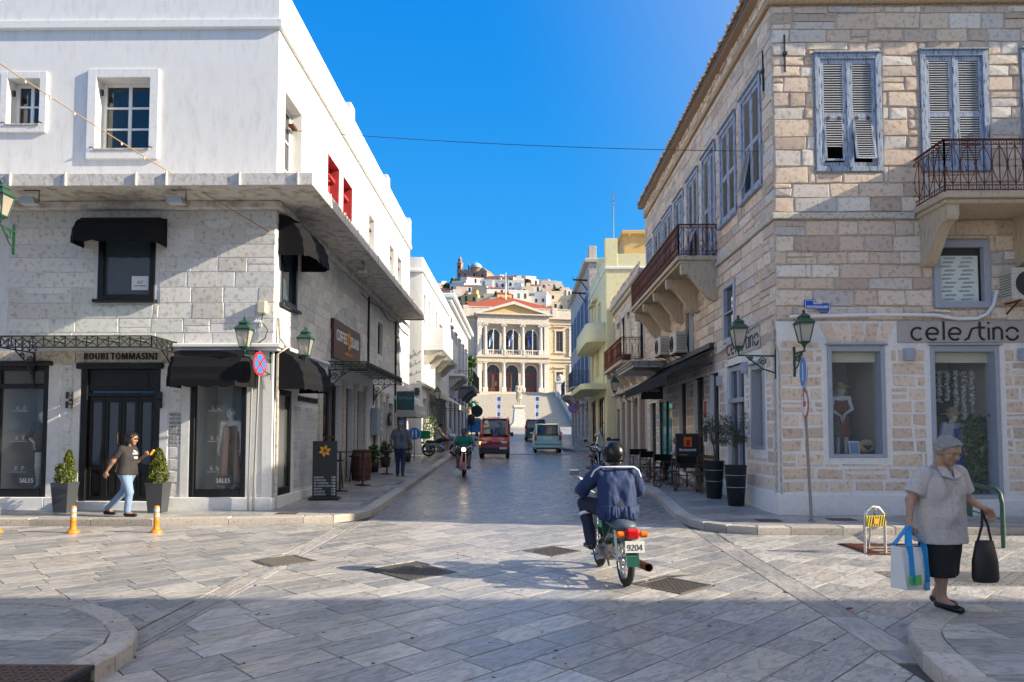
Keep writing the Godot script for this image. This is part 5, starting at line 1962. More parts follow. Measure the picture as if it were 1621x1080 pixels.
func arch_wall(w, h, aw, ah, n = 12) -> PackedVector2Array:   # wall piece with an arched opening at its foot
	var p = PackedVector2Array([V2(-w / 2, 0), V2(-aw / 2, 0)])
	for i in n + 1:
		var a = PI - PI * i / n
		p.append(V2(cos(a) * aw / 2, ah - aw / 2 + sin(a) * aw / 2))
	p.append_array(PackedVector2Array([V2(aw / 2, 0), V2(w / 2, 0), V2(w / 2, h), V2(-w / 2, h)]))
	return p


func build_town_hall():
	var yb = 9.95
	var t = thing("town_hall", "neoclassical town hall with arched doors, columns, pediment and red roof above wide stairs", "town hall", V(-1.25, yb, -135.0), .20)
	# heights above the foot of the columns: lower storey 0 .. 6.0, band 6.0 .. 7.4, upper storey 7.4 .. 14, entablature .. 15.7, pediment .. 18
	for k in 2:
		var y0 = [.0, 7.5][k]
		var ah = [5.6, 5.2][k]
		for i in 3:
			var x = (i - 1) * 3.84
			var m = MB.new()
			m.prism(arch_wall(3.84, 6.2, 2.5, ah), -.6, .0)
			part(t, "arched_wall", m, M.hall_stone, V(x, y0, -.8))
			m = MB.new()
			var ap = []
			for j in 15:
				var a = PI * j / 14.0
				ap.append(V(x + cos(a) * 1.42, y0 + ah - 1.25 + sin(a) * 1.42, -.78))
			m.tube(ap, .16, 6)
			part(t, "arch_moulding", m, M.hall_white)
			# doors below, windows above
			m = MB.new()
			m.prism(arch_poly(2.5, ah), -.1, .0)
			var d = part(t, "door" if k == 0 else "arched_window", m, M.dark_glass if k else M.hall_glass, V(x, y0, -1.25))
			if k == 0:
				var lf = MB.new()
				lf.bb(-1.25, 1.25, 4.0, 4.2, 0, .12, .02)
				lf.bb(-1.25, -1.1, 0, 4.0, 0, .12)
				lf.bb(1.1, 1.25, 0, 4.0, 0, .12)
				for s in [-1.0, 1.0]:
					if i == 1 and s > 0: continue
					lf.bb(s * .57 - .53, s * .57 + .53, .0, 1.0, .0, .1, .01)
					lf.bb(s * .57 - .53, s * .57 - .30, 1.0, 4.0, .0, .1, .01)
					lf.bb(s * .57 + .30, s * .57 + .53, 1.0, 4.0, .0, .1, .01)
					lf.bb(s * .57 - .30, s * .57 + .30, 3.6, 4.0, .0, .1, .01)
				part(d, "door_leaf", lf, M.hall_door)
				if i == 0:
					lf = MB.new()
					lf.bb(.42, .75, 1.4, 2.3, .11, .13)
					part(d, "notice", lf, M.straw)
				lf = MB.new()
				for s in [-.45, .45]: lf.bb(s - .04, s + .04, 4.2, 5.3, 0, .05)
				part(d, "fanlight_bar", lf, M.hall_frame)
			else:
				var fr = MB.new()
				for s in [-.62, .0, .62]: fr.bb(s - .07, s + .07, .0, 3.9, 0, .08)
				fr.bb(-1.2, 1.2, 3.85, 4.02, 0, .09)
				fr.bb(-1.25, -1.12, .0, 4.0, 0, .09)
				fr.bb(1.12, 1.25, .0, 4.0, 0, .09)
				part(d, "window_frame", fr, M.hall_frame)
	# columns and corner piers
	for k in 2:
		var y0 = [.0, 7.5][k]
		var h = [6.0, 6.1][k]
		for x in [-5.6, -1.92, 1.92, 5.6]:
			var m = MB.new()
			m.lathe([V2(.45, 1.0), V2(.40, 1.15), V2(.38, 2.4), V2(.31, h - .45), V2(.36, h - .35), V2(.42, h - .2)], 14)
			m.bb(-.5, .5, 0, 1.0, -.5, .5, .04)
			m.bb(-.46, .46, h - .2, h, -.46, .46, .03)
			for s in [-1, 1]:
				if k == 1: m.tube([V(s * .42, h - .28, -.4), V(s * .42, h - .28, .4)], .17, 8)
			part(t, "column", m, M.hall_white, V(x, y0, .2))
		for x in [-6.75, 6.75]:
			var m = MB.new()
			m.bb(-.45, .45, 0, h, -1.2, .5, .03)
			m.bb(-.52, .52, 0, 1.0, -1.2, .58, .03)
			m.bb(-.54, .54, h - .3, h, -1.2, .6, .03)
			part(t, "pier", m, M.hall_white, V(x, y0, .0))
	# bands between the storeys, balustrade, entablature, pediment
	var m = MB.new()
	m.bb(-7.3, 7.3, 6.0, 6.9, -1.4, .72, .03)
	m.bb(-7.5, 7.5, 6.9, 7.25, -1.4, 1.0, .06)
	m.bb(-7.2, 7.2, 7.25, 7.5, -1.4, .7, .02)
	part(t, "band", m, M.hall_stone)
	for i in 3:
		m = MB.new()
		var x = (i - 1) * 3.84
		m.bb(x - 1.3, x + 1.3, 8.3, 8.5, .05, .4, .02)
		part(t, "balustrade_rail", m, M.hall_white)
		for j in 7:
			m = MB.new()
			m.lathe([V2(.07, 7.5), V2(.15, 7.75), V2(.06, 8.05), V2(.10, 8.3)], 8, at3(V(x - 1.1 + j * .367, 0, .22)))
			part(t, "baluster", m, M.hall_white)
	m = MB.new()
	m.bb(-7.3, 7.3, 13.6, 14.2, -1.4, .66, .03)
	m.bb(-7.2, 7.2, 14.2, 15.1, -1.4, .58, .02)
	m.bb(-7.7, 7.7, 15.35, 15.65, -1.4, 1.2, .05)
	part(t, "entablature", m, M.hall_stone2)
	m = MB.new()
	for i in 38: m.bb(-7.4 + i * .4 - .11, -7.4 + i * .4 + .11, 15.1, 15.35, .4, .95)
	stuff(part(t, "dentils", m, M.hall_stone))
	m = MB.new()
	m.prism(poly([[-6.6, 15.65], [6.6, 15.65], [0, 17.5]]), -.4, .45)
	part(t, "pediment", m, M.ochre_wall)
	m = MB.new()
	for s in [-1.0, 1.0]:
		m.prism(poly([[s * 7.8, 15.65], [s * 6.6, 15.65], [0, 17.55], [0, 18.1]]), -1.0, 1.15)
	part(t, "raking_cornice", m, M.hall_white)
	# wings
	for s in [-1.0, 1.0]:
		m = MB.new()
		var x0 = s * 7.2
		var x1 = s * 15.5
		var hole = [[1.9, 3.3, .9, 4.3], [1.9, 3.3, 8.6, 12.6], [6.0, 7.4, .9, 4.3], [6.0, 7.4, 8.6, 12.6]]
		if s > 0: m.wall(V(x0, 0, -1.0), Vector3.RIGHT, Vector3.BACK, 8.3, 15.2, hole, .3)
		else: m.wall(V(x1, 0, -1.0), Vector3.RIGHT, Vector3.BACK, 8.3, 15.2, hole.map(func(h): return [8.3 - h[1], 8.3 - h[0], h[2], h[3]]), .3)
		m.bb(x1 - s * .3, x1, 0, 15.2, -16.0, -1.3)
		part(t, "wing_wall", m, M.hall_wing if s > 0 else M.hall_stone)
		for h in hole:
			var cx = x0 + s * (h[0] + h[1]) / 2
			var o = window(t, face_z(cx, h[2], -1.1), 1.4, h[3] - h[2], 2, 2, M.hall_frame, M.dark_glass, .12, .06, .1)
			var su = MB.new()
			su.bb(-1.0, -.72, -.2, h[3] - h[2] + .1, .0, .25, .02)
			su.bb(.72, 1.0, -.2, h[3] - h[2] + .1, .0, .25, .02)
			su.bb(-1.15, 1.15, h[3] - h[2] + .1, h[3] - h[2] + .45, .0, .3, .02)
			su.bb(-1.3, 1.3, h[3] - h[2] + .9, h[3] - h[2] + 1.15, .0, .5, .04)
			su.bb(-1.15, 1.15, -.45, -.2, .0, .4, .03)
			stuff(part(o, "window_surround", su, M.hall_stone))
		m = MB.new()
		m.bb(x0, x1 + s * .3, 6.3, 6.9, -1.2, -.75, .03)
		m.bb(x0, x1 + s * .4, 6.9, 7.3, -1.2, -.5, .05)
		m.bb(x0, x1 + s * .5, 15.0, 15.3, -1.2, -.2, .05)
		m.bb(x0, x1 + s * .3, 14.0, 14.9, -1.2, -.8, .03)
		part(t, "wing_cornice", m, M.hall_stone)
		for px in [x0 + s * 5.0, x0 + s * 8.0]:
			for y in [.0, 7.5]:
				m = MB.new()
				m.bb(px - .4, px + .4, y, y + 6.0, -1.0, -.72, .03)
				m.bb(px - .48, px + .48, y, y + .9, -1.0, -.62, .03)
				m.bb(px - .48, px + .48, y + 5.6, y + 6.0, -1.0, -.62, .03)
				part(t, "pilaster", m, M.hall_white)
	# attic and roof
	m = MB.new()
	m.bb(-15.6, 15.6, 15.3, 17.3, -3.2, -2.6, .03)
	m.bb(-15.7, 15.7, 17.3, 17.5, -3.3, -2.5, .04)
	for x in [-15.2, -9.2, 9.2, 15.2]: m.bb(x - .5, x + .5, 15.3, 17.7, -3.25, -2.4, .03)
	part(t, "attic_wall", m, M.hall_stone2)
	m = MB.new()
	m.quad(V(-10.5, 17.5, -3.2), V(10.5, 17.5, -3.2), V(1.5, 20.8, -9.0), V(-1.5, 20.8, -9.0))
	m.tri(V(-1.5, 20.8, -9.0), V(-10.5, 17.5, -15.0), V(-10.5, 17.5, -3.2))
	m.tri(V(1.5, 20.8, -9.0), V(10.5, 17.5, -3.2), V(10.5, 17.5, -15.0))
	m.quad(V(10.5, 17.5, -15.0), V(-10.5, 17.5, -15.0), V(-1.5, 20.8, -9.0), V(1.5, 20.8, -9.0))
	part(t, "roof", m, M.hall_roof)
	m = MB.new()
	m.bb(-15.5, 15.5, 0, 15.3, -16.0, -15.7)
	part(t, "back_wall", m, M.hall_stone)
	m = MB.new()
	m.tube([V(0, 18.6, -8.0), V(0, 26.0, -8.0)], [.16, .08], 6)
	part(t, "mast", m, M.white_paint)
	# three flags on short poles
	var cols = [[M.flag_aqua, M.stripe_white], [M.flag_blue, M.stripe_white], [M.flag_dark, M.flag_dark]]
	for i in 3:
		var f = thing("flag", ["pale blue and white flag, leftmost of three before the town hall windows", "blue and white striped flag, middle of three before the town hall windows", "dark blue flag, rightmost of three before the town hall windows"][i], "flag", V(-1.25 + (i - 1) * 3.84 + .15 * 0, yb + 7.6, -133.6 + (1 - i) * .75), .20, "flags on the town hall balcony")
		m = MB.new()
		m.tube([V(0, 0, 0), V(.05, 4.6, 0)], .07, 6)
		m.ball(V(.05, 4.7, 0), V(.13, .13, .13), 8, 6)
		part(f, "pole", m, M.white_paint)
		for b in 5:
			m = MB.new()
			for k in 6:
				var a0 = 4.3 - b * .3 - k * .30
				var z = .12 * sin(k * 1.3)
				var z2 = .12 * sin((k + 1) * 1.3)
				m.quad(V(-.04 - k * .13, a0, z), V(-.04 - k * .13, a0 - .3, z), V(-.04 - (k + 1) * .13, a0 - .60, z2), V(-.04 - (k + 1) * .13, a0 - .30, z2))
			part(f, "flag_cloth", m, cols[i][b % 2])
	# stairs with their side walls
	var st = thing("stairs", "wide pale stone stairs climbing to the town hall doors", "stairs", V(-1.25, 0, -122.0), .10)
	var n = 34
	var yb0 = g(-112.0) - .2
	for i in n:
		m = MB.new()
		var y = lerpf(yb0, yb, (i + 1.0) / n)
		m.bb(-9.5, 9.5, y - .9, y, 10.0 - i * .62 - .72, 10.0 - i * .62, .02)
		part(st, "step", m, M.step_stone)
	m = MB.new()
	m.bb(-18.0, 18.0, yb - 3.0, yb - .01, -14.0, -11.0)
	part(st, "landing", m, M.step_stone)
	for s in [-1.0, 1.0]:
		m = MB.new()
		m.prism(poly([[11.0, yb0 - 1.0], [11.0, yb0 + 1.6], [-9.0, yb + .6], [-11.0, yb + .6], [-11.0, yb0 - 1.0]]), s * 9.5, s * 9.5 + 1.0 * s, face_px(0, 0, 0) if false else Transform3D(Basis(V(0, 0, 1), V(0, 1, 0), V(-1, 0, 0)), Vector3.ZERO))
		part(st, "side_wall", m, M.hall_white)
		m = MB.new()
		m.bb(s * 10.0 - .9, s * 10.0 + .9, yb - 4.2, yb + 1.6, -9.0, -7.2, .05)
		m.bb(s * 10.0 - 1.05, s * 10.0 + 1.05, yb + 1.6, yb + 1.9, -9.15, -7.05, .05)
		m.ball(V(s * 10.0, yb + 2.6, -8.1), V(.6, .75, .8), 10, 7)
		part(st, "pier", m, M.hall_white)
	# terrace beyond the stairs on which the hall stands
	var tt = thing("terrace_wall", "pale stone terrace carrying the town hall to either side of the stairs", "terrace", V(-1.25, 0, -135.0), .20)
	m = MB.new()
	m.bb(-30.0, 30.0, 0, yb - .02, -20.0, 3.2)
	part(tt, "wall", m, M.hall_stone)
	# house to the right of the square, which shades the stairs
	var hs = thing("square_house", "tall house at the right side of the town square", "building")
	m = MB.new()
	m.wall(V(17.5, 0, -112.0), Vector3.RIGHT, Vector3.BACK, 16.0, 11.0, [[2, 3.4, 6, 8.5], [6, 7.4, 6, 8.5], [10, 11.4, 6, 8.5]], .3)
	m.wall(V(17.5, 0, -126.0), Vector3.BACK, Vector3.LEFT, 14.0, 11.0, [[2, 3.4, 6, 8.5], [6, 7.4, 6, 8.5]], .3)
	m.bb(17.8, 33.5, 10.8, 11.0, -126.0, -112.3)
	part(hs, "wall", m, M.hall_stone)


# ------------------------------------------------------------------ the hill with its houses and church
func ridge(x: float) -> float:   # height of the hill's crest
	var k = [[-160, 54], [-60, 68], [-44, 78], [-22, 82], [-14, 83], [2, 83], [16, 79], [30, 74], [46, 69], [70, 56], [160, 40]]
	for i in k.size() - 1:
		if x <= k[i + 1][0]: return lerpf(k[i][1], k[i + 1][1], clampf((x - k[i][0]) / float(k[i + 1][0] - k[i][0]), 0, 1))
	return 40.0


func hill_y(x: float, z: float) -> float:
	var t = clampf((-z - 190.0) / 200.0, .0, 1.0)
	return ridge(x) * (t * (1.6 - .6 * t)) + 2.5


func build_hill():
	var m = MB.new()
	m.smooth(true)
	var nx = 40
	var nz = 22
	for i in nx:
		for j in nz:
			var xa = -200.0 + 400.0 * i / nx
			var xb = -200.0 + 400.0 * (i + 1) / nx
			var za = -190.0 - 300.0 * j / nz
			var zb = -190.0 - 300.0 * (j + 1) / nz
			var hy = func(x, z): return hill_y(x, z) - maxf(.0, -z - 400.0) * .5
			m.quad(V(xa, hy.call(xa, za), za), V(xb, hy.call(xb, za), za), V(xb, hy.call(xb, zb), zb), V(xa, hy.call(xa, zb), zb))
	m.smooth(false)
	struct("hill", m, M.hill_ground)
	var r = RandomNumberGenerator.new()
	r.seed = 909
	var walls = ["house_white", "house_cream", "house_pink", "house_white", "house_ochre", "house_white", "house_grey"]
	var words = {"house_white": "white", "house_cream": "cream", "house_pink": "pink", "house_ochre": "ochre", "house_grey": "grey"}
	var nth = ["first", "second", "third", "fourth", "fifth", "sixth", "seventh", "eighth", "ninth", "tenth", "eleventh", "twelfth", "thirteenth", "fourteenth", "fifteenth"]
	var rows = ["lowest row", "second row up", "third row up", "fourth row up", "fifth row up", "sixth row up", "seventh row up", "eighth row up", "topmost row"]
	for row in 9:
		var z = -232.0 - row * 19.0
		var x = -58.0 + r.randf_range(0, 6)
		var in_row = 0
		while x < 46.0:
			var w = r.randf_range(5.0, 9.5)
			var zz = z + r.randf_range(-5, 5)
			# only the houses that show between the roofs of the street
			var sx = x / -zz
			var y = hill_y(x, zz)
			var sy = (y + 5.0 - 1.7) / -zz
			if sx > -.128 and sx < .088 and sy > .165 and not (x > -42 and x < -16 and zz < -345):
				var key = walls[r.randi() % walls.size()]
				hill_house(r, key, words[key], V(x, y - .6, zz), w, r.randf_range(4.5, 8.0), r.randf_range(6, 9), "%s from the left in the hill's %s" % [nth[mini(in_row, 14)], rows[row]])
				in_row += 1
			x += w * r.randf_range(.85, 1.15)
	build_church()


func hill_house(r, key, word, at, w, h, d, place):
	var form = ["flat roofed", "two storey", "low", "narrow", "broad"][0 if h < 5.5 else (1 if h > 6.8 else (3 if w < 6.2 else (4 if w > 8.4 else 2)))]
	var roof = r.randi() % 5
	var label = "%s %s house, %s" % [form, word, place]
	var t = thing("hill_house", label, "house", at, r.randf_range(-.35, .35), "houses on the hill")
	var m = MB.new()
	m.bb(-w / 2, w / 2, -4.0, h, -d, 0)
	var wl = part(t, "wall", m, M[key])
	m = MB.new()
	if roof == 2:
		m.quad(V(-w / 2 - .3, h, .3), V(w / 2 + .3, h, .3), V(w / 2 + .3, h + 1.4, -d / 2), V(-w / 2 - .3, h + 1.4, -d / 2))
		m.quad(V(w / 2 + .3, h, -d - .3), V(-w / 2 - .3, h, -d - .3), V(-w / 2 - .3, h + 1.4, -d / 2), V(w / 2 + .3, h + 1.4, -d / 2))
		part(t, "roof", m, M.hall_roof)
	elif roof == 1 or roof == 4:
		var k = .35 if roof == 1 else .6
		m.bb(-w * k / 2 + w * .15, w * k / 2 + w * .15, h, h + 2.4, -d + .5, -d * .4)
		part(t, "roof_room", m, M[key])
	else:
		m.bb(-w / 2 - .08, w / 2 + .08, h, h + (.7 if roof == 3 else .25), -.25, .08)
		part(t, "parapet", m, M[key])
	var n = maxi(2, int(w / 2.4))
	for f in (2 if h > 5.6 else 1):
		for j in n:
			if r.randf() < .2: continue
			m = MB.new()
			var x = -w / 2 + w * (j + .5) / n
			var y = h - 2.9 - f * 3.0
			m.bb(x - .5, x + .5, y, y + (1.6 if r.randf() < .7 else 2.2), .0, .06)
			part(t, "window", m, [M.dark_glass, M.blue_paint, M.brown_wood, M.dark_glass][r.randi() % 4])


func build_church():
	var t = thing("hilltop_church", "pink stone church with a bell tower and pale blue dome on the hilltop", "church", V(-28.6, 82.0, -372.0), -.35)
	t.scale = V(.76, .76, .76)
	var st = M.church_stone
	var m = MB.new()
	m.bb(-12, 9, -6, 7.5, -14, 0)
	m.bb(9, 16, -6, 11.0, -13, 1.5)
	m.prism(poly([[8.7, 11.0], [16.3, 11.0], [12.5, 14.0]]), -13.0, 1.6)
	m.bb(-6, 8, 7.5, 12.5, -12, -2)
	m.prism(poly([[-6.2, 12.5], [1.0, 12.5], [-2.6, 15.0]]), -12.0, -1.9)
	part(t, "nave", m, st)
	m = MB.new()
	m.bb(-9.6, -6.2, 0, 20.0, -6, -2.6, .1)
	m.bb(-9.9, -5.9, 14.0, 14.5, -6.3, -2.3, .1)
	m.bb(-9.9, -5.9, 19.8, 20.3, -6.3, -2.3, .1)
	m.lathe([V2(1.6, 20.3), V2(1.5, 22.5), V2(1.8, 22.6), V2(.9, 24.0), V2(.12, 25.3), V2(.05, 27.2)], 8, at3(V(-7.9, 0, -4.3)))
	m.bar(V(-8.5, 26.5, -4.3), V(-7.3, 26.5, -4.3), .18, .18)
	part(t, "bell_tower", m, st)
	m = MB.new()
	m.lathe([V2(4.4, 12.5), V2(4.4, 15.6), V2(4.7, 15.7), V2(4.7, 16.1)], 16, at3(V(4.0, 0, -7)))
	m.lathe([V2(.7, 12.5), V2(.7, 18.2), V2(.9, 18.3), V2(.1, 20.0), V2(.05, 21.0)], 8, at3(V(-1.6, 0, -6)))
	part(t, "drum", m, st)
	m = MB.new()
	var prof = []
	for i in 9:
		var a = PI / 2 * i / 8.0
		prof.append(V2(4.4 * cos(a), 16.1 + 4.0 * sin(a)))
	m.lathe(prof, 18, at3(V(4.0, 0, -7)))
	m.tube([V(4, 20, -7), V(4, 21.6, -7)], .15, 5)
	part(t, "dome", m, M.church_dome)
	for w in [[-10.5, 2.0, .0], [-4.0, 3.2, .0], [1.0, 3.2, .0], [5.5, 3.2, .0], [-2.5, 9.0, -1.95], [4.5, 8.6, -1.95], [11.2, 2.0, 1.55], [13.8, 2.0, 1.55], [12.5, 6.5, 1.55], [-7.9, 10.0, -2.55], [-7.9, 15.8, -2.55]]:
		m = MB.new()
		m.prism(arch_poly(1.3, 2.6, 8), .0, .08)
		part(t, "window", m, M.dark_glass, V(w[0], w[1], w[2]))


# ------------------------------------------------------------------ houses beside and behind the camera whose shade falls into the picture
func build_unseen_row():
	var t = thing("side_street_house", "stone house further along the cross street beside the stone corner house", "building", Vector3.ZERO, .0)
	var m = MB.new()
	m.wall(V(14.3, 0, -10.6), Vector3.RIGHT, Vector3.BACK, 20.0, 10.2, [[2, 3.2, 6.5, 8.8], [5, 6.2, 6.5, 8.8], [8, 9.2, 6.5, 8.8], [2, 3.4, .3, 3.2], [6, 7.4, .3, 3.2]], .3)
	m.bb(14.3, 34.3, 0, 10.2, -24.0, -23.7)
	m.bb(14.3, 14.6, 0, 10.2, -23.7, -10.91)
	m.bb(34.0, 34.3, 0, 10.2, -23.7, -10.91)
	m.bb(14.6, 34.0, 10.1, 10.2, -23.7, -10.91)
	part(t, "wall", m, M.rub_far)
	var t2 = thing("house_behind_the_camera", "plastered house at the near right corner of the crossing", "building")
	m = MB.new()
	m.wall(V(8.0, 0, -3.35), Vector3.RIGHT, Vector3.FORWARD, 26.0, 10.5, [[2, 3.2, 6.5, 8.8], [5, 6.2, 6.5, 8.8], [9, 10.2, 6.5, 8.8], [2, 3.4, .3, 3.2]], .3)
	m.wall(V(8.0, 0, 22.0), Vector3.FORWARD, Vector3.LEFT, 25.34, 10.5, [[4, 5.2, 6.5, 8.8], [8, 9.2, 6.5, 8.8], [12, 13.2, 6.5, 8.8], [18, 19.2, 6.5, 8.8], [20, 22, .3, 3.2]], .3)
	m.bb(8.3, 34.0, 10.35, 10.5, -3.04, 22.0)
	part(t2, "wall", m, M.cream_wall)
	var t3 = thing("white_house_behind_the_camera", "white plastered house at the near left corner of the crossing, sunlit towards the street", "building")
	m = MB.new()
	m.wall(V(-5.7, 0, -3.9), Vector3.BACK, Vector3.RIGHT, 26.0, 11.5, [[3, 4.2, 6.5, 8.8], [8, 9.2, 6.5, 8.8], [13, 14.2, 6.5, 8.8], [18, 19.2, 6.5, 8.8], [4, 6, .3, 3.2], [12, 14, .3, 3.2]], .3)
	m.wall(V(-34.0, 0, -3.9), Vector3.RIGHT, Vector3.FORWARD, 28.3, 11.5, [[6, 7.2, 6.5, 8.8], [14, 15.2, 6.5, 8.8], [22, 23.2, 6.5, 8.8], [15, 17, .3, 3.2], [23, 25, .3, 3.2]], .3)
	m.bb(-34.0, -6.0, 11.3, 11.5, -3.6, 22.1)
	part(t3, "wall", m, M.white_wall)


# ------------------------------------------------------------------ bodies: smooth union of tapered capsules, meshed as surface nets
# bone: [a, b, radius at a, radius at b, optional axis, optional squeeze along that axis]; cut: [point, outward normal]
func sdf(bones: Array, cell: float, blend := .03, bump := .0, cuts := [], fold := Vector3(9, 3, 9)) -> Array:
	var nb = bones.size()
	var A := PackedVector3Array(); var D := PackedVector3Array(); var W := PackedVector3Array()
	var L := PackedFloat32Array(); var RA := PackedFloat32Array(); var RD := PackedFloat32Array(); var F := PackedFloat32Array()
	var lo := Vector3(1e9, 1e9, 1e9)
	var hi := -lo
	for b in bones:
		var a: Vector3 = b[0]
		var d: Vector3 = b[1] - b[0]
		var w = b[4] if b.size() > 4 else Vector3.ZERO
		var f = (b[5] - 1.0) if b.size() > 5 else .0
		d += w * (d.dot(w) * f)
		A.append(a); D.append(d); W.append(w); F.append(f)
		L.append(1.0 / maxf(d.length_squared(), 1e-9))
		RA.append(b[2]); RD.append(b[3] - b[2])
		var r = maxf(b[2], b[3]) + blend * .3 + bump + cell * 2
		for p in [b[0], b[1]]:
			lo = lo.min(p - V(r, r, r))
			hi = hi.max(p + V(r, r, r))
	var noise = FastNoiseLite.new()
	noise.seed = 5
	noise.frequency = 1.0
	noise.fractal_octaves = 2
	const BS := 6
	var bsz := cell * BS
	var half := bsz * .8660254
	var nx := int(ceil((hi.x - lo.x) / bsz))
	var ny := int(ceil((hi.y - lo.y) / bsz))
	var nz := int(ceil((hi.z - lo.z) / bsz))
	var NY := ny * BS + 2
	var NZ := nz * BS + 2
	var V := PackedVector3Array(); var N := PackedVector3Array(); var I := PackedInt32Array()
	var cells := {}
	var edges := PackedInt32Array()
	var vals := PackedFloat32Array()
	vals.resize((BS + 1) * (BS + 1) * (BS + 1))
	const S := BS + 1
	for bx in nx:
		for by in ny:
			for bz in nz:
				var o := lo + Vector3(bx, by, bz) * bsz
				var c := o + Vector3(bsz, bsz, bsz) * .5
				var dm := 1e9
				var ds := PackedFloat32Array()
				for i in nb:
					var q := c - A[i]
					if F[i] != .0: q += W[i] * (q.dot(W[i]) * F[i])
					var h := clampf(q.dot(D[i]) * L[i], .0, 1.0)
					var d := (q - D[i] * h).length() - (RA[i] + RD[i] * h)
					if d > .0: d /= (1.0 + F[i])
					ds.append(d)
					dm = minf(dm, d)
				if dm > half + blend * .3 + bump or dm < -(half + bump): continue
				var out := false
				for k in cuts:
					if (c - k[0]).dot(k[1]) > half: out = true
				if out: continue
				var near := PackedInt32Array()
				for i in nb:
					if ds[i] < dm + 2.0 * half + blend: near.append(i)
				var n := 0
				var any_in := false
				var any_out := false
				for ix in S:
					for iy in S:
						for iz in S:
							var p := o + Vector3(ix, iy, iz) * cell
							var dd := 1e9
							for i in near:
								var q := p - A[i]
								if F[i] != .0: q += W[i] * (q.dot(W[i]) * F[i])
								var h := clampf(q.dot(D[i]) * L[i], .0, 1.0)
								var d := (q - D[i] * h).length() - (RA[i] + RD[i] * h)
								var e := blend - absf(d - dd)
								if e > .0: dd = minf(dd, d) - e * e / blend * .25
								elif d < dd: dd = d
							if bump > .0: dd += noise.get_noise_3dv(p * fold) * bump
							for k in cuts: dd = maxf(dd, (p - k[0]).dot(k[1]))
							vals[n] = dd
							n += 1
							if dd < .0: any_in = true
							else: any_out = true
				if not (any_in and any_out): continue
				for ix in BS:
					for iy in BS:
						for iz in BS:
							var k0 := (ix * S + iy) * S + iz
							var v0 := vals[k0]; var v1 := vals[k0 + 1]; var v2 := vals[k0 + S]; var v3 := vals[k0 + S + 1]
							var v4 := vals[k0 + S * S]; var v5 := vals[k0 + S * S + 1]; var v6 := vals[k0 + S * S + S]; var v7 := vals[k0 + S * S + S + 1]
							var mn := minf(minf(minf(v0, v1), minf(v2, v3)), minf(minf(v4, v5), minf(v6, v7)))
							if mn >= .0: continue
							var mx := maxf(maxf(maxf(v0, v1), maxf(v2, v3)), maxf(maxf(v4, v5), maxf(v6, v7)))
							if mx < .0: continue
							var sum := Vector3.ZERO
							var cnt := 0
							if (v0 < 0) != (v4 < 0): sum += V(v0 / (v0 - v4), 0, 0); cnt += 1
							if (v1 < 0) != (v5 < 0): sum += V(v1 / (v1 - v5), 0, 1); cnt += 1
							if (v2 < 0) != (v6 < 0): sum += V(v2 / (v2 - v6), 1, 0); cnt += 1
							if (v3 < 0) != (v7 < 0): sum += V(v3 / (v3 - v7), 1, 1); cnt += 1
							if (v0 < 0) != (v2 < 0): sum += V(0, v0 / (v0 - v2), 0); cnt += 1
							if (v1 < 0) != (v3 < 0): sum += V(0, v1 / (v1 - v3), 1); cnt += 1
							if (v4 < 0) != (v6 < 0): sum += V(1, v4 / (v4 - v6), 0); cnt += 1
							if (v5 < 0) != (v7 < 0): sum += V(1, v5 / (v5 - v7), 1); cnt += 1
							if (v0 < 0) != (v1 < 0): sum += V(0, 0, v0 / (v0 - v1)); cnt += 1
							if (v2 < 0) != (v3 < 0): sum += V(0, 1, v2 / (v2 - v3)); cnt += 1
							if (v4 < 0) != (v5 < 0): sum += V(1, 0, v4 / (v4 - v5)); cnt += 1
							if (v6 < 0) != (v7 < 0): sum += V(1, 1, v6 / (v6 - v7)); cnt += 1
							var gx := bx * BS + ix + 1
							var gy := by * BS + iy + 1
							var gz := bz * BS + iz + 1
							var key := (gx * NY + gy) * NZ + gz
							cells[key] = V.size()
							V.append(o + (V(ix, iy, iz) + sum / cnt) * cell)
							N.append(V(v4 + v5 + v6 + v7 - v0 - v1 - v2 - v3, v2 + v3 + v6 + v7 - v0 - v1 - v4 - v5, v1 + v3 + v5 + v7 - v0 - v2 - v4 - v6).normalized())
							if (v0 < 0) != (v4 < 0): edges.append_array(PackedInt32Array([key, 0, 1 if v0 < 0 else 0]))
							if (v0 < 0) != (v2 < 0): edges.append_array(PackedInt32Array([key, 1, 1 if v0 < 0 else 0]))
							if (v0 < 0) != (v1 < 0): edges.append_array(PackedInt32Array([key, 2, 1 if v0 < 0 else 0]))
	var sx := NY * NZ
	var sy := NZ
	for e in range(0, edges.size(), 3):
		var k := edges[e]
		var s1 := sy if edges[e + 1] == 0 else (1 if edges[e + 1] == 1 else sx)
		var s2 := 1 if edges[e + 1] == 0 else (sx if edges[e + 1] == 1 else sy)
		var a = cells.get(k); var b = cells.get(k - s1); var c2 = cells.get(k - s1 - s2); var d2 = cells.get(k - s2)
		if a == null or b == null or c2 == null or d2 == null: continue
		if edges[e + 2] == 1: I.append_array(PackedInt32Array([a, c2, b, a, d2, c2]))
		else: I.append_array(PackedInt32Array([a, b, c2, a, c2, d2]))
	return [V, N, I]


func join(fields: Array) -> ArrayMesh:
	var V = PackedVector3Array(); var N = PackedVector3Array(); var I = PackedInt32Array()
	for f in fields:
		var base = V.size()
		V.append_array(f[0])
		N.append_array(f[1])
		for i in f[2]: I.append(i + base)
	var arr = []
	arr.resize(Mesh.ARRAY_MAX)
	arr[Mesh.ARRAY_VERTEX] = V
	arr[Mesh.ARRAY_NORMAL] = N
	arr[Mesh.ARRAY_INDEX] = I
	var m = ArrayMesh.new()
	m.add_surface_from_arrays(Mesh.PRIMITIVE_TRIANGLES, arr)
	return m


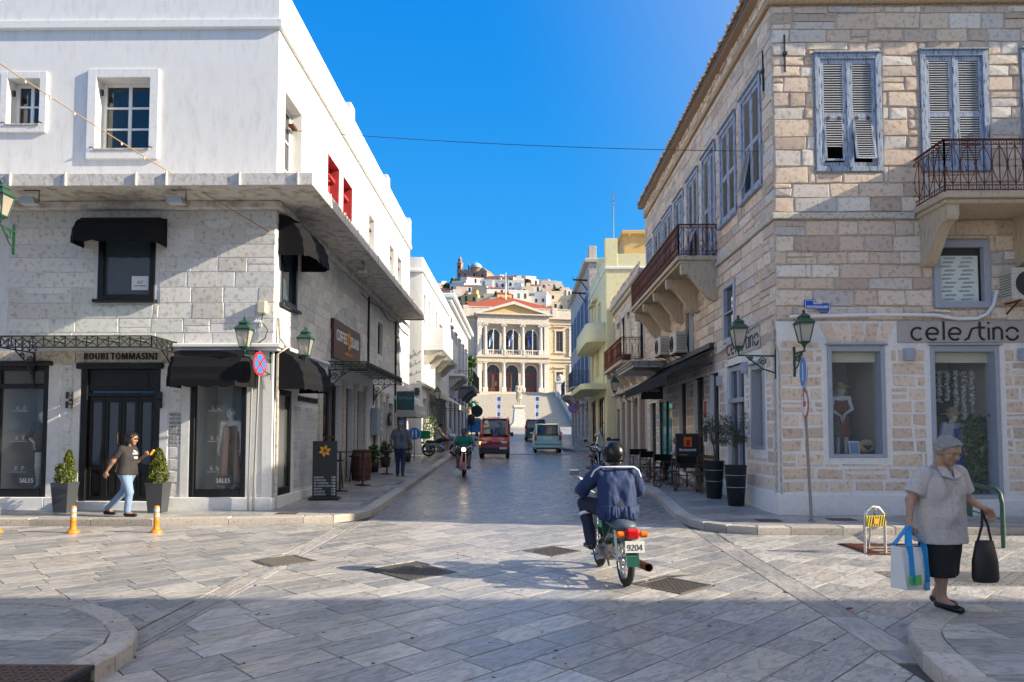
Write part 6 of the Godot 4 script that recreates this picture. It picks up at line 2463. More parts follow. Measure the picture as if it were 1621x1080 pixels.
# bones of a head: H places the middle of the skull, face along +z
func head_bones(H: Transform3D, old := false) -> Array:
	var p = func(x, y, z): return H * V(x, y, z)
	var b = [[p.call(0, .032, -.028), p.call(0, .03, .012), .086, .084],
		[p.call(0, -.01, .02), p.call(0, -.078, .048), .070, .040],
		[p.call(0, .012, .086), p.call(0, -.026, .108), .010, .016],
		[p.call(-.032, .028, .078), p.call(.032, .028, .078), .015, .015],
		[p.call(0, -.092, .066), p.call(0, -.088, .060), .024, .024],
		[p.call(-.018, -.056, .083), p.call(.018, -.056, .083), .010, .010],
		[p.call(0, -.05, -.022), p.call(0, -.165, -.035), .054, .058]]
	for s in [-1.0, 1.0]:
		b.append([p.call(s * .038, -.028, .058), p.call(s * .034, -.05, .052), .030, .028])
		b.append([p.call(s * .081, -.022, -.004), p.call(s * .087, .012, -.014), .012, .019])
		b.append([p.call(s * .012, -.026, .098), p.call(s * .013, -.028, .094), .010, .010])
	return b


func face_parts(o, H: Transform3D, brows):
	for s in [-1.0, 1.0]:
		var m = MB.new()
		m.ball(V(s * .031, .008, .083), V(.012, .006, .008), 10, 6)
		part(o, "eye", m, M.eye_dark, H)
		m = MB.new()
		m.tube([V(s * .016, .030, .093), V(s * .032, .035, .090), V(s * .048, .030, .080)], .004, 5)
		part(o, "eyebrow", m, brows, H)
	var m2 = MB.new()
	m2.tube([V(-.022, -.058, .089), V(0, -.056, .0945), V(.022, -.058, .089)], [.003, .0055, .003], 6)
	part(o, "mouth", m2, M.lip, H)


# bones of a hand: fingers along f, thumb on the side of t, palm facing n; curl bends each joint
func hand_bones(wrist: Vector3, f: Vector3, t: Vector3, n: Vector3, curl: float, k := 1.0, spread := .0) -> Array:
	f = f.normalized()
	t = (t - f * t.dot(f)).normalized()
	n = n.normalized()
	var b = [[wrist, wrist + f * .03 * k, .025 * k, .026 * k]]
	for i in 4:
		var side = (.028 - .0187 * i) * k
		var base = wrist + f * (.082 - .004 * absf(i - 1.2)) * k + t * side
		b.append([wrist + f * .02 * k + t * side * .7, base, .015 * k, .0125 * k])
		var l = [.040, .045, .042, .033][i] * k
		var dir = (f + t * spread * (1.5 - i)).normalized()
		var p = base
		for j in 3:
			var a = curl * (j + 1) * [.9, 1.0, 1.05, 1.1][i]
			var q = p + (dir * cos(a) + n * sin(a)) * l * [1.0, .68, .52][j]
			b.append([p, q, (.0092 - .0008 * j) * k, (.0085 - .0009 * j) * k])
			p = q
	var tb = wrist + f * .025 * k + t * .026 * k
	var t1 = tb + (f * .62 + t * .62 + n * .35).normalized() * .042 * k
	var t2 = t1 + (f * .85 + t * .05 + n * (.35 + .4 * curl)).normalized() * .032 * k
	b.append([tb, t1, .0135 * k, .0105 * k])
	b.append([t1, t2, .0102 * k, .0085 * k])
	return b


# P: joints of the pose (right = -x when the figure faces +z); O: outfit
# joints: pelvis, chest, neck, head (Transform3D), sh, el, wr, hip, kn, an, toe as [left, right]; hand as [[f, t, n, curl], ...]
func figure(o: Node3D, P: Dictionary, O: Dictionary, cell: float):
	var w = O.get("w", 1.0)
	var xa: Vector3 = (P.sh[0] - P.sh[1]).normalized()
	var up: Vector3 = (P.chest - P.pelvis).normalized()
	var fr: Vector3 = xa.cross(up).normalized()
	var B = []
	for s in [1.0, -1.0]:
		B.append([P.pelvis + xa * s * .07 * w, P.chest + xa * s * .075 * w, .098 * w, .095 * w, fr, 1.12])
	B.append([P.sh[0], P.sh[1], .050, .050])
	B.append([P.chest + up * .03, P.neck, .075, .052])
	for i in 2:
		B.append([P.sh[i], P.el[i], .050 * sqrt(w), .040])
		B.append([P.el[i], P.wr[i], .039, .025])
		B.append([P.hip[i], P.kn[i], .082 * w, .056])
		B.append([P.kn[i], P.an[i], .055, .036])
		B.append([P.kn[i].lerp(P.an[i], .15) - fr * .012, P.kn[i].lerp(P.an[i], .45) - fr * .014, .045, .045])
		B.append([P.an[i], P.toe[i], .036, .026])
	var hb = head_bones(P.head)
	var fine = minf(cell, O.get("fine", cell))
	var fields = [sdf(B, cell, .04)]
	fields.append(sdf(hb, fine, .018))
	var hc = minf(fine, O.get("hand_cell", .010))
	for i in 2:
		var hd = P.hand[i]
		fields.append(sdf(hand_bones(P.wr[i], hd[0], hd[1], hd[2], hd[3], O.get("hand", 1.0)), hc, .008))
	part(o, "body", join(fields), O.skin)
	if O.get("face", true): face_parts(o, P.head, O.get("brow", M.black_hair))
	# top
	if O.has("top"):
		var tb = []
		var gr = O.get("loose", .014)
		for s in [1.0, -1.0]:
			tb.append([P.pelvis + xa * s * .07 * w, P.chest + xa * s * .075 * w, .098 * w + gr, .095 * w + gr, fr, 1.10])
		if O.get("belly", .0) > 0: tb.append([P.pelvis.lerp(P.chest, .25) + fr * .05 * w, P.pelvis.lerp(P.chest, .5) + fr * .05, O.belly, O.belly * .9])
		if O.get("bust", .0) > 0:
			for s in [1.0, -1.0]: tb.append([P.chest + xa * s * .07 + fr * .06 - up * .01, P.chest + xa * s * .075 + fr * .075 - up * .04, O.bust, O.bust])
		if O.has("hem") and O.hem is float:
			tb.append([P.pelvis, V(P.pelvis.x, O.hem - .05, P.pelvis.z), .125 * w, .130 * w])
			for s in [1.0, -1.0]: tb.append([P.pelvis + xa * s * .07 * w, V(P.pelvis.x, O.hem - .05, P.pelvis.z) + xa * s * .08 * w, .098 * w + gr, .112 * w + gr, fr, 1.04])
		tb.append([P.sh[0], P.sh[1], .050 + gr, .050 + gr])
		tb.append([P.chest + up * .03, P.neck - up * .02, .080 + gr, .050 + gr])
		var sl = O.get("sleeve", 2.0)
		var cuts = [[P.neck + up * O.get("neckline", .0) + fr * .02, (up + fr * .35).normalized()]]
		if O.has("hem"): cuts.append([V(0, O.hem, 0) if O.hem is float else O.hem, -up])
		var f2 = [sdf(tb, cell, .05, O.get("crease", .006), cuts)]
		if sl > 0:
			for i in 2:
				var sb = []
				var e1 = P.sh[i].lerp(P.el[i], minf(sl, 1.0))
				sb.append([P.sh[i], e1, .060 * sqrt(w) + gr, (.052 if sl >= 1 else .058) + gr * 1.3])
				var dir = (P.el[i] - P.sh[i]).normalized()
				var e2 = e1
				if sl > 1.0:
					e2 = P.el[i].lerp(P.wr[i], sl - 1.0)
					sb.append([P.el[i], e2, .050 + gr, .036 + gr])
					dir = (P.wr[i] - P.el[i]).normalized()
				f2.append(sdf(sb, cell, .03, O.get("crease", .006), [[e2, dir]]))
		part(o, O.get("top_name", "shirt"), join(f2), O.top)
	# trousers, shorts or skirt
	if O.has("bottom"):
		var bb = []
		var cuts = [[P.pelvis + up * O.get("waist", .10), up]]
		var gr = O.get("loose_leg", .012)
		if O.get("skirt", .0) > 0:
			for s in [0, 1]:
				bb.append([P.pelvis + xa * (.07 if s == 0 else -.07) * w, P.hip[s].lerp(P.an[s], O.skirt) + V(0, -.05, 0), .086 * w + gr, O.get("flare", .13)])
			bb.append([P.pelvis, P.hip[0].lerp(P.an[0], O.skirt * .5).lerp(P.hip[1].lerp(P.an[1], O.skirt * .5), .5), .095 * w, .105 * w])
			cuts.append([P.hip[0].lerp(P.an[0], O.skirt), Vector3.DOWN])
			part(o, "skirt", join([sdf(bb, cell, .10, O.get("crease_leg", .012), cuts, V(12, 1.2, 12))]), O.bottom)
		else:
			bb.append([P.hip[0], P.hip[1], .098 * w + gr, .098 * w + gr])
			bb.append([P.pelvis, P.pelvis + up * .04, .11 * w + gr, .11 * w])
			var f3 = []
			var legs = O.get("leg", 1.0)
			for i in 2:
				bb.append([P.hip[i], P.kn[i], .086 * w + gr, .062 + gr])
				if legs > .5: bb.append([P.kn[i], P.kn[i].lerp(P.an[i], (legs - .5) * 2.0), .060 + gr, .046 + gr])
			f3.append(sdf(bb, cell, .03, O.get("crease_leg", .006), cuts if not O.get("seated", false) else []))
			part(o, "trousers" if legs > .5 else "shorts", join(f3), O.bottom)
	# shoes
	if O.has("shoes"):
		for i in 2:
			var d = (P.toe[i] - P.an[i]); d.y = 0; d = d.normalized()
			var ly = P.toe[i].y - .022
			var sb = [[V(P.an[i].x, ly + .034, P.an[i].z) - d * .03, P.toe[i] + d * .02 + V(0, .0, 0), .042, .036, Vector3.UP, 1.1]]
			if O.get("boot", false): sb.append([P.an[i] + V(0, .03, 0), V(P.an[i].x, ly + .04, P.an[i].z), .048, .046])
			part(o, "shoe", join([sdf(sb, minf(cell, .014), .03, .0, [[V(0, ly - .008, 0), Vector3.DOWN]])]), O.shoes)
	# hair
	if O.has("hair"):
		var H: Transform3D = P.head
		var q = func(x, y, z): return H * V(x, y, z)
		var hbn = [[q.call(0, .045, -.035), q.call(0, .050, .008), .094, .088]]
		hbn.append([q.call(-.03, .08, .055), q.call(.035, .085, .05), .030, .030])
		for s in [-1.0, 1.0]: hbn.append([q.call(s * .07, .05, .01), q.call(s * .072, .0, -.03), .032, .03])
		var hcuts = [[q.call(0, .058, .066), (H.basis * V(0, -.55, .83)).normalized()]]
		if O.get("long", .0) > 0:
			hbn.append([q.call(0, .03, -.05), q.call(0, -O.long, -.055), .085, .062])
			for s in [-1.0, 1.0]: hbn.append([q.call(s * .065, .04, .0), q.call(s * .078, -O.long * .85, -.005), .034, .022])
			hcuts = [[q.call(0, .06, .072), (H.basis * V(0, -.35, .93)).normalized()]]
		else:
			hbn.append([q.call(0, .0, -.05), q.call(0, -.045, -.05), .078, .055])
		part(o, "hair", join([sdf(hbn, fine * 1.1, .02, O.get("curl", .006), hcuts, V(40, 26, 40))]), O.hair)


# standing pose with small changes
func stand(h := 1.70) -> Dictionary:
	var k = h / 1.70
	var v = func(x, y, z): return V(x, y, z) * k
	return {"pelvis": v.call(0, .93, 0), "chest": v.call(0, 1.27, 0), "neck": v.call(0, 1.45, -.01), "head": Transform3D(Basis.IDENTITY, v.call(0, 1.585, .015)),
		"sh": [v.call(.175, 1.39, 0), v.call(-.175, 1.39, 0)], "el": [v.call(.22, 1.10, -.02), v.call(-.22, 1.10, -.02)], "wr": [v.call(.23, .86, .04), v.call(-.23, .86, .04)],
		"hip": [v.call(.085, .90, 0), v.call(-.085, .90, 0)], "kn": [v.call(.09, .49, .01), v.call(-.09, .49, .01)], "an": [v.call(.09, .085, -.02), v.call(-.09, .085, -.02)], "toe": [v.call(.10, .03, .13), v.call(-.10, .03, .13)],
		"hand": [[V(.02, -1, .1), V(0, 0, 1), V(-1, 0, 0), .25], [V(-.02, -1, .1), V(0, 0, 1), V(1, 0, 0), .25]]}


func build_people():
	# old woman at the kerb with a shopping bag and a black bag
	var o = thing("person", "old woman with grey hair in a pale blouse and black skirt, carrying bags", "person", V(3.84, PAVE, -6.32), .16)
	var P = stand(1.50)
	P.pelvis = V(0, .80, 0); P.chest = V(0, 1.10, .03); P.neck = V(.005, 1.265, .055)
	P.head = Transform3D(Basis(Vector3.UP, .20) * Basis(Vector3.RIGHT, .34), V(.015, 1.415, .105))
	P.sh = [V(.165, 1.205, .03), V(-.165, 1.205, .03)]
	P.el = [V(.250, .985, .04), V(-.300, .975, .02)]
	P.wr = [V(.285, .915, .17), V(-.385, .785, .10)]
	P.hip = [V(.08, .78, 0), V(-.08, .78, .02)]
	P.kn = [V(.08, .43, .0), V(-.06, .43, .08)]
	P.an = [V(.075, .085, -.14), V(-.035, .085, .04)]
	P.toe = [V(.10, .028, .0), V(.0, .028, .19)]
	P.hand = [[V(.7, -.55, .35), V(0, .5, .6), V(-.2, -1, -.1), .85], [V(-.15, -1, .12), V(.2, 0, 1), V(1, 0, -.1), .95]]
	figure(o, P, {"skin": M.skin, "w": 1.22, "top": M.blouse, "top_name": "blouse", "loose": .022, "belly": .125, "bust": .065, "sleeve": .78, "hem": .60, "crease": .010, "bottom": M.black_skirt, "skirt": .70, "flare": .14, "waist": .06, "shoes": M.shoe_black, "hair": M.grey_hair, "curl": .012, "brow": M.grey_hair, "fine": .006, "hand_cell": .0045, "neckline": -.01}, .0125)
	var H: Transform3D = P.head
	var m = MB.new()
	for s in [-1.0, 1.0]:
		var ring = []
		for i in 13: ring.append(V(s * .033 + cos(TAU * i / 12.0) * .025, .004 + sin(TAU * i / 12.0) * .016, .100))
		m.tube(ring, .0022, 5, false)
		m.tube([V(s * .058, .010, .098), V(s * .080, .012, .06), V(s * .088, .010, -.01)], .0022, 5)
	m.tube([V(-.009, .008, .101), V(0, .012, .105), V(.009, .008, .101)], .0022, 5)
	part(o, "glasses", m, M.dull_steel, H)
	# short grey locks
	m = MB.new()
	for i in 190:
		var az = i * 2.39996
		var f = cos(az)
		var p0 = .15 + 1.0 * fmod(i * .618, 1.0)
		var p1 = minf(p0 + .65, 1.25 if f > .45 else 1.85)
		var line = []
		for k in 4:
			var po = lerpf(p0, p1, k / 3.0)
			var rr = .100 + .005 * sin(i * 1.7 + k * 2.0)
			line.append(H * (V(0, .042, -.018) + V(sin(po) * sin(az + .12 * k) * rr * .94, cos(po) * rr, sin(po) * cos(az + .12 * k) * rr * 1.06)))
		m.tube(line, [.006, .007, .006, .002], 4)
	part(o, "hair_locks", m, M.grey_hair)
	# collar, button band, pockets
	m = MB.new()
	for s in [-1.0, 1.0]:
		m.quad(V(s * .004, 1.17, .185), V(s * .095, 1.20, .155), V(s * .085, 1.275, .085), V(s * .028, 1.262, .128))
		m.quad(V(s * .004, 1.172, .193), V(s * .098, 1.202, .163), V(s * .088, 1.285, .090), V(s * .028, 1.272, .136))
		m.quad(V(s * .085, 1.275, .085), V(s * .098, 1.285, .02), V(s * .06, 1.30, -.03), V(s * .07, 1.29, .03))
	part(o, "collar", m, M.blouse)
	for i in 6:
		m = MB.new()
		var y = 1.14 - i * .085
		m.ball(V(.005, y, .192 + .024 * sin((1.15 - y) * 4.5)), V(.009, .009, .008), 8, 4)
		part(o, "button", m, M.blouse_seam)
	# moped rider seen from behind
	o = thing("person", "moped rider in navy overalls and a black helmet, seen from behind", "person", V(1.19, 0, -7.75), PI + .13)
	P = stand(1.72)
	P.pelvis = V(0, .82, .30); P.chest = V(.0, 1.12, .36); P.neck = V(.0, 1.31, .42)
	P.head = Transform3D(Basis(Vector3.RIGHT, .08), V(.0, 1.43, .47))
	P.sh = [V(.20, 1.25, .40), V(-.20, 1.25, .40)]
	P.el = [V(.35, 1.04, .58), V(-.34, 1.03, .58)]
	P.wr = [V(.345, 1.02, .80), V(-.34, 1.0, .80)]
	P.hip = [V(.10, .82, .32), V(-.10, .82, .32)]
	P.kn = [V(.31, .86, .70), V(-.22, .82, .74)]
	P.an = [V(.27, .42, .50), V(-.20, .42, .54)]
	P.toe = [V(.29, .36, .66), V(-.21, .36, .68)]
	P.hand = [[V(.1, .0, 1), V(-1, .1, 0), V(0, -1, .1), .95], [V(-.1, 0, 1), V(1, .1, 0), V(0, -1, .1), .95]]
	figure(o, P, {"skin": M.skin_tan, "face": false, "w": 1.16, "top": M.overall, "top_name": "jacket", "loose": .028, "sleeve": 1.93, "crease": .016, "hem": V(0, .80, .30), "bottom": M.overall_dark, "loose_leg": .020, "crease_leg": .012, "seated": true, "shoes": M.shoe_black, "boot": true, "hair": M.black_hair, "fine": .010, "hand_cell": .005}, .0135)
	# gathered skirt of the jacket below its elastic waist
	var gb = []
	for s in [1.0, -1.0]: gb.append([V(s * .085, .80, .29), V(s * .095, .86, .30), .166, .152])
	part(o, "jacket_skirt", join([sdf(gb, .0125, .05, .020, [[V(0, .875, .3), Vector3.UP], [V(0, .70, .3), Vector3.DOWN]], V(26, 5, 26))]), M.overall)
	# pale piping across the shoulders, band at the knee
	m = MB.new()
	m.tube([V(.300, 1.20, .36), V(.265, 1.275, .335), V(.20, 1.315, .318), V(.12, 1.318, .298), V(.0, 1.318, .288), V(-.12, 1.318, .298), V(-.20, 1.315, .318), V(-.265, 1.275, .335), V(-.300, 1.20, .36)], .012, 6)
	part(o, "piping", m, M.stripe_white)
	m = MB.new()
	var rb = []
	var kc = P.kn[0].lerp(P.an[0], .28)
	var kd = (P.an[0] - P.kn[0]).normalized()
	m.tube([kc - kd * .018, kc + kd * .018], .090, 16)
	part(o, "reflective_band", m, M.stripe_white)
	# helmet
	H = P.head
	var hb = [[H * V(0, .055, -.03), H * V(0, .055, .02), .128, .122], [H * V(0, .0, -.03), H * V(0, -.02, -.02), .124, .116]]
	part(o, "helmet", join([sdf(hb, .010, .04, .0, [[H * V(0, -.055, 0), (H.basis * V(0, -1, .25)).normalized()]])]), M.helmet)
	m = MB.new()
	var rim = []
	for i in 21:
		var a = TAU * i / 20.0
		rim.append(H * V(sin(a) * .118, -.052 + .028 * cos(a), -.02 + cos(a) * .116))
	m.tube(rim, .008, 6, false)
	part(o, "helmet_trim", m, M.bike_black)
	# woman walking past the shop door
	o = thing("person", "woman in a charcoal tee and light jeans walking past the black shop door", "person", V(-7.56, PAVE, -13.12), PI / 2)
	P = stand(1.60)
	P.head = Transform3D(Basis(Vector3.RIGHT, .18), V(0, 1.485, .075))
	P.neck = V(0, 1.355, .03); P.chest = V(0, 1.17, .02); P.pelvis = V(0, .86, .0)
	P.sh = [V(.165, 1.285, .0), V(-.165, 1.285, -.02)]
	P.el = [V(.21, 1.06, .08), V(-.20, 1.06, -.16)]
	P.wr = [V(.13, 1.16, .26), V(-.20, .86, -.28)]
	P.hip = [V(.085, .84, .0), V(-.085, .84, .0)]
	P.kn = [V(.085, .46, -.10), V(-.085, .46, .10)]
	P.an = [V(.085, .13, -.42), V(-.085, .085, .07)]
	P.toe = [V(.09, .045, -.30), V(-.09, .03, .21)]
	P.hand = [[V(-.1, .5, .8), V(0, 1, -.3), V(-1, 0, 0), .8], [V(.05, -.9, -.35), V(0, .2, 1), V(1, 0, 0), .5]]
	figure(o, P, {"skin": M.skin_tan, "w": 1.20, "top": M.tee_charcoal, "belly": .12, "bust": .065, "sleeve": .62, "hem": .80, "bottom": M.jeans_light, "leg": .97, "crease_leg": .008, "hair": M.black_hair, "long": .14, "shoes": M.shoe_black, "fine": .009, "hand_cell": .007, "waist": .06, "crease": .008}, .017)
	m = MB.new()
	for s in [[V(.035, 1.21, .150), V(-.06, 1.26, .135), .020], [V(.035, 1.20, .155), V(-.085, 1.20, .135), .020], [V(.03, 1.12, .158), V(-.07, 1.12, .15), .026]]:
		m.tube([s[0], (s[0] + s[1]) * .5 + V(0, 0, .012), s[1]], s[2], 6)
	part(o, "shirt_print", m, M.stripe_white)
	m = MB.new()
	m.tube([V(.06, .022, .101), V(.0, .02, .108), V(-.06, .022, .101)], .012, 6)
	part(o, "sunglasses", m, M.bike_black, P.head)
	var bag = thing("handbag", "yellow handbag under the arm of the woman in light jeans", "handbag", V(-7.56 - .20, PAVE + .84, -13.12 - .12), PI / 2)
	m = MB.new()
	m.prism(poly([[-.09, .0], [.08, .02], [.07, .20], [-.04, .18]]), -.035, .035)
	part(bag, "pouch", m, M.gold, Transform3D(Basis(Vector3.UP, -PI / 2), Vector3.ZERO))
	m = MB.new()
	m.tube([V(0, .18, -.03), V(-.02, .32, .0), V(0, .18, .06)], .008, 5)
	part(bag, "strap", m, M.gold)
	var ph = MB.new()
	ph.box(V(0, .02, 0), V(.03, .13, .07), .012, Basis(Vector3.BACK, -.6))
	top("drink_bottle", ph, M.gold, "orange bottle held by the woman in light jeans", "bottle", V(-7.15, PAVE + 1.20, -13.24))
	# man with a cap walking away on the left pavement
	o = thing("person", "man in a blue cap, grey tee and jeans walking away on the pavement", "person", V(-3.76, g(-21.6) + PAVE, -21.6), PI + .05)
	P = stand(1.72)
	P.el = [V(.29, 1.13, -.04), V(-.30, 1.13, .0)]; P.wr = [V(.28, .92, .08), V(-.36, .93, .05)]
	P.kn = [V(.09, .50, .08), V(-.09, .50, -.02)]; P.an = [V(.09, .09, .04), V(-.09, .12, -.16)]
	P.toe = [V(.10, .03, .18), V(-.10, .04, -.02)]
	figure(o, P, {"skin": M.skin_tan, "face": false, "w": 1.25, "top": M.tee_grey, "belly": .13, "sleeve": .75, "hem": .86, "bottom": M.jeans_dark, "shoes": M.shoe_black, "hair": M.grey_hair, "fine": .014, "hand_cell": .010}, .024)
	m = MB.new()
	m.lathe([V2(.108, -.01), V2(.106, .04), V2(.08, .085), V2(.0, .10)], 14)
	m.bb(-.07, .07, -.008, .006, .08, .19, .003)
	part(o, "cap", m, M.flag_blue, P.head * at3(V(0, .055, -.01)))
	# red scooter's rider
	o = thing("person", "sunglassed man in a green polo shirt riding the red scooter", "person", V(-1.86, g(-23.0), -23.15), .04)
	P = seated_pose(.78, .30, .95)
	figure(o, P, {"skin": M.skin_brown, "w": 1.22, "top": M.tee_green, "belly": .12, "sleeve": .8, "hem": V(0, .72, .2), "bottom": M.shorts_dark, "leg": .55, "seated": true, "shoes": M.shoe_black, "hair": M.black_hair, "fine": .012, "hand_cell": .010}, .024)
	m = MB.new()
	m.tube([V(-.07, .012, .085), V(.0, .01, .103), V(.07, .012, .085)], .014, 6)
	part(o, "sunglasses", m, M.bike_black, P.head)
	# young woman sitting sideways on the parked motorbike
	o = thing("person", "woman in a white sleeveless top sitting on the grey motorbike", "person", V(-3.62, g(-30.6) + PAVE, -30.5), PI / 2)
	P = seated_pose(.72, .0, .80)
	P.head = Transform3D(Basis(Vector3.RIGHT, .35), P.head.origin + V(0, -.02, .05))
	figure(o, P, {"skin": M.skin_tan, "w": .95, "top": M.top_white, "sleeve": .0, "hem": V(0, .70, .0), "bottom": M.shorts_dark, "leg": .5, "seated": true, "shoes": M.top_white, "hair": M.black_hair, "long": .06, "fine": .016, "hand_cell": .012}, .026)
	# old man at a cafe table
	o = thing("person", "old man in a pale shirt and cap seated at the cafe tables", "person", V(4.72, g(-20.3) + PAVE, -20.2), -PI / 2 - .3)
	P = seated_pose(.50, .0, .60)
	figure(o, P, {"skin": M.skin_tan, "w": 1.1, "top": M.shirt_pale, "sleeve": 1.8, "hem": V(0, .44, .0), "bottom": M.shorts_dark, "seated": true, "shoes": M.shoe_black, "hair": M.grey_hair, "fine": .014, "hand_cell": .012}, .026)
	m = MB.new()
	m.lathe([V2(.108, -.01), V2(.106, .04), V2(.08, .085), V2(.0, .10)], 14)
	m.bb(-.07, .07, -.008, .006, .08, .18, .003)
	part(o, "cap", m, M.cream_cloth, P.head * at3(V(0, .055, -.01)))
	# driver of the red van
	o = thing("person", "driver in a pale blue shirt behind the red van's windscreen", "person", V(-.84, g(-31.6) + .40, -31.95), .0)
	P = seated_pose(.45, .0, .75)
	figure(o, P, {"skin": M.skin_brown, "w": 1.1, "top": M.shirt_blue, "sleeve": 1.0, "hem": V(0, .40, .0), "bottom": M.shorts_dark, "seated": true, "hair": M.black_hair, "fine": .016, "hand_cell": .014, "face": false}, .03)
	# marble statue on its pedestal
	o = thing("statue", "pale marble statue of a standing man in a long coat on a tapered pedestal", "statue", V(-.05, g(-100.0), -100.0), .15)
	m = MB.new()
	var lay = [[1.45, .0, .35], [1.25, .35, .6], [1.05, .6, .75]]
	for l in lay: m.bb(-l[0], l[0], l[1], l[2], -l[0], l[0], .03)
	m.lathe([V2(1.25, .75), V2(1.0, 2.9), V2(1.22, 3.0), V2(1.22, 3.2), V2(1.05, 3.3), V2(.0, 3.3)], 4, Transform3D.IDENTITY, false, PI / 4)
	part(o, "pedestal", m, M.hall_white)
	var f = Node3D.new()
	f.name = "standing_figure"
	o.add_child(f)
	f.position = V(0, 3.3, 0)
	f.scale = V(2.0, 2.0, 2.0)
	P = stand(1.72)
	P.el = [V(.30, 1.14, .02), V(-.24, 1.13, -.05)]
	P.wr = [V(.36, .98, .20), V(-.16, 1.05, .14)]
	P.kn[0] = V(.10, .50, .06)
	figure(f, P, {"skin": M.statue, "face": false, "w": 1.15, "top": M.statue, "top_name": "coat", "sleeve": 1.9, "hem": .9, "bottom": M.statue, "skirt": .55, "flare": .15, "hair": M.statue, "fine": .02, "hand_cell": .02}, .032)


func seated_pose(hip: float, back: float, grip: float) -> Dictionary:
	var P = stand(1.72)
	var z = back
	P.pelvis = V(0, hip + .04, z); P.chest = V(0, hip + .38, z + .04); P.neck = V(0, hip + .555, z + .05)
	P.head = at3(V(0, hip + .69, z + .085))
	P.sh = [V(.185, hip + .50, z + .04), V(-.185, hip + .50, z + .04)]
	P.el = [V(.31, hip + .28, z + .16), V(-.31, hip + .28, z + .16)]
	P.wr = [V(.30, grip, z + .42), V(-.30, grip, z + .42)]
	P.hip = [V(.09, hip + .02, z + .03), V(-.09, hip + .02, z + .03)]
	P.kn = [V(.20, hip + .02, z + .43), V(-.20, hip + .02, z + .43)]
	var fy = maxf(.0, hip - .50)
	P.an = [V(.20, fy + .10, z + .40), V(-.20, fy + .10, z + .40)]
	P.toe = [V(.21, fy + .045, z + .54), V(-.21, fy + .045, z + .54)]
	P.hand = [[V(0, -.1, 1), V(-1, 0, 0), V(0, -1, 0), .8], [V(0, -.1, 1), V(1, 0, 0), V(0, -1, 0), .8]]
	return P


# ------------------------------------------------------------------ lamps and signs
# four sided lantern; origin at its foot
func lantern(o, at: Vector3, k: float):
	var X = Transform3D(Basis.from_scale(V(k, k, k)), at)
	var m = MB.new()
	m.lathe([V2(.30, .50), V2(.31, .53), V2(.20, .62), V2(.17, .63), V2(.17, .68), V2(.20, .69), V2(.06, .78), V2(.03, .80)], 4, X, false, PI / 4)
	m.ball(X * V(0, .84, 0), V(.045, .05, .045) * k, 8, 6)
	part(o, "lantern_roof", m, M.green_iron)
	m = MB.new()
	for i in 4:
		var a = PI / 4 + i * PI / 2
		var b = a + PI / 2
		m.tube([X * V(cos(a) * .15, .02, sin(a) * .15), X * V(cos(a) * .27, .50, sin(a) * .27)], .016 * k, 5)
		for y in [[.15, .02], [.27, .50]]: m.tube([X * V(cos(a) * y[0], y[1], sin(a) * y[0]), X * V(cos(b) * y[0], y[1], sin(b) * y[0])], .016 * k, 5)
	m.lathe([V2(.0, -.14), V2(.03, -.14), V2(.05, -.08), V2(.09, -.03), V2(.16, .0), V2(.0, .01)], 10, X)
	part(o, "lantern_frame", m, M.green_iron)
	m = MB.new()
	m.lathe([V2(.135, .03), V2(.255, .49)], 4, X, false, PI / 4)
	part(o, "lantern_glass", m, M.lamp_glass)
	m = MB.new()
	m.lathe([V2(.0, .06), V2(.05, .10), V2(.05, .24), V2(.0, .30)], 8, X)
	part(o, "bulb", m, M.lamp_white)


func scroll(m: MB, c: Vector3, u: Vector3, v: Vector3, r: float, turns := 1.4, th := .014):
	var p = []
	for i in 18:
		var a = TAU * turns * i / 17.0
		p.append(c + (u * cos(a) + v * sin(a)) * r * (1.0 - .75 * i / 17.0))
	m.tube(p, th, 5)


# lantern on a scrolled arm: from is the wall point, tip the lantern's foot
func wall_lantern(label, from: Vector3, tip: Vector3, k := .72):
	var o = thing("wall_lantern", label, "lantern", from, .0, "green lanterns on wall brackets")
	var d = tip - from
	lantern(o, d, k)
	var h = V(d.x, 0, d.z)
	var u = h.normalized()
	var m = MB.new()
	m.tube([V(0, d.y - .16, 0), h + V(0, d.y - .16, 0), d + V(0, -.08, 0)], .018, 6)
	m.tube([V(0, d.y - .50, 0), h * .35 + V(0, d.y - .42, 0), h * .8 + V(0, d.y - .18, 0)], .016, 6)
	m.bar(V(0, d.y - .62, 0), V(0, d.y - .02, 0), .05, .03, u)
	scroll(m, h * .35 + V(0, d.y - .27, 0), u, Vector3.UP, .09)
	scroll(m, h * .68 + V(0, d.y - .22, 0), -u, Vector3.UP, .055)
	part(o, "bracket", m, M.green_iron)
	return o


func text_on(o, words, size, m, X, w, bold := true): text(o, "lettering", words, size, .004, m, X, "Droid Sans", bold, w)


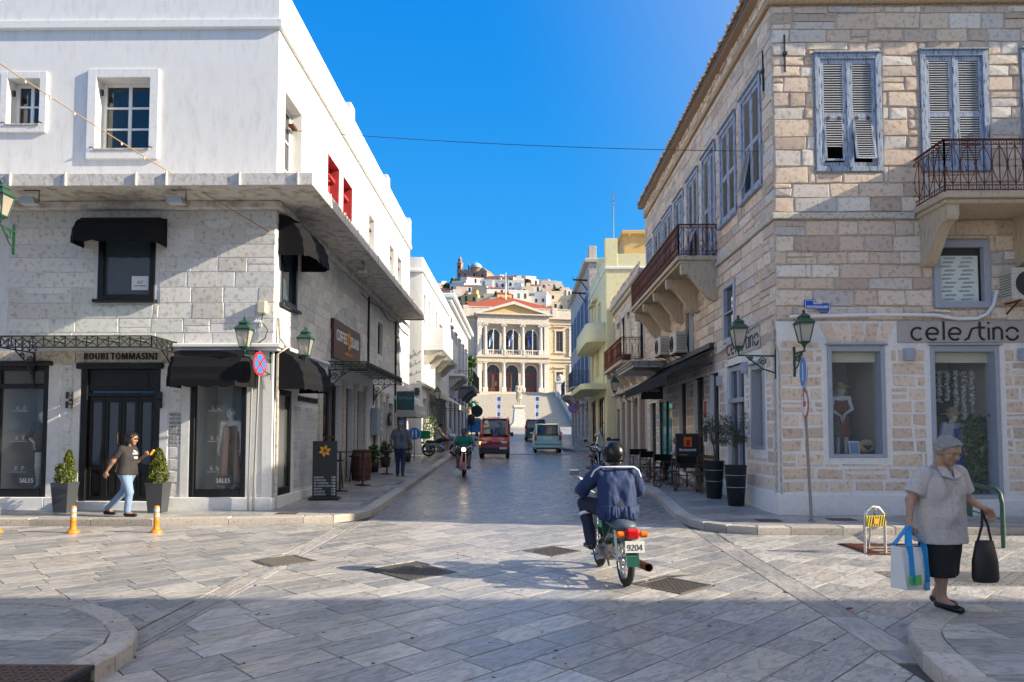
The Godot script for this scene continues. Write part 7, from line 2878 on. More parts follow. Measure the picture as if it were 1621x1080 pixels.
func build_lamps_and_signs():
	wall_lantern("green lantern over the black awning beside the no stopping sign", V(-5.25, 3.4, LZ), V(-5.58, 3.46, -13.72))
	wall_lantern("green lantern on the white house's street side, above the second awning", V(LX, 3.4, -14.62), V(-4.58, 3.38, -14.5))
	wall_lantern("green lantern on the long scrolled arm beside the street side shop sign", V(RX, 3.5, -13.62), V(4.33, 3.42, -13.45))
	wall_lantern("green lantern on a short bracket under the blue street name plate", V(5.46, 3.4, RZ), V(5.47, 3.46, -13.08))
	wall_lantern("dark lantern before the ruined stone house", V(5.14, 3.9, -30.0), V(4.2, 3.6, -30.0), .8)
	wall_lantern("dark lantern on the white house with the solid balcony", V(-4.72, 3.3, -34.9), V(-4.2, 3.5, -34.9), .8)
	wall_lantern("dark lantern at the end of the left row, by the green tree", V(-4.78, 3.4, -62.8), V(-4.2, 3.6, -62.8), .9)
	wall_lantern("dark lantern on the pale house with blue shutters", V(4.70, 3.6, -47.0), V(4.0, 3.9, -47.0), .8)
	wall_lantern("green lantern cut by the left edge of the picture", V(-9.98, 5.75, -13.2), V(-9.92, 5.86, -12.75), .8)
	# street name plate
	var t = thing("street_name_sign", "blue enamel street name plate with a white rim on the bare stones", "street sign", V(5.93, 4.23, RZ + .02), .0)
	var m = MB.new()
	m.box(Vector3.ZERO, V(.52, .31, .02), .006)
	part(t, "plate", m, M.sign_blue)
	m = MB.new()
	for y in [-.135, .135]: m.box(V(0, y, .011), V(.47, .008, .004))
	for x in [-.235, .235]: m.box(V(x, 0, .011), V(.008, .27, .004))
	part(t, "rim", m, M.white_paint)
	text_on(t, "ΟΔΟΣ", .085, M.white_paint, face_z(0, .088, .012), .17)
	text_on(t, "ΠΡΩΤΟΠΑΠΑΔΑΚΗ", .075, M.white_paint, face_z(0, .0, .012), .42)
	text_on(t, "PROTOPAPADAKI", .062, M.brass, face_z(0, -.088, .012), .40)
	# no stopping sign at the left corner
	t = thing("no_stopping_sign", "round no stopping sign, red ring and cross on blue, at the white corner", "traffic sign", V(-5.22, PAVE, -13.62))
	m = MB.new()
	m.tube([V(-.02, 2.5, -.3), V(-.01, 2.95, -.06), V(0, 3.0, -.02)], .02, 6)
	m.tube([V(-.28, 0, -.5), V(-.2, 3.3, -.5)], .025, 7)
	m.tube([V(-.38, 0, -.48), V(-.34, 2.8, -.48)], .02, 7)
	part(t, "pole", m, M.steel)
	round_sign(t, V(0, 2.99, 0), .24, 1.38, "stop")
	# leaning pole with two signs at the right corner
	t = thing("traffic_sign", "thin leaning pole with a blue and a red round sign seen edge on", "traffic sign", V(5.27, PAVE, -12.44))
	m = MB.new()
	m.tube([V(0, 0, 0), V(-.13, 3.0, .05)], .028, 8)
	m.lathe([V2(.07, .0), V2(.06, .02), V2(.03, .03)], 10)
	part(t, "pole", m, M.dull_steel)
	round_sign(t, V(-.13, 2.70, .08), .29, -1.75, "blue")
	round_sign(t, V(-.11, 2.12, .08), .26, -1.75, "red")
	# more round signs up the street
	t = thing("traffic_sign", "round blue sign with two white figures on the left pavement", "traffic sign", V(-4.35, g(-28.3) + PAVE, -28.3))
	m = MB.new(); m.tube([V(0, 0, 0), V(0, 1.35, 0)], .025, 6)
	part(t, "pole", m, M.dull_steel)
	round_sign(t, V(0, 1.1, .03), .27, .0, "blue")
	for s in [-.07, .07]:
		m = MB.new()
		m.ball(V(s, 1.22, .05), V(.035, .035, .01), 8, 5)
		m.tube([V(s, 1.17, .05), V(s * 1.2, .93, .05)], [.045, .02], 6)
		part(t, "pictogram", m, M.white_paint)
	t = thing("no_parking_sign", "round red ringed sign on a pole on the far right pavement", "traffic sign", V(3.2, g(-40.5) + PAVE, -40.5))
	m = MB.new(); m.tube([V(0, 0, 0), V(0, 2.5, 0)], .03, 6)
	part(t, "pole", m, M.dull_steel)
	round_sign(t, V(0, 2.2, .03), .30, .0, "stop")
	t = thing("traffic_sign", "dark back of a round sign beside the blue container, by the green tree", "traffic sign", V(-3.6, g(-58.0), -58.0))
	m = MB.new(); m.tube([V(0, 0, 0), V(0, 2.3, 0)], .03, 6)
	part(t, "pole", m, M.dull_steel)
	m = MB.new(); m.tube([V(0, 2.1, 0), V(0, 2.1, .03)], .5, 18)
	part(t, "sign_back", m, M.plastic_grey)
	# coffee house sign and menu board
	t = thing("shop_sign", "maroon coffee house sign board on the white house's street side", "shop sign", V(LX + .06, 4.36, -20.1), PI / 2)
	m = MB.new(); m.box(Vector3.ZERO, V(3.1, 1.08, .1), .01)
	part(t, "board", m, M.maroon)
	text_on(t, "COFFEE", .42, M.white_paint, face_z(-.72, .12, .052), 1.12)
	text_on(t, "ISLAND", .42, M.white_paint, face_z(.82, .12, .052), 1.02)
	text_on(t, "MIKROKOFEPTIKO", .13, M.gold, face_z(.12, -.30, .052), .9, false)
	flower(t, V(.08, .10, .056), .34)
	t = thing("menu_board", "black coffee menu board with a golden flower standing on the pavement", "menu board", V(-4.56, g(-16.3) + PAVE, -16.0), .14)
	m = MB.new()
	m.box(V(0, .70, 0), V(.56, 1.30, .03), .004)
	m.box(V(0, .02, 0), V(.70, .035, .45), .008)
	part(t, "board", m, M.board_black)
	flower(t, V(0, 1.12, .02), .15)
	var items = [["ESPRESSO", "1,20"], ["CAPPUCCINO", "1,50"], ["FR. ESPRESSO", "1,70"], ["FR. CAPPUCCINO", "1,80"], ["ΦΙΛΤΡΟΥ", "1,30"], ["EΛΛHNIKOΣ", "1,20"], ["ΣTIΓMIAIOΣ", "1,50"]]
	for i in items.size():
		text_on(t, items[i][0], .055, M.white_paint, face_z(-.24 + .0135 * items[i][0].length(), .50 - i * .066, .017), .027 * items[i][0].length(), false)
		text_on(t, items[i][1], .055, M.white_paint, face_z(.20, .50 - i * .066, .017), .09)
	# cafe poster board on the right pavement
	t = thing("menu_board", "framed dark cafe board with a red picture beside the canvas chairs", "menu board", V(4.62, g(-18.9) + PAVE, -18.8), .0)
	m = MB.new(); m.box(V(0, .95, 0), V(.62, .92, .03), .004)
	part(t, "board", m, M.board_black)
	m = MB.new()
	for x in [-.32, .32]: m.bar(V(x, 0, 0), V(x, 1.42, 0), .04, .04)
	m.bar(V(-.32, 1.42, 0), V(.32, 1.42, 0), .04, .04)
	part(t, "frame", m, M.brown_wood)
	m = MB.new(); m.box(V(0, 1.21, .017), V(.22, .26, .005))
	part(t, "picture", m, M.lens_orange)
	m = MB.new(); m.box(V(.01, 1.18, .021), V(.10, .16, .004))
	part(t, "picture", m, M.lens_red)
	text_on(t, "Restaurant", .10, M.white_paint, face_z(0, .99, .018), .46)
	for i in 3: text_on(t, ["menu", "wine bar", "breakfast"][i], .05, M.gold, face_z(-.12, .86 - i * .08, .018), .2, false)
	for i in 2:
		t = thing("wall_poster", ["red framed poster on the cafe's stone pier", "black and white poster below the red one on the cafe's pier"][i], "poster", V(RX - .03, 2.36 - i * .66, -18.65), -PI / 2)
		m = MB.new(); m.box(Vector3.ZERO, V(.42, .6, .03), .005)
		part(t, "frame", m, M.white_paint)
		m = MB.new(); m.box(V(0, .02, .017), V(.3, .44, .005))
		part(t, "print", m, [M.lens_red, M.plastic_grey][i])
	t = thing("shop_sign", "small dark hanging sign under the awning before the boutique", "shop sign", V(4.55, 3.15, -23.4))
	m = MB.new(); m.box(Vector3.ZERO, V(.75, .5, .08), .01)
	part(t, "board", m, M.plastic_grey)
	text_on(t, "apollon", .14, M.white_paint, face_z(0, .06, .042), .5, false)
	t = thing("shop_sign", "dark green hanging sign before the cream awning", "shop sign", V(-4.55, 3.05, -27.2))
	m = MB.new(); m.box(Vector3.ZERO, V(.7, .75, .06), .01)
	part(t, "board", m, M.sign_teal)
	text_on(t, "OPTICA", .14, M.reflect_grey, face_z(0, .1, .032), .5, false)
	# door plate lettering on the wall right of the black door
	for i in 8:
		var l = ["MANOLO", "ACCESS", "Bianca's Bags", "nikos S.", "BRAND", "FRANCE", "DUKA", "MODA"][i]
		text(self, "wall_lettering", l, .075, .003, M.plastic_grey, face_z(-7.24, 2.12 - i * .085, LZ + .025), "Droid Serif", false, .25)
		tag(get_child(get_child_count() - 1), "grey lettering reading %s on the wall right of the black door" % l, "lettering", "names lettered beside the door")
	# wall lights beside doors
	for s in [[-9.45, 2.42, LZ, "black twin cylinder wall light left of the black shop door"], [-7.55, 2.42, LZ, "black twin cylinder wall light right of the black shop door"]]:
		t = thing("wall_light", s[3], "wall light", V(s[0], s[1], s[2]), .0, "wall lights of the shops")
		m = MB.new()
		m.box(V(0, 0, .03), V(.06, .34, .05), .005)
		for y in [-.1, .1]: m.tube([V(0, y - .07, .11), V(0, y + .07, .11)], .06, 12)
		part(t, "body", m, M.black_iron)
	for s in [[face_z(7.72, 3.28, RZ), "grey half round wall light between the two front shop windows"], [face_z(9.98, 3.28, RZ), "grey half round wall light at the right edge of the picture"], [face_nx(RX, 3.2, -15.35), "grey wall light over the street side shop window"], [face_nx(RX, 3.05, -17.3), "grey wall light left of the street side shop door"]]:
		t = thing("wall_light", s[1], "wall light", s[0].origin, s[0].basis.get_euler().y, "wall lights of the shops")
		m = MB.new()
		var half = PackedVector2Array()
		for i in 11: half.append(V2(cos(PI * i / 10.0) * .11, sin(PI * i / 10.0) * .13))
		m.prism(half, -.12, .12, Transform3D(Basis(Vector3.RIGHT, Vector3.BACK, Vector3.UP), Vector3.ZERO))
		part(t, "body", m, M.grey_paint)
	# floodlights under the ledge
	for s in [[-6.95, 6.38, -13.55], [-9.95, 6.38, -13.55]]:
		t = thing("floodlight", "grey floodlight on an iron arm under the ledge, %s" % ["above the small awning's right side" if s[0] > -8 else "near the left edge of the picture"], "floodlight", V(s[0], s[1], s[2]), .0, "floodlights under the ledge")
		flood(t, .0)
	t = thing("floodlight", "grey floodlight under the ledge over the coffee house sign", "floodlight", V(-4.5, 6.35, -19.3), PI / 2, "floodlights under the ledge")
	flood(t, .0)


func flood(t, _a):
	var m = MB.new()
	m.prism(poly([[-.17, 0], [.17, 0], [.13, .12], [-.13, .12]]), -.1, .1)
	part(t, "lamp_body", m, M.steel)
	m = MB.new(); m.bb(-.15, .15, -.012, .0, -.09, .09)
	part(t, "lens", m, M.lens_clear)
	m = MB.new()
	m.tube([V(.19, .04, 0), V(.19, .28, 0), V(-.12, .28, 0)], .012, 5)
	part(t, "arm", m, M.rust_iron)


func flower(t, c: Vector3, r: float):
	for i in 6:
		var a = TAU * i / 6.0 + .3
		var m = MB.new()
		var d = V(cos(a), sin(a), 0)
		var n = V(-d.y, d.x, 0)
		m.quad(c + d * r * .12, c + d * r * .55 - n * r * .26 + V(0, 0, .012), c + d * r, c + d * r * .55 + n * r * .26 + V(0, 0, .012))
		part(t, "petal", m, M.gold)


func round_sign(t, c: Vector3, r: float, yaw: float, kind: String):
	var B = Transform3D(Basis(Vector3.UP, yaw), c)
	var disc = func(rr, z0, z1):
		var m = MB.new()
		m.tube([V(0, 0, z0), V(0, 0, z1)], rr, 28)
		return m
	part(t, "sign_back", disc.call(r, -.012, .0), M.dull_steel, B)
	part(t, "sign_face", disc.call(r, .001, .004), M.sign_red if kind != "blue" else M.white_paint, B)
	part(t, "sign_field", disc.call(r * (.80 if kind != "blue" else .93), .005, .008), M.white_paint if kind == "red" else M.sign_light_blue, B)
	if kind == "stop":
		for a in [PI / 4, -PI / 4]:
			var m = MB.new()
			m.box(V(0, 0, .010 + a * .001), V(r * 1.62, r * .17, .004), .0, Basis(Vector3.BACK, a))
			part(t, "cross_bar", m, M.sign_red, B)
	elif kind == "blue" and yaw != .0:
		var m = MB.new()
		m.box(V(0, 0, .01), V(r * .2, r * 1.1, .004))
		part(t, "arrow", m, M.white_paint, B)
	elif kind == "red":
		var m = MB.new()
		m.box(V(0, 0, .01), V(r * .8, r * .35, .004))
		part(t, "pictogram", m, M.sign_red, B)


# ------------------------------------------------------------------ awnings, street furniture
func build_street_furniture():
	# black hoop awnings of the white house
	top("awning", hoop_awning(1.78, .52, .62, 4, .14), M.black_cloth, "black scalloped awning over the small upper window on the front", "awning", V(-8.40, 5.78, LZ), .0, "black awnings of the white house")
	top("awning", hoop_awning(1.62, .68, .78, 4, .16), M.black_cloth, "black awning over the striped dress window on the front", "awning", V(-6.32, 2.80, LZ + .02), .0, "black awnings of the white house")
	top("awning", hoop_awning(1.55, .78, .72, 5, .14), M.black_cloth, "black fan shaped awning high on the street side by the corner", "awning", V(LX + .01, 5.66, -15.2), PI / 2, "black awnings of the white house")
	top("awning", hoop_awning(1.62, .74, .80, 5, .15), M.black_cloth, "black fan shaped awning low on the street side by the corner", "awning", V(LX + .01, 2.78, -15.15), PI / 2, "black awnings of the white house")
	top("awning", hoop_awning(2.4, .95, 1.0, 4, .14), M.cream_cloth, "cream rounded awning on the white house's far end", "awning", V(LX + .02, 2.55, -29.8), PI / 2)
	var t = thing("awning", "cream sloping awning on the white house with the solid balcony", "awning", V(-4.70, 0, -38.6))
	var m = MB.new()
	m.quad(V(0, 4.2, 3.2), V(1.55, 3.25, 3.2), V(1.55, 3.25, -4.8), V(0, 4.2, -4.8))
	m.quad(V(1.55, 3.25, 3.2), V(1.55, 3.0, 3.2), V(1.55, 3.0, -4.8), V(1.55, 3.25, -4.8))
	m.tri(V(0, 4.2, 3.2), V(0, 3.8, 3.2), V(1.55, 3.25, 3.2))
	part(t, "cloth", m, M.cream_cloth)
	m = MB.new()
	for z in [3.0, -.8, -4.6]: m.bar(V(0, 3.2, z), V(1.5, 3.22, z), .03, .03)
	part(t, "arm", m, M.dull_steel)
	# black roll-out awning of the cafe on the right
	t = thing("awning", "black roll out awning with a scalloped edge over the cafe tables", "awning", V(RX, 0, -21.3))
	m = MB.new()
	for i in 8:
		var a = i / 8.0
		var b = (i + 1) / 8.0
		var sag = func(k): return V(-1.25 * k, 4.0 - .72 * k - .05 * sin(k * PI), 0)
		m.quad(sag.call(a) + V(0, 0, 3.5), sag.call(a) + V(0, 0, -3.6), sag.call(b) + V(0, 0, -3.6), sag.call(b) + V(0, 0, 3.5))
	for i in 48:
		var z0 = 3.5 - i * 7.1 / 48
		var z1 = 3.5 - (i + 1) * 7.1 / 48
		m.quad(V(-1.25, 3.28, z0), V(-1.27, 3.03, z0), V(-1.27, 2.98, (z0 + z1) / 2), V(-1.25, 3.28, (z0 + z1) / 2))
		m.quad(V(-1.25, 3.28, (z0 + z1) / 2), V(-1.27, 2.98, (z0 + z1) / 2), V(-1.27, 3.03, z1), V(-1.25, 3.28, z1))
	part(t, "cloth", m, M.black_cloth)
	m = MB.new()
	for z in [3.3, -3.4]:
		m.bar(V(0, 3.6, z), V(-.6, 3.4, z), .04, .04)
		m.bar(V(-.6, 3.4, z), V(-1.22, 3.24, z), .04, .04)
	m.bb(-.15, .0, 3.95, 4.1, -3.6, 3.5, .01)
	part(t, "arm", m, M.plastic_grey)
	# wrought iron and glass canopies
	iron_canopy("iron and glass canopy over the black shop door", V(-8.75, 3.42, LZ), 3.0, 1.0, .0)
	iron_canopy("iron and glass canopy over the coffee house tables", V(LX, 3.45, -21.2), 5.6, 1.05, PI / 2)
	# orange bollards
	var first
	for i in 3:
		var at = [V(-6.30, 0, -11.86), V(-7.73, 0, -11.82), V(-9.10, 0, -11.86)][i]
		var lb = ["orange bollard with grey bands, rightmost of three on the left kerb side", "orange bollard with grey bands, middle of three on the left kerb side", "orange bollard cut by the left edge of the picture"][i]
		if i == 0:
			first = thing("bollard", lb, "bollard", at, .0, "orange bollards along the kerb")
			m = MB.new()
			m.lathe([V2(.10, .0), V2(.10, .02), V2(.075, .045), V2(.055, .06), V2(.048, .09), V2(.046, .20), V2(.049, .205), V2(.046, .215), V2(.045, .445), V2(.035, .46), V2(.0, .465)], 18)
			part(first, "post", m, M.orange_rubber)
			for y in [.27, .365]:
				m = MB.new(); m.tube([V(0, y, 0), V(0, y + .06, 0)], .0475, 18, false)
				part(first, "reflective_band", m, M.reflect_grey)
		else: copy_of(first, at, i * .7, lb)
	# bent steel bicycle rack with a striped board, and its ramp grating
	t = thing("bicycle_rack", "bent steel hoop stand with a yellow and black striped board and chain", "rack", V(5.07, 0, -10.0), .25)
	m = MB.new()
	m.tube([V(-.17, 0, .1), V(-.17, .52, .1), V(-.13, .62, .1), V(-.04, .665, .1), V(.06, .65, .1), V(.15, .56, .1), V(.17, .47, .1), V(.17, 0, .1)], .021, 10)
	m.tube([V(.02, .66, .09), V(.05, .42, -.02), V(.10, .02, -.15)], .014, 8)
	part(t, "hoop", m, M.steel)
	m = MB.new(); m.box(V(0, .46, .125), V(.32, .155, .012), .003)
	part(t, "board", m, M.yellow)
	for i in 8:
		m = MB.new()
		var x = -.14 + i * .041
		m.prism(poly([[x - .026, .386], [x - .006, .386], [x + .026, .534], [x + .006, .534]]), .132, .134)
		part(t, "stripe", m, M.board_black)
	m = MB.new(); m.box(V(.0, .46, .136), V(.08, .07, .004))
	part(t, "label_plate", m, M.gold)
	m = MB.new()
	for i in 7: m.tube([V(.04 + .012 * sin(i * 2.0), .64 - i * .034, .05), V(.05 + .012 * cos(i * 2.0), .62 - i * .034, .06)], .012, 6)
	part(t, "chain", m, M.engine_metal)
	t = thing("drain_grate", "rusty ribbed iron grating laid on the road under the striped stand", "grate", V(5.55, .004, -10.25))
	m = MB.new()
	m.bb(-.62, .60, .0, .012, .42, .47); m.bb(-.62, .60, .0, .012, -.45, -.40)
	for i in 9: m.box(V(-.58 + i * .018, .012, .0), V(.009, .02, .82))
	for i in 3: m.box(V(.0, .010, -.25 + i * .25), V(1.2, .012, .03))
	part(t, "bars", m, M.rust_iron)
	# green tube rail before the second shop window
	t = thing("tube_rail", "dark green bent tube rail with a small plate before the right shop window", "rail", V(7.55, 0, -11.4), 1.29)
	m = MB.new()
	m.tube([V(-1.05, 0, 0), V(-1.05, .66, 0), V(-.98, .80, 0), V(-.82, .86, 0), V(.82, .86, 0), V(.98, .80, 0), V(1.05, .66, 0), V(1.05, 0, 0)], .032, 10)
	part(t, "tube", m, M.green_iron)
	m = MB.new()
	m.bar(V(-1.05, .42, 0), V(1.05, .42, 0), .02, .02)
	m.box(V(.35, .42, .0), V(.26, .22, .015), .003)
	part(t, "plate", m, M.green_iron)
	t = thing("manhole_cover", "large steel chequer plate with a round lid, behind the old woman", "manhole cover", V(5.35, .0, -8.2))
	m = MB.new(); m.bb(-.95, .9, -.012, .006, -.40, .42, .003)
	part(t, "plate", m, M.dull_steel)
	m = MB.new()
	for a in 22:
		for b in 10: m.box(V(-.9 + a * .082, .008, -.35 + b * .08), V(.035, .006, .010), .0, Basis(Vector3.UP, PI / 4 if (a + b) % 2 else -PI / 4))
	stuff(part(t, "studs", m, M.dull_steel))
	m = MB.new(); m.lathe([V2(.0, .016), V2(.27, .016), V2(.30, .010), V2(.34, .010), V2(.35, .004)], 28)
	part(t, "lid", m, M.steel)
	m = MB.new()
	for i in 8: m.box(V(-.10 + i * .02, .019, .14 + .02 * sin(i * 2.0)), V(.015, .004, .06))
	part(t, "paint_mark", m, M.yellow)
	# rusty drain plate and slot at the near left corner
	t = thing("drain_grate", "rust brown iron drain cover set in the near left kerb", "grate", V(-3.26, PAVE, -4.37))
	m = MB.new(); m.bb(-.35, .33, -.03, .0, -.34, .34, .004)
	part(t, "plate", m, M.cover_rust)
	m = MB.new()
	for a in 11:
		for b in 11: m.box(V(-.29 + a * .056, .002, -.28 + b * .056), V(.03, .008, .012), .0, Basis(Vector3.UP, PI / 4 if (a + b) % 2 else -PI / 4))
	stuff(part(t, "studs", m, M.cover_rust))
	m = MB.new()
	m.bb(.33, .36, -.035, -.002, -.34, .34, .004)
	m.bb(.33, .36, -.13, -.11, -.34, .34, .004)
	m.bb(.30, .33, -.12, -.03, -.34, .34)
	part(t, "slot", m, M.black_iron)
	# small covers on the pavements
	for s in [[-4.62, -13.62, .42, .22], [4.55, -12.6, .42, .30], [5.95, -12.75, .46, .3]]:
		m = MB.new(); m.bb(-s[2] / 2, s[2] / 2, .0, .008, -s[3] / 2, s[3] / 2, .002)
		top("pavement_cover", m, M.cover_rust, "small rusty cover in the pavement %s" % ("by the white corner" if s[0] < 0 else ("left of the leaning sign pole" if s[0] < 5 else "right of the leaning sign pole")), "cover", V(s[0], PAVE, s[1]), .0, "small covers in the pavements")
	# air conditioners
	ac("beige air conditioner on the stone front beside the paper blind window", V(9.95, 4.28, RZ + .02), .0)
	ac("large air conditioner under the street side balcony", V(RX - .02, 4.15, -20.9), -PI / 2)
	ac("white air conditioner above the stepped canopy", V(RX - .02, 4.35, -23.2), -PI / 2)
	# cafe chairs and tables
	first = null
	var spots = [[4.30, -17.7, -.35, "canvas director's chair nearest the poster board"], [3.98, -18.6, .25, "canvas director's chair second from the planters"], [3.85, -19.9, .5, "canvas director's chair third from the planters"], [3.72, -21.1, .1, "canvas director's chair farthest from the planters"]]
	for s in spots:
		var at = V(s[0], g(s[1]) + PAVE, s[1])
		if first == null: first = director_chair(s[3], at, s[2])
		else: copy_of(first, at, s[2], s[3])
	for s in [[4.3, -19.3, "dark round cafe table among the canvas chairs", .72, .33], [-4.62, -17.6, "tall dark cafe table behind the menu board", 1.02, .34], [-4.35, -19.0, "dark cafe table before the wooden barrel", .98, .30], [-4.32, -22.3, "small dark cafe table beyond the wooden barrel", .75, .28]]:
		t = thing("cafe_table", s[2], "table", V(s[0], g(s[1]) + PAVE, s[1]), .0, "cafe tables on the pavements")
		m = MB.new(); m.lathe([V2(.0, s[3]), V2(s[4], s[3]), V2(s[4], s[3] - .025), V2(.0, s[3] - .03)], 20)
		part(t, "table_top", m, M.dark_wood)
		m = MB.new(); m.lathe([V2(.22, .0), V2(.22, .015), V2(.03, .03), V2(.025, s[3] - .03)], 14)
		part(t, "pedestal", m, M.black_iron)
	for s in [[-4.85, -18.2], [-4.80, -19.9]]:
		t = thing("bar_stool", "dark bar stool %s the coffee house tables" % ("between the menu board and" if s[1] > -19 else "behind"), "stool", V(s[0], g(s[1]) + PAVE, s[1]), .2, "bar stools of the coffee house")
		m = MB.new(); m.lathe([V2(.0, .76), V2(.17, .76), V2(.17, .72), V2(.0, .71)], 16)
		part(t, "seat", m, M.black_wood)
		for i in 4:
			m = MB.new()
			var a = PI / 4 + i * PI / 2
			m.tube([V(cos(a) * .20, 0, sin(a) * .20), V(cos(a) * .12, .72, sin(a) * .12)], .014, 6)
			part(t, "leg", m, M.black_iron)
	t = thing("barrel", "reddish wooden barrel with iron hoops on the coffee house pavement", "barrel", V(-4.72, g(-20.4) + PAVE, -20.4))
	m = MB.new(); m.lathe([V2(.27, .0), V2(.30, .25), V2(.31, .45), V2(.30, .65), V2(.27, .90), V2(.0, .90)], 22)
	part(t, "staves", m, M.barrel_wood)
	for y in [.08, .30, .62, .82]:
		m = MB.new(); m.tube([V(0, y, 0), V(0, y + .035, 0)], .312 - absf(y - .45) * .06, 22, false)
		part(t, "hoop", m, M.black_iron)
	t = thing("bench", "dark wooden bench against the cafe wall behind the olive pots", "bench", V(4.85, g(-18.0) + PAVE, -17.9), -PI / 2)
	for i in 3:
		m = MB.new(); m.bb(-.8, .8, .42, .45, -.02 + i * .14, .10 + i * .14, .005)
		part(t, "seat_slat", m, M.brown_wood)
		m = MB.new(); m.bb(-.8, .8, .55 + i * .13, .65 + i * .13, -.06, -.03, .005)
		part(t, "back_slat", m, M.brown_wood)
	for x in [-.7, .7]:
		for z in [.0, .36]:
			m = MB.new(); m.bb(x - .03, x + .03, 0, .9 if z == .0 else .42, z - .07, z - .03)
			part(t, "leg", m, M.brown_wood)
	t = thing("meter_cabinet", "pale blue electric meter cabinet on the coffee house wall", "cabinet", V(LX + .05, 2.15, -24.2), PI / 2)
	m = MB.new(); m.box(V(0, 0, .08), V(.95, .95, .22), .01)
	part(t, "case", m, M.cabinet_blue)
	m = MB.new()
	for i in 3: m.box(V(.22, .25 - i * .25, .195), V(.28, .16, .01))
	part(t, "dial", m, M.stripe_white)
	m = MB.new(); m.tube([V(-.3, -.47, .05), V(-.3, -1.9, .05)], .03, 6)
	part(t, "conduit", m, M.dark_wood)
	t = thing("wall_plaque", "round dark plaque on the white house beyond the meter cabinet", "plaque", V(LX + .12, 2.3, -26.6), PI / 2)
	m = MB.new(); m.tube([V(0, 0, 0), V(0, 0, .05)], .27, 20)
	part(t, "disc", m, M.dark_wood)
	m = MB.new(); m.ball(V(0, 0, .05), V(.12, .14, .02), 12, 6)
	part(t, "emblem", m, M.reflect_grey)
	# tarpaulin stall and things by the end of the left row
	t = thing("kiosk", "small kiosk with a turquoise tarpaulin roof beside the green tree", "kiosk", V(-6.4, g(-66.0), -66.0))
	m = MB.new()
	m.quad(V(-1.5, 3.3, 2), V(2.0, 2.9, 2), V(2.0, 2.9, -2), V(-1.5, 3.3, -2))
	m.quad(V(2.0, 2.9, 2), V(2.0, 2.5, 2), V(2.0, 2.5, -2), V(2.0, 2.9, -2))
	part(t, "tarpaulin", m, M.flag_aqua)
	m = MB.new(); m.bb(-1.4, 1.6, 0, 2.6, -1.8, 1.6)
	part(t, "booth", m, M.ochre_wall)
	t = thing("container", "bright blue refuse container near the foot of the stairs", "container", V(-4.4, g(-62.0), -62.5), .1)
	m = MB.new(); m.prism(poly([[-.8, .2], [.8, .2], [.95, 1.2], [-.95, 1.2]]), -.5, .5)
	part(t, "body", m, M.sign_light_blue)
	m = MB.new(); m.prism(poly([[-1.0, 1.2], [1.0, 1.2], [.8, 1.5], [-.8, 1.5]]), -.55, .55)
	part(t, "lid", m, M.flag_aqua)
	t = thing("litter_bin", "dark litter bin on a post by the blue container", "bin", V(-3.9, g(-56.0) + PAVE, -55.5))
	m = MB.new(); m.lathe([V2(.2, .0), V2(.04, .05), V2(.04, .8), V2(.26, .85), V2(.30, 1.5), V2(.2, 1.7), V2(.0, 1.75)], 12)
	part(t, "body", m, M.plastic_grey)
	t = thing("traffic_cone", "small red cone on the square behind the red van", "cone", V(.55, g(-52.0), -52.0))
	m = MB.new(); m.lathe([V2(.22, .0), V2(.22, .03), V2(.16, .04), V2(.04, .7), V2(.0, .7)], 12)
	part(t, "cone", m, M.lens_red)
	for s in [[-2.9, 1.0], [2.05, -1.0]]:
		t = thing("banner", "slim blue and white banner %s of the statue" % ("left" if s[0] < 0 else "right"), "banner", V(s[0], g(-88.0), -88.0), .0, "banners beside the statue")
		m = MB.new(); m.tube([V(0, 0, 0), V(0, 4.3, 0)], .05, 6)
		part(t, "pole", m, M.white_paint)
		for i in 7:
			m = MB.new(); m.bb(.03, .50 - .02 * i, 4.2 - i * .5 - .5, 4.2 - i * .5, -.01 + .02 * (i % 2), .01 + .02 * (i % 2))
			part(t, "banner_cloth", m, M.stripe_white if i % 2 else M.flag_blue)


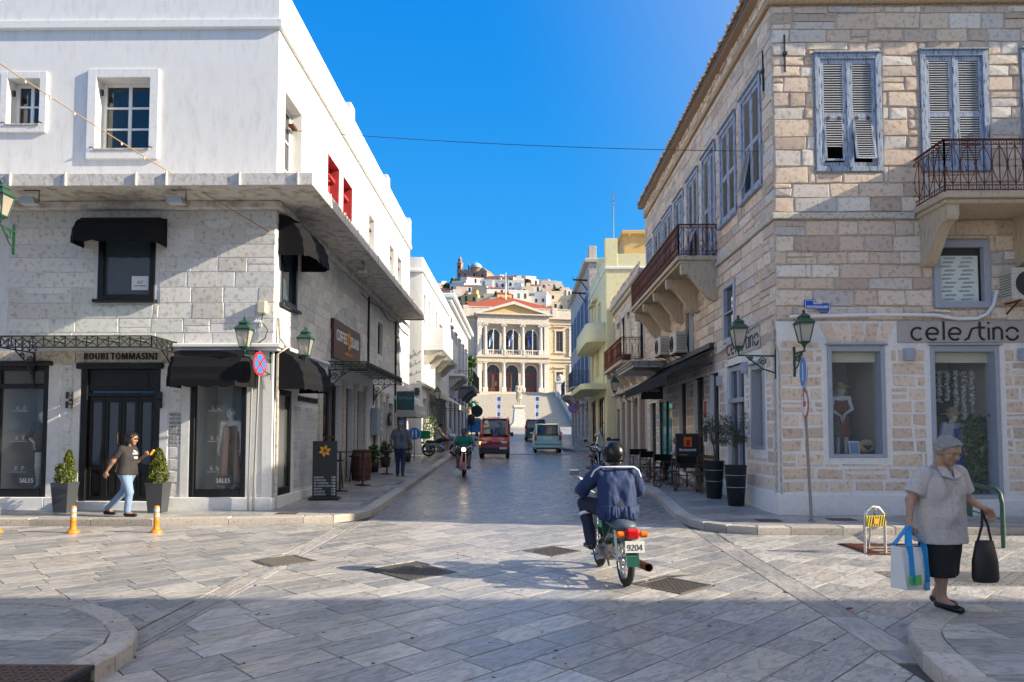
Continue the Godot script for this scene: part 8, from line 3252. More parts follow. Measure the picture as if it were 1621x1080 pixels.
func iron_canopy(label, at, w, out, turn):
	var t = thing("iron_canopy", label, "canopy", at, turn, "iron canopies of the white house")
	var m = MB.new()
	var a = w / 2
	for e in [[V(-a, 0, out), V(a, 0, out)], [V(a, 0, out), V(a, 0, 0)], [V(-a, 0, out), V(-a, 0, 0)]]:
		for y in [.0, .22]: m.bar(e[0] + V(0, y, 0), e[1] + V(0, y, 0), .025, .025)
		var n = roundi(e[0].distance_to(e[1]) / .21)
		for i in n + 1: m.bar(e[0].lerp(e[1], float(i) / n), e[0].lerp(e[1], float(i) / n) + V(0, .22, 0), .016, .016)
		for i in n:
			var p = e[0].lerp(e[1], (i + .08) / n)
			var q = e[0].lerp(e[1], (i + .92) / n)
			m.bar(p + V(0, .03, 0), q + V(0, .19, 0), .011, .011)
			m.bar(p + V(0, .19, 0), q + V(0, .03, 0), .011, .011)
	part(t, "frieze", m, M.black_iron)
	m = MB.new()
	for s in [-1.0, 1.0]:
		for k in [.0, .15]: m.bar(V(s * a, 0, .03 + k * .2), V(s * a, -.72 + k, .03 + k * .2), .025, .02)
		m.tube([V(s * a, -.70, .04), V(s * a, -.45, .10), V(s * a, -.2, .32), V(s * a, .0, .62)], .014, 6)
		scroll(m, V(s * a, -.18, .16), Vector3.BACK, Vector3.UP, .10)
		scroll(m, V(s * a, -.42, .10), Vector3.BACK, Vector3.UP, .07)
		scroll(m, V(s * a, -.10, .40), Vector3.BACK, Vector3.UP, .07)
	part(t, "bracket", m, M.black_iron)
	for i in roundi(w / .6):
		m = MB.new()
		var x = -a + (i + .5) * w / roundi(w / .6)
		m.box(V(x, .225, out / 2), V(w / roundi(w / .6) - .03, .010, out - .02), .0, Basis(Vector3.RIGHT, .06))
		part(t, "glass_sheet", m, M.canopy_glass)
		m = MB.new()
		m.bar(V(x + w / roundi(w / .6) / 2, .21, .0), V(x + w / roundi(w / .6) / 2, .21, out), .02, .02)
		part(t, "glazing_bar", m, M.black_iron)


func ac(label, at, turn):
	var t = thing("air_conditioner", label, "air conditioner", at, turn, "air conditioners on the stone house")
	var m = MB.new()
	m.box(V(0, .33, .22), V(.86, .64, .34), .02)
	part(t, "case", m, M.ac_white)
	m = MB.new(); m.tube([V(-.12, .33, .385), V(-.12, .33, .395)], .25, 24)
	part(t, "fan_opening", m, M.plastic_grey)
	for i in 5:
		m = MB.new()
		var ring = []
		for k in 17: ring.append(V(-.12 + cos(TAU * k / 16.0) * (.05 + i * .048), .33 + sin(TAU * k / 16.0) * (.05 + i * .048), .40))
		m.tube(ring, .005, 4, false)
		part(t, "fan_guard", m, M.plastic_grey)
	for s in [-1.0, 1.0]:
		for i in 9:
			m = MB.new(); m.box(V(s * .432, .12 + i * .05, .22), V(.008, .012, .26))
			part(t, "vent_slot", m, M.plastic_grey)
	m = MB.new()
	for x in [-.3, .3]:
		m.bar(V(x, .0, .0), V(x, .0, .42), .04, .03)
		m.bar(V(x, -.2, .02), V(x, .0, .36), .03, .02)
	part(t, "bracket", m, M.rust_iron)
	m = MB.new(); m.tube([V(.44, .2, .12), V(.55, .12, .08), V(.56, -.2, .04), V(.50, -.5, .03)], .018, 6)
	part(t, "hose", m, M.pale_marble)


func director_chair(label, at, turn):
	var t = thing("director_chair", label, "chair", at, turn, "canvas chairs of the cafe")
	for s in [-1.0, 1.0]:
		for z in [-.20, .20]:
			var m = MB.new(); m.box(V(s * .27, .34 if z > 0 else .45, z), V(.03, .62 if z > 0 else .86, .045), .004)
			part(t, "post", m, M.brown_wood)
		var m2 = MB.new(); m2.box(V(s * .27, .655, 0), V(.055, .025, .48), .004)
		part(t, "armrest", m2, M.brown_wood)
		for y in [.03, .42]:
			m2 = MB.new(); m2.box(V(s * .27, y, 0), V(.028, .05, .44), .004)
			part(t, "side_rail", m2, M.brown_wood)
	for z in [-.16, .16]:
		for s in [-1.0, 1.0]:
			var m = MB.new(); m.bar(V(-s * .25, .06, z + s * .012), V(s * .25, .42, z + s * .012), .035, .018)
			part(t, "cross_leg", m, M.brown_wood)
	var c = MB.new()
	for i in 6:
		var x0 = -.26 + i * .0867
		var f = func(x): return .44 - .05 * (1 - pow(x / .26, 2))
		c.quad(V(x0, f.call(x0), .20), V(x0 + .0867, f.call(x0 + .0867), .20), V(x0 + .0867, f.call(x0 + .0867), -.20), V(x0, f.call(x0), -.20))
	part(t, "canvas_seat", c, M.black_cloth)
	c = MB.new()
	for i in 6:
		var x0 = -.28 + i * .0933
		var f = func(x): return -.21 - .05 * (1 - pow(x / .28, 2))
		c.quad(V(x0, .70, f.call(x0)), V(x0 + .0933, .70, f.call(x0 + .0933)), V(x0 + .0933, .88, f.call(x0 + .0933)), V(x0, .88, f.call(x0)))
	part(t, "canvas_back", c, M.black_cloth)
	return t


# ------------------------------------------------------------------ plants
# leaf sized faces through a crown: f gives a point for three random numbers
func leaves(n: int, size: Array, r: RandomNumberGenerator, f: Callable, lean := .6) -> MB:
	var m = MB.new()
	for i in n:
		var p: Vector3 = f.call()
		var d = V(r.randf_range(-1, 1), r.randf_range(-.5, 1), r.randf_range(-1, 1)).normalized()
		var u = d.cross(V(r.randf_range(-1, 1), r.randf_range(-1, 1), r.randf_range(-1, 1))).normalized()
		var l = r.randf_range(size[0], size[1])
		var w = u * l * lean * .5
		var t = r.randf_range(.55, 1.35)
		m.st.set_color(Color(t * r.randf_range(.85, 1.25), t, t * .9))
		m.quad(p - d * l * .5, p + w, p + d * l * .5, p - w)
	return m


func blob(r, c: Vector3, s: Vector3) -> Vector3:
	var v = V(r.randfn(), r.randfn(), r.randfn()).normalized()
	return c + v * s * pow(r.randf(), .4)


func build_plants():
	var r = RandomNumberGenerator.new()
	r.seed = 77
	# cone shaped box bushes in grey pots
	for i in 2:
		var t = thing("potted_bush", ["yellow green bush with a bare shoulder in a grey pot left of the black door", "neat green cone bush in a grey pot right of the black door"][i], "potted plant", [V(-9.23, PAVE, -13.82), V(-7.31, PAVE, -13.80)][i])
		var m = MB.new()
		m.lathe([V2(.0, .0), V2(.19, .0), V2(.25, .56), V2(.255, .57), V2(.255, .60), V2(.225, .60), V2(.22, .55), V2(.0, .55)], 4, Transform3D.IDENTITY, false, PI / 4)
		part(t, "pot", m, M.planter)
		m = MB.new()
		for k in 60: m.ball(V(r.randf_range(-.14, .14), .575, r.randf_range(-.14, .14)), V(.025, .018, .02), 5, 4)
		stuff(part(t, "pebbles", m, M.pebble))
		var f = func():
			var h = r.randf()
			var a = r.randf() * TAU
			var rad = .225 * sqrt(1.0 - h) * (1.0 if h > .12 else .86) * (.7 + .3 * r.randf()) * (.9 + .15 * sin(a * 5 + h * 17))
			if i == 0 and h > .55: return V(.07 + cos(a) * rad * .75, .6 + h * .66, sin(a) * rad * .7)
			return V(cos(a) * rad, .59 + h * .70, sin(a) * rad)
		part(t, "foliage", leaves(3600, [.028, .052], r, f), M.leaf_box)
	# olive trees in tall black pots
	for i in 2:
		var at = [V(4.62, g(-16.3) + PAVE, -16.3), V(4.74, g(-15.0) + PAVE, -15.05)][i]
		var t = thing("olive_tree", "small olive tree in a ribbed black pot, %s of two before the corner shop's side" % ["farther", "nearer"][i], "potted plant", at, i * 1.3, "olive trees before the corner shop")
		var m = MB.new()
		m.lathe([V2(.0, .0), V2(.17, .0), V2(.235, .86), V2(.25, .88), V2(.22, .88), V2(.20, .82), V2(.0, .82)], 20)
		part(t, "pot", m, M.planter_black)
		for y in [.40, .66]:
			m = MB.new(); m.tube([V(0, y, 0), V(0, y + .012, 0)], .176 + y * .08, 20, false)
			part(t, "hoop", m, M.reflect_grey)
		m = MB.new()
		m.tube([V(0, .8, 0), V(.02, 1.05, .01), V(-.01, 1.3, 0)], [.022, .018, .014], 7)
		var tips = []
		for k in 14:
			var a = k * 2.4
			var e = V(cos(a) * r.randf_range(.15, .42), r.randf_range(1.35, 2.02), sin(a) * r.randf_range(.15, .40))
			m.tube([V(0, 1.25, 0), (e + V(0, 1.3, 0)) * .5 + V(0, .05, 0), e], [.011, .007, .003], 5)
			tips.append(e)
		part(t, "trunk", m, M.bark)
		var f = func():
			var e = tips[r.randi() % tips.size()]
			return blob(r, V(0, 1.3, 0).lerp(e, r.randf_range(.6, 1.05)), V(.11, .12, .11))
		part(t, "crown", leaves(1900, [.035, .07], r, f, .28), M.leaf_olive)
	# small pots by the coffee house and further on
	for s in [[-4.9, -23.0, "small green plant in a dark pot beyond the barrel"], [-4.9, -25.0, "second small plant in a dark pot, by the meter cabinet"], [-4.55, -27.6, "leafy plant in a dark pot near the blue round sign"], [-4.4, -33.4, "small flowering tree in a pot before the white house's column"]]:
		var t = thing("potted_plant", s[2], "potted plant", V(s[0], g(s[1]) + PAVE, s[1]), .0, "pots on the left pavement")
		var m = MB.new(); m.lathe([V2(.0, .0), V2(.15, .0), V2(.2, .36), V2(.0, .34)], 14)
		part(t, "pot", m, M.planter_black)
		var big = 2.0 if s[1] < -30 else 1.0
		part(t, "foliage", leaves(420, [.06, .13], r, func(): return blob(r, V(0, .62 * big, 0), V(.22, .32, .22) * big)), M.leaf_green)
	tree("green_tree", "bright green leafy tree at the end of the left row of houses", V(-6.1, g(-70.0), -70.0), 8.5, 2.2, M.leaf_green, 5200, [.22, .42], r)
	tree("green_tree", "dark rounded tree beside the right side of the square", V(9.0, g(-84.0), -84.0), 6.5, 2.4, M.leaf_dark, 3000, [.22, .4], r)
	for i in 4:
		var x = [-34.5, -31.0, -27.5, -38.0][i]
		tree("pine_tree", "dark pine on the hill below the church, %s of four from the left" % ["second", "third", "fourth", "first"][i], V(x, 75.5, -358.0), [9.0, 8.0, 6.5, 6.0][i], [3.0, 3.3, 2.8, 3.0][i], M.leaf_green, 1500, [.6, 1.3], r, "pines by the church")
	for s in [[4.0, -345.0, 3.0], [-16.0, -362.0, 2.4], [18.0, -330.0, 3.0]]:
		tree("green_tree", "low tree among the hill houses %s" % ("under the church's right end" if s[0] < 0 else ("near the hill's crest" if s[0] < 10 else "on the right slope")), V(s[0], hill_y(s[0], s[1]), s[1]), s[2] * 2.0, s[2], M.leaf_dark, 700, [.5, 1.0], r)


func tree(called, label, at, h, w, lm, n, size, r, group := ""):
	var t = thing(called, label, "tree", at, .0, group)
	var m = MB.new()
	m.tube([Vector3.ZERO, V(.1, h * .25, 0), V(0, h * .5, .1), V(.05, h * .8, 0)], [w * .09, w * .07, w * .05, w * .02], 7)
	var c = []
	for i in 16:
		var a = i * 2.4
		var y = h * (.32 + .62 * i / 15.0)
		var rr = w * (.75 - .5 * absf(i / 15.0 - .35)) * r.randf_range(.5, 1.0)
		var e = V(cos(a) * rr, y, sin(a) * rr)
		m.tube([V(0, y * .75, 0), e], [w * .03, w * .008], 5)
		c.append(e)
	part(t, "trunk", m, M.bark)
	part(t, "crown", leaves(n, size, r, func(): return blob(r, c[r.randi() % 16], V(1, .8, 1) * w * .36)), lm)


# ------------------------------------------------------------------ what stands in the shop windows
func mannequin(label, at, turn, P, O, group := "mannequins in the shop windows"):
	var t = thing("mannequin", label, "mannequin", at, turn, group)
	var D = {"skin": M.mannequin, "face": false, "w": .86, "sleeve": .0, "fine": .013, "hand_cell": .011, "crease": .004}
	D.merge(O, true)
	figure(t, P, D, .022)
	return t


func straw_hat(t, H):
	var m = MB.new()
	m.lathe([V2(.235, -.02), V2(.20, .012), V2(.115, .02), V2(.105, .09), V2(.07, .12), V2(.0, .125)], 20, H * Transform3D(Basis(Vector3.BACK, .1), V(0, .06, -.01)))
	part(t, "straw_hat", m, M.straw)


func build_shop_windows():
	var P = stand(1.72)
	P.wr[1] = V(-.12, 1.02, .14); P.el[1] = V(-.29, 1.14, .0)
	mannequin("white mannequin in a black short dress in the leftmost window", V(-10.42, .50, LZ - .55), .25, P, {"top": M.tee_charcoal, "sleeve": 1.3, "hem": .86, "bottom": M.black_skirt, "skirt": .12})
	P = stand(1.78)
	var t = mannequin("white mannequin in a long striped dress in the window right of the door", V(-6.28, .50, LZ - .50), .0, P, {"top": M.dress_stripe, "hem": .88, "neckline": -.12, "bottom": M.dress_stripe, "skirt": .92, "flare": .17})
	P = stand(1.70)
	P.wr = [V(.02, .98, .17), V(-.04, .94, .17)]; P.el = [V(.24, 1.12, .02), V(-.24, 1.12, .02)]
	t = mannequin("mannequin in a brown dress and straw hat in the left front window", V(6.72, 1.26, RZ - .75), -.2, P, {"top": M.dress_brown, "hem": .86, "neckline": -.10, "bottom": M.dress_brown, "skirt": .55, "flare": .16}, "mannequins of the corner shop")
	t.scale = V(.86, .86, .86)
	straw_hat(t, P.head)
	P = stand(1.74)
	t = mannequin("mannequin in a long blue dress, pale lace jacket and straw hat", V(8.98, .46, RZ - .70), .1, P, {"top": M.lace, "sleeve": 1.8, "hem": .86, "bottom": M.dress_blue, "skirt": .95, "flare": .30}, "mannequins of the corner shop")
	straw_hat(t, P.head)
	var m = MB.new()
	m.prism(poly([[-.06, .9], [.10, .9], [.07, 1.36], [-.05, 1.36]]), .115, .135)
	part(t, "dress_front", m, M.dress_blue)
	t = mannequin("second mannequin in a straw hat, half hidden behind the window edge", V(8.42, .46, RZ - 1.0), .2, P, {"top": M.flag_aqua, "hem": .9, "bottom": M.brown_wood, "skirt": .8}, "mannequins of the corner shop")
	straw_hat(t, P.head)
	var r = RandomNumberGenerator.new()
	r.seed = 5
	# hanging white blossom and greenery in the right window
	for i in 6:
		t = thing("blossom_garland", "hanging white blossom strand, %s from the left in the right front window" % ["first", "second", "third", "fourth", "fifth", "sixth"][i], "garland", V(8.40 + i * .165, 3.0, RZ - .42), .0, "blossom strands in the window")
		var l = [.55, .65, .62, .75, 1.0, .85][i]
		part(t, "blossom", leaves(220, [.02, .045], r, func(): return V(r.randfn() * .022, -r.randf() * l, r.randfn() * .022), .9), M.petal)
	top("window_greenery", leaves(1500, [.06, .15], r, func(): return V(9.27 + r.randfn() * .09, .5 + r.randf() * 1.6, RZ - .45 + r.randfn() * .1), .45), M.leaf_green, "tall green climbing plant at the right side of the right front window", "plant")
	t = thing("potted_plant", "green plant with white flowers at the brown dress mannequin's side", "potted plant", V(6.33, 1.28, RZ - .6))
	m = MB.new(); m.lathe([V2(.0, .0), V2(.12, .0), V2(.16, .26), V2(.0, .25)], 12)
	part(t, "pot", m, M.brown_wood)
	part(t, "foliage", leaves(200, [.10, .2], r, func(): return blob(r, V(0, .55, 0), V(.16, .26, .16))), M.leaf_green)
	t = thing("straw_bag", "round straw bag with a dark leaf print in the left front window", "bag", V(7.06, 1.46, RZ - .42), -.1)
	m = MB.new(); m.ball(Vector3.ZERO, V(.17, .14, .06), 16, 8)
	part(t, "bag_body", m, M.straw)
	for i in 7:
		m = MB.new()
		m.tube([V(0, -.08, .055), V(sin((i - 3) * .45) * .07, .0, .062), V(sin((i - 3) * .45) * .12, cos((i - 3) * .45) * .08, .05)], [.004, .013, .003], 5)
		part(t, "leaf_print", m, M.board_black)
	t = thing("photo_card", "lilac photo card leaning at the foot of the left front window", "card", V(6.78, 1.29, RZ - .36), .15)
	m = MB.new(); m.box(V(0, .14, 0), V(.23, .27, .01), .0, Basis(Vector3.RIGHT, -.15))
	part(t, "card", m, M.stripe_white)
	m = MB.new(); m.box(V(0, .14, .008), V(.19, .22, .004), .0, Basis(Vector3.RIGHT, -.15))
	part(t, "print", m, M.shirt_blue)
	t = thing("window_sign", "dark back board with pale lettering in the right front window", "sign", V(8.72, 2.55, RZ - 1.3))
	m = MB.new(); m.box(V(.1, 0, 0), V(1.3, .9, .03))
	part(t, "board", m, M.board_black)
	text_on(t, "celesti", .24, M.reflect_grey, face_z(-.12, -.12, .017), .62, false)
	# shoes on glass shelves, and the sale cards
	for s in [[-10.86, -.45], [-6.62, -.5]]:
		for k in 3:
			t = thing("shelf_shoes", "pair of pale shoes on the %s shelf of the %s window" % [["lowest", "middle", "top"][k], "leftmost" if s[0] < -9 else "striped dress"], "shoes", V(s[0], .92 + k * .66, LZ + s[1]), .4)
			m = MB.new(); m.box(V(0, -.03, -.02), V(.30, .012, .24))
			part(t, "shelf", m, M.lens_clear)
			for q in [-.07, .05]:
				part(t, "shoe", join([sdf([[V(q, .03, -.06), V(q + .02, .02, .08), .032, .026], [V(q, .05, -.07), V(q, .07, -.06), .03, .028]], .012, .03)]), M.top_white)
	for s in [-10.48, -6.28]:
		t = thing("sale_card", "black SALES card at the foot of the %s window" % ("leftmost" if s < -9 else "striped dress"), "card", V(s, .72, LZ - .16), .0, "sale cards")
		m = MB.new(); m.box(Vector3.ZERO, V(.36, .22, .015))
		part(t, "card", m, M.board_black)
		text_on(t, "SALES", .13, M.white_paint, face_z(0, 0, .009), .29)


# ------------------------------------------------------------------ vehicles
func wheel(o, at: Vector3, r: float, w: float, spokes: int, hub: Material, lean := .0):
	var X = Transform3D(Basis(Vector3.BACK, -PI / 2 + lean), at)
	var m = MB.new()
	var prof = []
	for i in 13:
		var a = TAU * i / 12.0
		prof.append(V2(r - w / 2 - sin(a) * w / 2, cos(a) * w / 2))
	m.lathe(prof, 28)
	var t = part(o, "wheel", m, M.rubber, X)
	m = MB.new()
	m.lathe([V2(r - w, -w * .35), V2(r - w * 1.2, 0), V2(r - w, w * .35)], 28)
	m.lathe([V2(.0, -w * .6), V2(r * .18, -w * .6), V2(r * .18, w * .6), V2(.0, w * .6)], 14)
	if spokes == 0: m.lathe([V2(.0, w * .25), V2(r - w, w * .42), V2(r - w, -w * .42), V2(.0, -w * .25)], 20)
	part(t, "rim", m, hub)
	for i in spokes:
		var a = TAU * i / spokes
		m = MB.new(); m.bar(V(cos(a) * r * .15, w * .3 * (1 if i % 2 else -1), sin(a) * r * .15), V(cos(a + .25) * (r - w), 0, sin(a + .25) * (r - w)), .006 if spokes > 8 else .03, .006 if spokes > 8 else .02)
		part(t, "spoke", m, hub)


# small motorcycle: rear axle at the origin, front along +z
func moped(called, label, at, turn, c: Dictionary, lean := .0):
	var o = thing(called, label, c.get("cat", "scooter"), at, turn)
	o.rotation.z = lean
	var r = c.get("r", .28)
	var L = c.get("l", 1.18)
	var tw = c.get("tw", .075)
	for z in [.0, L]: wheel(o, V(0, r, z), r, tw, c.get("spokes", 16), M.chrome if c.get("spokes", 16) > 8 else M.plastic_grey)
	var add = func(called2, m, mt): return part(o, called2, m, mt)
	var body = c.body
	add.call("seat", join([sdf([[V(0, .67, .0), V(0, .66, .50), .130, .10, Vector3.UP, 1.9]], .02, .03)]), c.get("seat", M.plastic_grey))
	add.call("body_cover", join([sdf([[V(0, .56, -.12), V(0, .53, .42), .085, .075], [V(0, .54, .40), V(0, .36, .72), .075, .07], [V(0, .36, .72), V(0, .80, .98), .06, .05]], .02, .05)]), body)
	var m = MB.new()
	for s in [-1.0, 1.0]:
		m.tube([V(s * .085, r, 0), V(s * .10, .62, .04)], .022, 8)
		m.tube([V(s * .075, r, 0), V(s * .07, .33, .45)], .018, 6)
		m.tube([V(s * .075, r, L), V(s * .06, .85, L - .20)], .024, 8)
		m.tube([V(s * .04, .92, L - .24), V(s * .2, 1.0, L - .27), V(s * .36, 1.02, L - .36)], .014, 7)
	add.call("fork_and_handlebar", m, M.chrome)
	for s in [-1.0, 1.0]:
		m = MB.new(); m.tube([V(s * .27, 1.01, L - .31), V(s * .38, 1.02, L - .37)], .02, 8)
		add.call("grip", m, M.rubber)
		if c.get("mirrors", 3) & (1 if s > 0 else 2):
			m = MB.new()
			m.tube([V(s * .25, 1.0, L - .30), V(s * .30, 1.14, L - .30), V(s * .37, 1.20, L - .31)], .008, 5)
			m.box(V(s * .40, 1.22, L - .32), V(.13, .085, .025), .01)
			add.call("mirror", m, c.get("mirror", M.chrome))
			m = MB.new(); m.box(V(s * .40, 1.22, L - .334), V(.11, .065, .004))
			add.call("mirror_glass", m, M.sky_glass)
		m = MB.new()
		m.prism(poly([[.20, .34], [.36, .30], [.46, .72], [.40, .90], [.30, .86]]), s * .16 - .015, s * .16 + .015, Transform3D(Basis(Vector3.UP, -PI / 2), V(0, 0, .5)))
		add.call("leg_shield", m, c.get("shield", body))
	m = MB.new()
	for z in [[.0, -1.6, 1.2], [L, -1.0, 1.5]]:
		for i in 8:
			var a0 = lerpf(z[1], z[2], i / 8.0)
			var a1 = lerpf(z[1], z[2], (i + 1) / 8.0)
			var q = func(a, x): return V(x, r + cos(a) * (r + .03), z[0] + sin(a) * (r + .03))
			m.quad(q.call(a0, -.07), q.call(a0, .07), q.call(a1, .07), q.call(a1, -.07))
			for s in [-.07, .07]: m.quad(q.call(a0, s), q.call(a1, s), q.call(a1, s) * V(1, .94, 1), q.call(a0, s) * V(1, .94, 1))
	add.call("mudguard", m, c.get("guard", body))
	add.call("headlamp_housing", join([sdf([[V(0, .93, L - .26), V(0, .90, L - .12), .10, .095]], .016, .02)]), body)
	m = MB.new(); m.ball(V(0, .90, L - .045), V(.07, .065, .035), 14, 8)
	add.call("headlight", m, M.lens_lit if c.get("lit", false) else M.lens_clear)
	m = MB.new(); m.box(V(0, .62, -.27), V(.15, .115, .10), .025)
	add.call("tail_light", m, M.lens_red)
	for s in [-1.0, 1.0]:
		m = MB.new(); m.box(V(s * .13, .615, -.27), V(.11, .07, .07), .025)
		add.call("indicator", m, M.lens_orange)
	m = MB.new(); m.box(V(-.02, .485, -.30), V(.215, .125, .006), .0, Basis(Vector3.RIGHT, .12))
	var pl = add.call("number_plate", m, M.plate)
	if c.has("plate"): text(pl, "lettering", c.plate, .090, .004, M.board_black, Transform3D(Basis(Vector3.UP, PI) * Basis(Vector3.RIGHT, -.12), V(-.02, .478, -.306)), "Droid Sans", false, .17)
	m = MB.new()
	m.box(V(.03, .31, .50), V(.20, .18, .24), .03)
	m.tube([V(.02, .33, .60), V(.02, .36, .84)], .075, 12)
	for i in 7: m.tube([V(.02, .33 + i * .004, .62 + i * .03), V(.02, .335 + i * .004, .63 + i * .03)], .095, 12)
	m.tube([V(.13, .30, .50), V(.19, .30, .50)], .08, 14)
	m.bar(V(-.22, .27, .55), V(.26, .27, .55), .03, .02)
	add.call("engine", m, M.engine_metal)
	m = MB.new()
	m.tube([V(-.09, .25, .70), V(-.14, .20, .45), V(-.17, .22, .20)], .02, 7)
	m.tube([V(-.17, .22, .22), V(-.18, .235, .10), V(-.19, .25, -.26)], [.03, .047, .045], 12, false)
	add.call("exhaust", m, M.rust_iron if c.has("plate") else M.plastic_grey)
	m = MB.new(); m.tube([V(.10, .28, .45), V(.16, .22, .10)], .013, 6)
	add.call("stand", m, M.engine_metal)
	return o


# body lofted from stations [z, half width below, half width at the belt, half width at the roof, floor, belt height, roof height]
func loft(st: Array, roofed: bool) -> MB:
	var m = MB.new()
	m.smooth(true)
	var rings = []
	for s in st:
		var p = [V(-s[1] * .9, s[4], s[0]), V(-s[1], s[4] + .12, s[0]), V(-s[2], s[5], s[0])]
		if roofed: p.append_array([V(-s[3], s[6] - .10, s[0]), V(-s[3] * .86, s[6], s[0]), V(s[3] * .86, s[6], s[0]), V(s[3], s[6] - .10, s[0])])
		p.append_array([V(s[2], s[5], s[0]), V(s[1], s[4] + .12, s[0]), V(s[1] * .9, s[4], s[0])])
		rings.append(p)
	var n = rings[0].size()
	for i in rings.size() - 1:
		for k in n:
			var e = (k + 1) % n
			m.quad(rings[i][e], rings[i][k], rings[i + 1][k], rings[i + 1][e])
	m.smooth(false)
	for e in [0, rings.size() - 1]:
		for k in range(1, n - 1): m.tri(rings[e][0], rings[e][k], rings[e][k + 1])
	return m


func car_kit(o, paint, low: Array, cab: Array, wz: Array, track: float, r: float):
	part(o, "body", loft(low, false), paint)
	part(o, "cabin_glass", loft(cab, true), M.car_glass)
	var m = MB.new()
	for s in [-1.0, 1.0]:
		for i in cab.size() - 1:
			var a = cab[i]; var b = cab[i + 1]
			m.tube([V(s * a[3] * .97, a[6] - .05, a[0]), V(s * b[3] * .97, b[6] - .05, b[0])], .045, 6)
		for i in cab.size():
			var a = cab[i]
			m.tube([V(s * a[2], a[5], a[0]), V(s * a[3], a[6] - .06, a[0])], .035, 6)
	var top_st = []
	var high = .0
	for a in cab: high = maxf(high, a[6])
	for a in cab:
		if a[6] > high - .25: top_st.append([a[0], a[3] * .98, a[3] * .92, 0, a[6] - .085, a[6] + .012, 0])
	part(o, "pillars", m, paint)
	part(o, "roof", loft(top_st, false), paint)
	for z in wz:
		for s in [-1.0, 1.0]: wheel(o, V(s * track, r, z), r, .15, 0, M.engine_metal)


func boxes(o, called, list, mt, b := .01):
	for v in list:
		var m = MB.new(); m.box(v[0], v[1], b)
		part(o, called, m, mt)


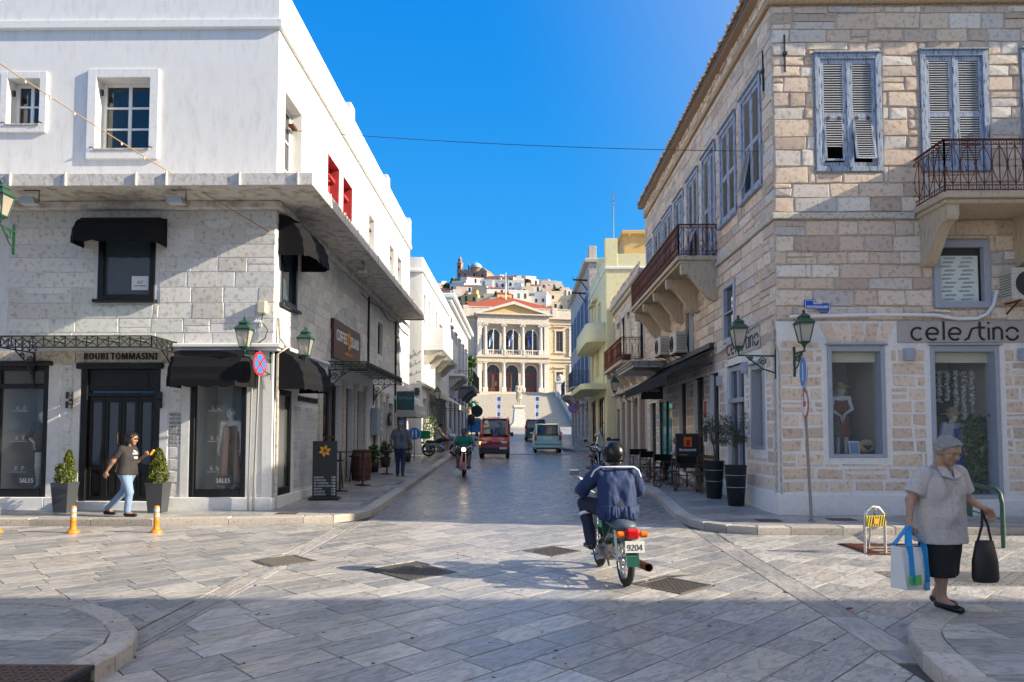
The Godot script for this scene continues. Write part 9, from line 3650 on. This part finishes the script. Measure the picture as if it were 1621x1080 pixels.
func build_vehicles():
	moped("moped", "old green and white moped with number plate 9204, ridden away up the street", V(1.19, 0, -7.75), PI + .13, {"body": M.bike_green, "shield": M.bike_white, "guard": M.bike_green, "plate": "9204", "mirrors": 1, "seat": M.seat_blue, "cat": "moped"})
	var red = moped("scooter", "red scooter with its headlight on, coming down the street", V(-1.86, g(-23.0), -23.4), .04, {"body": M.bike_red, "r": .25, "tw": .085, "lit": true, "mirror": M.bike_black})
	var l = SpotLight3D.new()
	l.name = "headlight_beam"
	l.light_energy = .03; l.light_color = Color(1, .86, .66); l.light_size = .06; l.spot_range = 60.0; l.spot_angle = 35.0; l.spot_attenuation = 2.0; l.shadow_enabled = true
	l.position = V(0, .90, 1.16); l.rotation.y = PI
	red.add_child(l)
	moped("scooter", "dark parked scooter facing down the street at the right kerb", V(2.62, g(-23.0), -23.9), .12, {"body": M.bike_black, "r": .26, "tw": .09, "spokes": 5, "mirror": M.bike_black}, .08)
	moped("scooter", "white scooter parked side on before the yellow house", V(5.05, g(-35.0) + .02, -35.2), -PI / 2, {"body": M.bike_white, "r": .25, "spokes": 5})
	var o = moped("motorbike", "silver grey motorbike with a green box, parked across the left pavement", V(-4.05, g(-30.6) + PAVE, -30.5), PI / 2, {"body": M.bike_silver, "r": .30, "l": 1.22, "spokes": 5, "cat": "motorbike"})
	boxes(o, "luggage_box", [[V(0, .98, -.16), V(.42, .36, .44)]], M.box_green, .03)
	moped("scooter", "small dark scooter by the statue's foot", V(-1.7, g(-80.0), -80.0), .2, {"body": M.bike_black, "r": .26, "spokes": 5})
	moped("scooter", "grey green scooter standing behind the woman on the motorbike", V(-2.95, g(-31.0), -32.2), .3, {"body": M.bike_silver, "r": .26, "spokes": 5})
	# red van with its front to us
	o = thing("van", "small red van with an orange indicator lit, coming down the street", "van", V(-1.14, g(-31.2), -31.2))
	o.rotation.x = .036
	car_kit(o, M.van_red, [[.48, .62, .60, 0, .30, .72, 0], [.36, .68, .66, 0, .24, .92, 0], [.10, .70, .69, 0, .24, 1.02, 0], [-2.6, .70, .70, 0, .24, 1.02, 0], [-2.7, .66, .66, 0, .3, 1.0, 0]], [[.14, .67, .655, .60, .96, 1.0, 1.13], [-.42, .69, .68, .60, .96, 1.0, 1.80], [-2.4, .69, .68, .60, .96, 1.0, 1.86], [-2.66, .66, .66, .58, .96, 1.0, 1.74]], [.0, -1.9], .60, .27)
	boxes(o, "bumper", [[V(0, .42, .46), V(1.36, .30, .14)]], M.plastic_grey, .04)
	boxes(o, "headlight", [[V(-.46, .73, .44), V(.26, .13, .08)], [V(.46, .73, .44), V(.26, .13, .08)]], M.lens_clear, .02)
	boxes(o, "indicator", [[V(-.62, .73, .43), V(.09, .13, .08)]], M.lens_lit_amber, .02)
	boxes(o, "grille", [[V(0, .73, .455), V(.56, .08, .05)]], M.plastic_grey)
	boxes(o, "number_plate", [[V(.42, .50, .54), V(.34, .09, .01)]], M.plate, .0)
	boxes(o, "mirror", [[V(-.80, 1.10, .0), V(.14, .2, .06)], [V(.80, 1.10, .0), V(.14, .2, .06)]], M.plastic_grey, .02)
	boxes(o, "front_seat", [[V(-.32, .95, -.95), V(.44, .7, .14)], [V(.32, .95, -.95), V(.44, .7, .14)]], M.plastic_grey, .05)
	# small aqua car seen from behind
	o = thing("car", "small pale aqua hatchback seen from behind in the right lane", "car", V(1.45, g(-35.0), -35.2), PI)
	o.rotation.x = -.036
	car_kit(o, M.car_aqua, [[-.50, .66, .66, 0, .30, .90, 0], [-.35, .72, .72, 0, .22, .95, 0], [1.6, .74, .73, 0, .20, .93, 0], [2.6, .72, .70, 0, .20, .80, 0], [2.9, .62, .60, 0, .26, .66, 0]], [[-.46, .66, .66, .60, .88, .92, 1.0], [-.18, .70, .69, .57, .90, .94, 1.46], [1.2, .70, .69, .57, .90, .94, 1.48], [1.95, .68, .67, .58, .88, .90, .98]], [.0, 2.35], .63, .27)
	for s in [-1.0, 1.0]:
		boxes(o, "tail_light", [[V(s * .62, .78, -.47), V(.14, .26, .1)]], M.lens_red, .03)
		boxes(o, "indicator", [[V(s * .64, .95, -.46), V(.11, .09, .08)]], M.lens_orange, .02)
	boxes(o, "bumper", [[V(0, .40, -.50), V(1.42, .24, .14)]], M.car_aqua, .05)
	boxes(o, "bumper_strip", [[V(0, .49, -.575), V(1.36, .04, .02)], [V(0, .26, -.5), V(1.2, .06, .1)]], M.plastic_grey)
	boxes(o, "number_plate", [[V(0, .78, -.505), V(.46, .11, .01)]], M.plate, .0)
	boxes(o, "brake_light", [[V(0, 1.40, -.26), V(.2, .04, .05)]], M.lens_red)
	boxes(o, "mirror", [[V(-.80, .98, 1.5), V(.14, .1, .06)], [V(.80, .98, 1.5), V(.14, .1, .06)]], M.car_aqua, .02)
	# black car ahead of it, partly hidden
	o = thing("car", "black car ahead of the aqua hatchback at the end of the street", "car", V(1.15, g(-47.6), -48.0), PI)
	car_kit(o, M.car_black, [[-.6, .74, .74, 0, .3, .95, 0], [1.6, .78, .78, 0, .2, .95, 0], [3.0, .70, .68, 0, .25, .75, 0]], [[-.5, .72, .72, .64, .9, .95, 1.1], [-.1, .74, .74, .62, .9, .95, 1.55], [1.3, .74, .74, .62, .9, .95, 1.55], [2.1, .72, .72, .62, .88, .92, 1.0]], [.0, 2.4], .66, .29)
	boxes(o, "tail_light", [[V(-.64, .85, -.58), V(.16, .2, .08)], [V(.64, .85, -.58), V(.16, .2, .08)]], M.lens_red, .02)
	boxes(o, "number_plate", [[V(0, .6, -.61), V(.46, .11, .01)]], M.plate, .0)


# ------------------------------------------------------------------ bags, wires, litter
func build_small_things():
	# shopping bag in the right hand of the old woman
	var t = thing("shopping_bag", "blue and white shopping bag with a green print in the old woman's hand", "bag", V(3.44, PAVE + .20, -6.12), .55)
	var m = MB.new()
	var P = [V(-.17, .03, .07), V(.15, .0, .09), V(.15, .0, -.08), V(-.17, .03, -.07), V(-.20, .40, .05), V(.17, .37, .06), V(.17, .37, -.05), V(-.20, .40, -.04)]
	var mid = (P[0] + P[1] + P[4] + P[5]) * .25 + V(0, 0, .025)
	for e in [[0, 1], [1, 5], [5, 4], [4, 0]]: m.tri(P[e[0]], P[e[1]], mid)
	m.quad(P[2], P[3], P[7], P[6]); m.quad(P[3], P[0], P[4], P[7]); m.quad(P[3], P[2], P[1], P[0])
	part(t, "white_panel", m, M.bag_white)
	m = MB.new()
	var o2 = V(.003, 0, 0)
	m.quad(P[1] + o2, P[2] + o2, P[6] + o2, P[5] + o2)
	m.quad(P[1] + V(-.10, .006, .016), P[1] + V(.002, 0, .006), P[5] + V(.002, 0, .012), P[5] + V(-.02, -.04, .016))
	part(t, "blue_side", m, M.bag_blue)
	for z in [.075, -.06]:
		m = MB.new()
		for k in 2:
			var x = -.12 + k * .22
			m.bar(V(x, .08, z + .022), V(x, .41, z), .055, .006)
			m.bar(V(x, .40, z), V(.0, .56, .0), .05, .006)
		part(t, "handle", m, M.bag_blue)
	m = MB.new(); m.box(V(-.08, .11, .104), V(.17, .085, .004), .0, Basis(Vector3.BACK, -.05) * Basis(Vector3.RIGHT, -.1))
	part(t, "green_print", m, M.bag_green)
	t = thing("handbag", "black cloth bag with long handles in the old woman's outstretched hand", "handbag", V(4.155, PAVE + .26, -6.19), .2)
	m = MB.new()
	m.lathe([V2(.0, .0), V2(.115, .0), V2(.13, .03), V2(.125, .18), V2(.085, .36), V2(.06, .36), V2(.0, .30)], 18, Transform3D(Basis.from_scale(V(1, 1, .55)), Vector3.ZERO))
	part(t, "bag_body", m, M.bag_black)
	for s in [-1.0, 1.0]:
		m = MB.new(); m.tube([V(s * .055, .34, .02 * s), V(s * .03, .5, .01), V(-.015, .62, 0), V(-.02, .64, 0)], .011, 6)
		part(t, "handle", m, M.bag_black)
	# wires across the street and the string of lights
	var wire = func(label, a: Vector3, b: Vector3, sag: float, rad: float, mt):
		var w = thing("overhead_wire", label, "wire", a)
		var p = []
		for i in 25:
			var k = i / 24.0
			p.append((b - a) * k - V(0, sag * 4 * k * (1 - k), 0))
		var mm = MB.new(); mm.tube(p, rad, 5)
		part(w, "cable", mm, mt)
		return [w, p]
	wire.call("thin dark wire spanning the street between the two corner houses", V(LX, 8.33, -14.5), V(RX, 7.72, -14.3), .10, .007, M.plastic_grey)
	var s = wire.call("string of small lights slung from the upper left to the white house's corner", V(-9.6, 8.55, -12.2), V(-5.30, 6.0, LZ + .03), .06, .012, M.straw)
	for i in range(2, 16, 2):
		m = MB.new()
		m.ball(s[1][i] - V(0, .03, 0), V(.02, .03, .02), 8, 5)
		part(s[0], "bulb", m, M.lamp_white)
	m = MB.new()
	m.prism(poly([[-.05, -.012], [.0, -.02], [.05, .0], [.02, .02], [-.03, .012]]), .0, .006, Transform3D(Basis(Vector3.RIGHT, -PI / 2), Vector3.ZERO))
	top("litter", m, M.lens_red, "small crumpled red wrapper on the paving before the old woman", "litter", V(3.22, .003, -6.78), .4)
	var r = RandomNumberGenerator.new()
	r.seed = 31
	m = MB.new()
	for i in 130:
		var z = -r.randf_range(4.8, 11.0)
		var p = V(r.randf_range(-.8, .72) * -z, .001, z)
		var k = PAVE if (p.x < -3.3 and z > -6.3) or (p.x > 3.6 and z > -6.0) else .0
		m.ball(p + V(0, k, 0), V(r.randf_range(.006, .025), .004, r.randf_range(.005, .02)), 6, 3)
	stuff(top("leaf_litter", m, M.soil, "scattered dry leaf scraps and grit on the paving", "litter"))
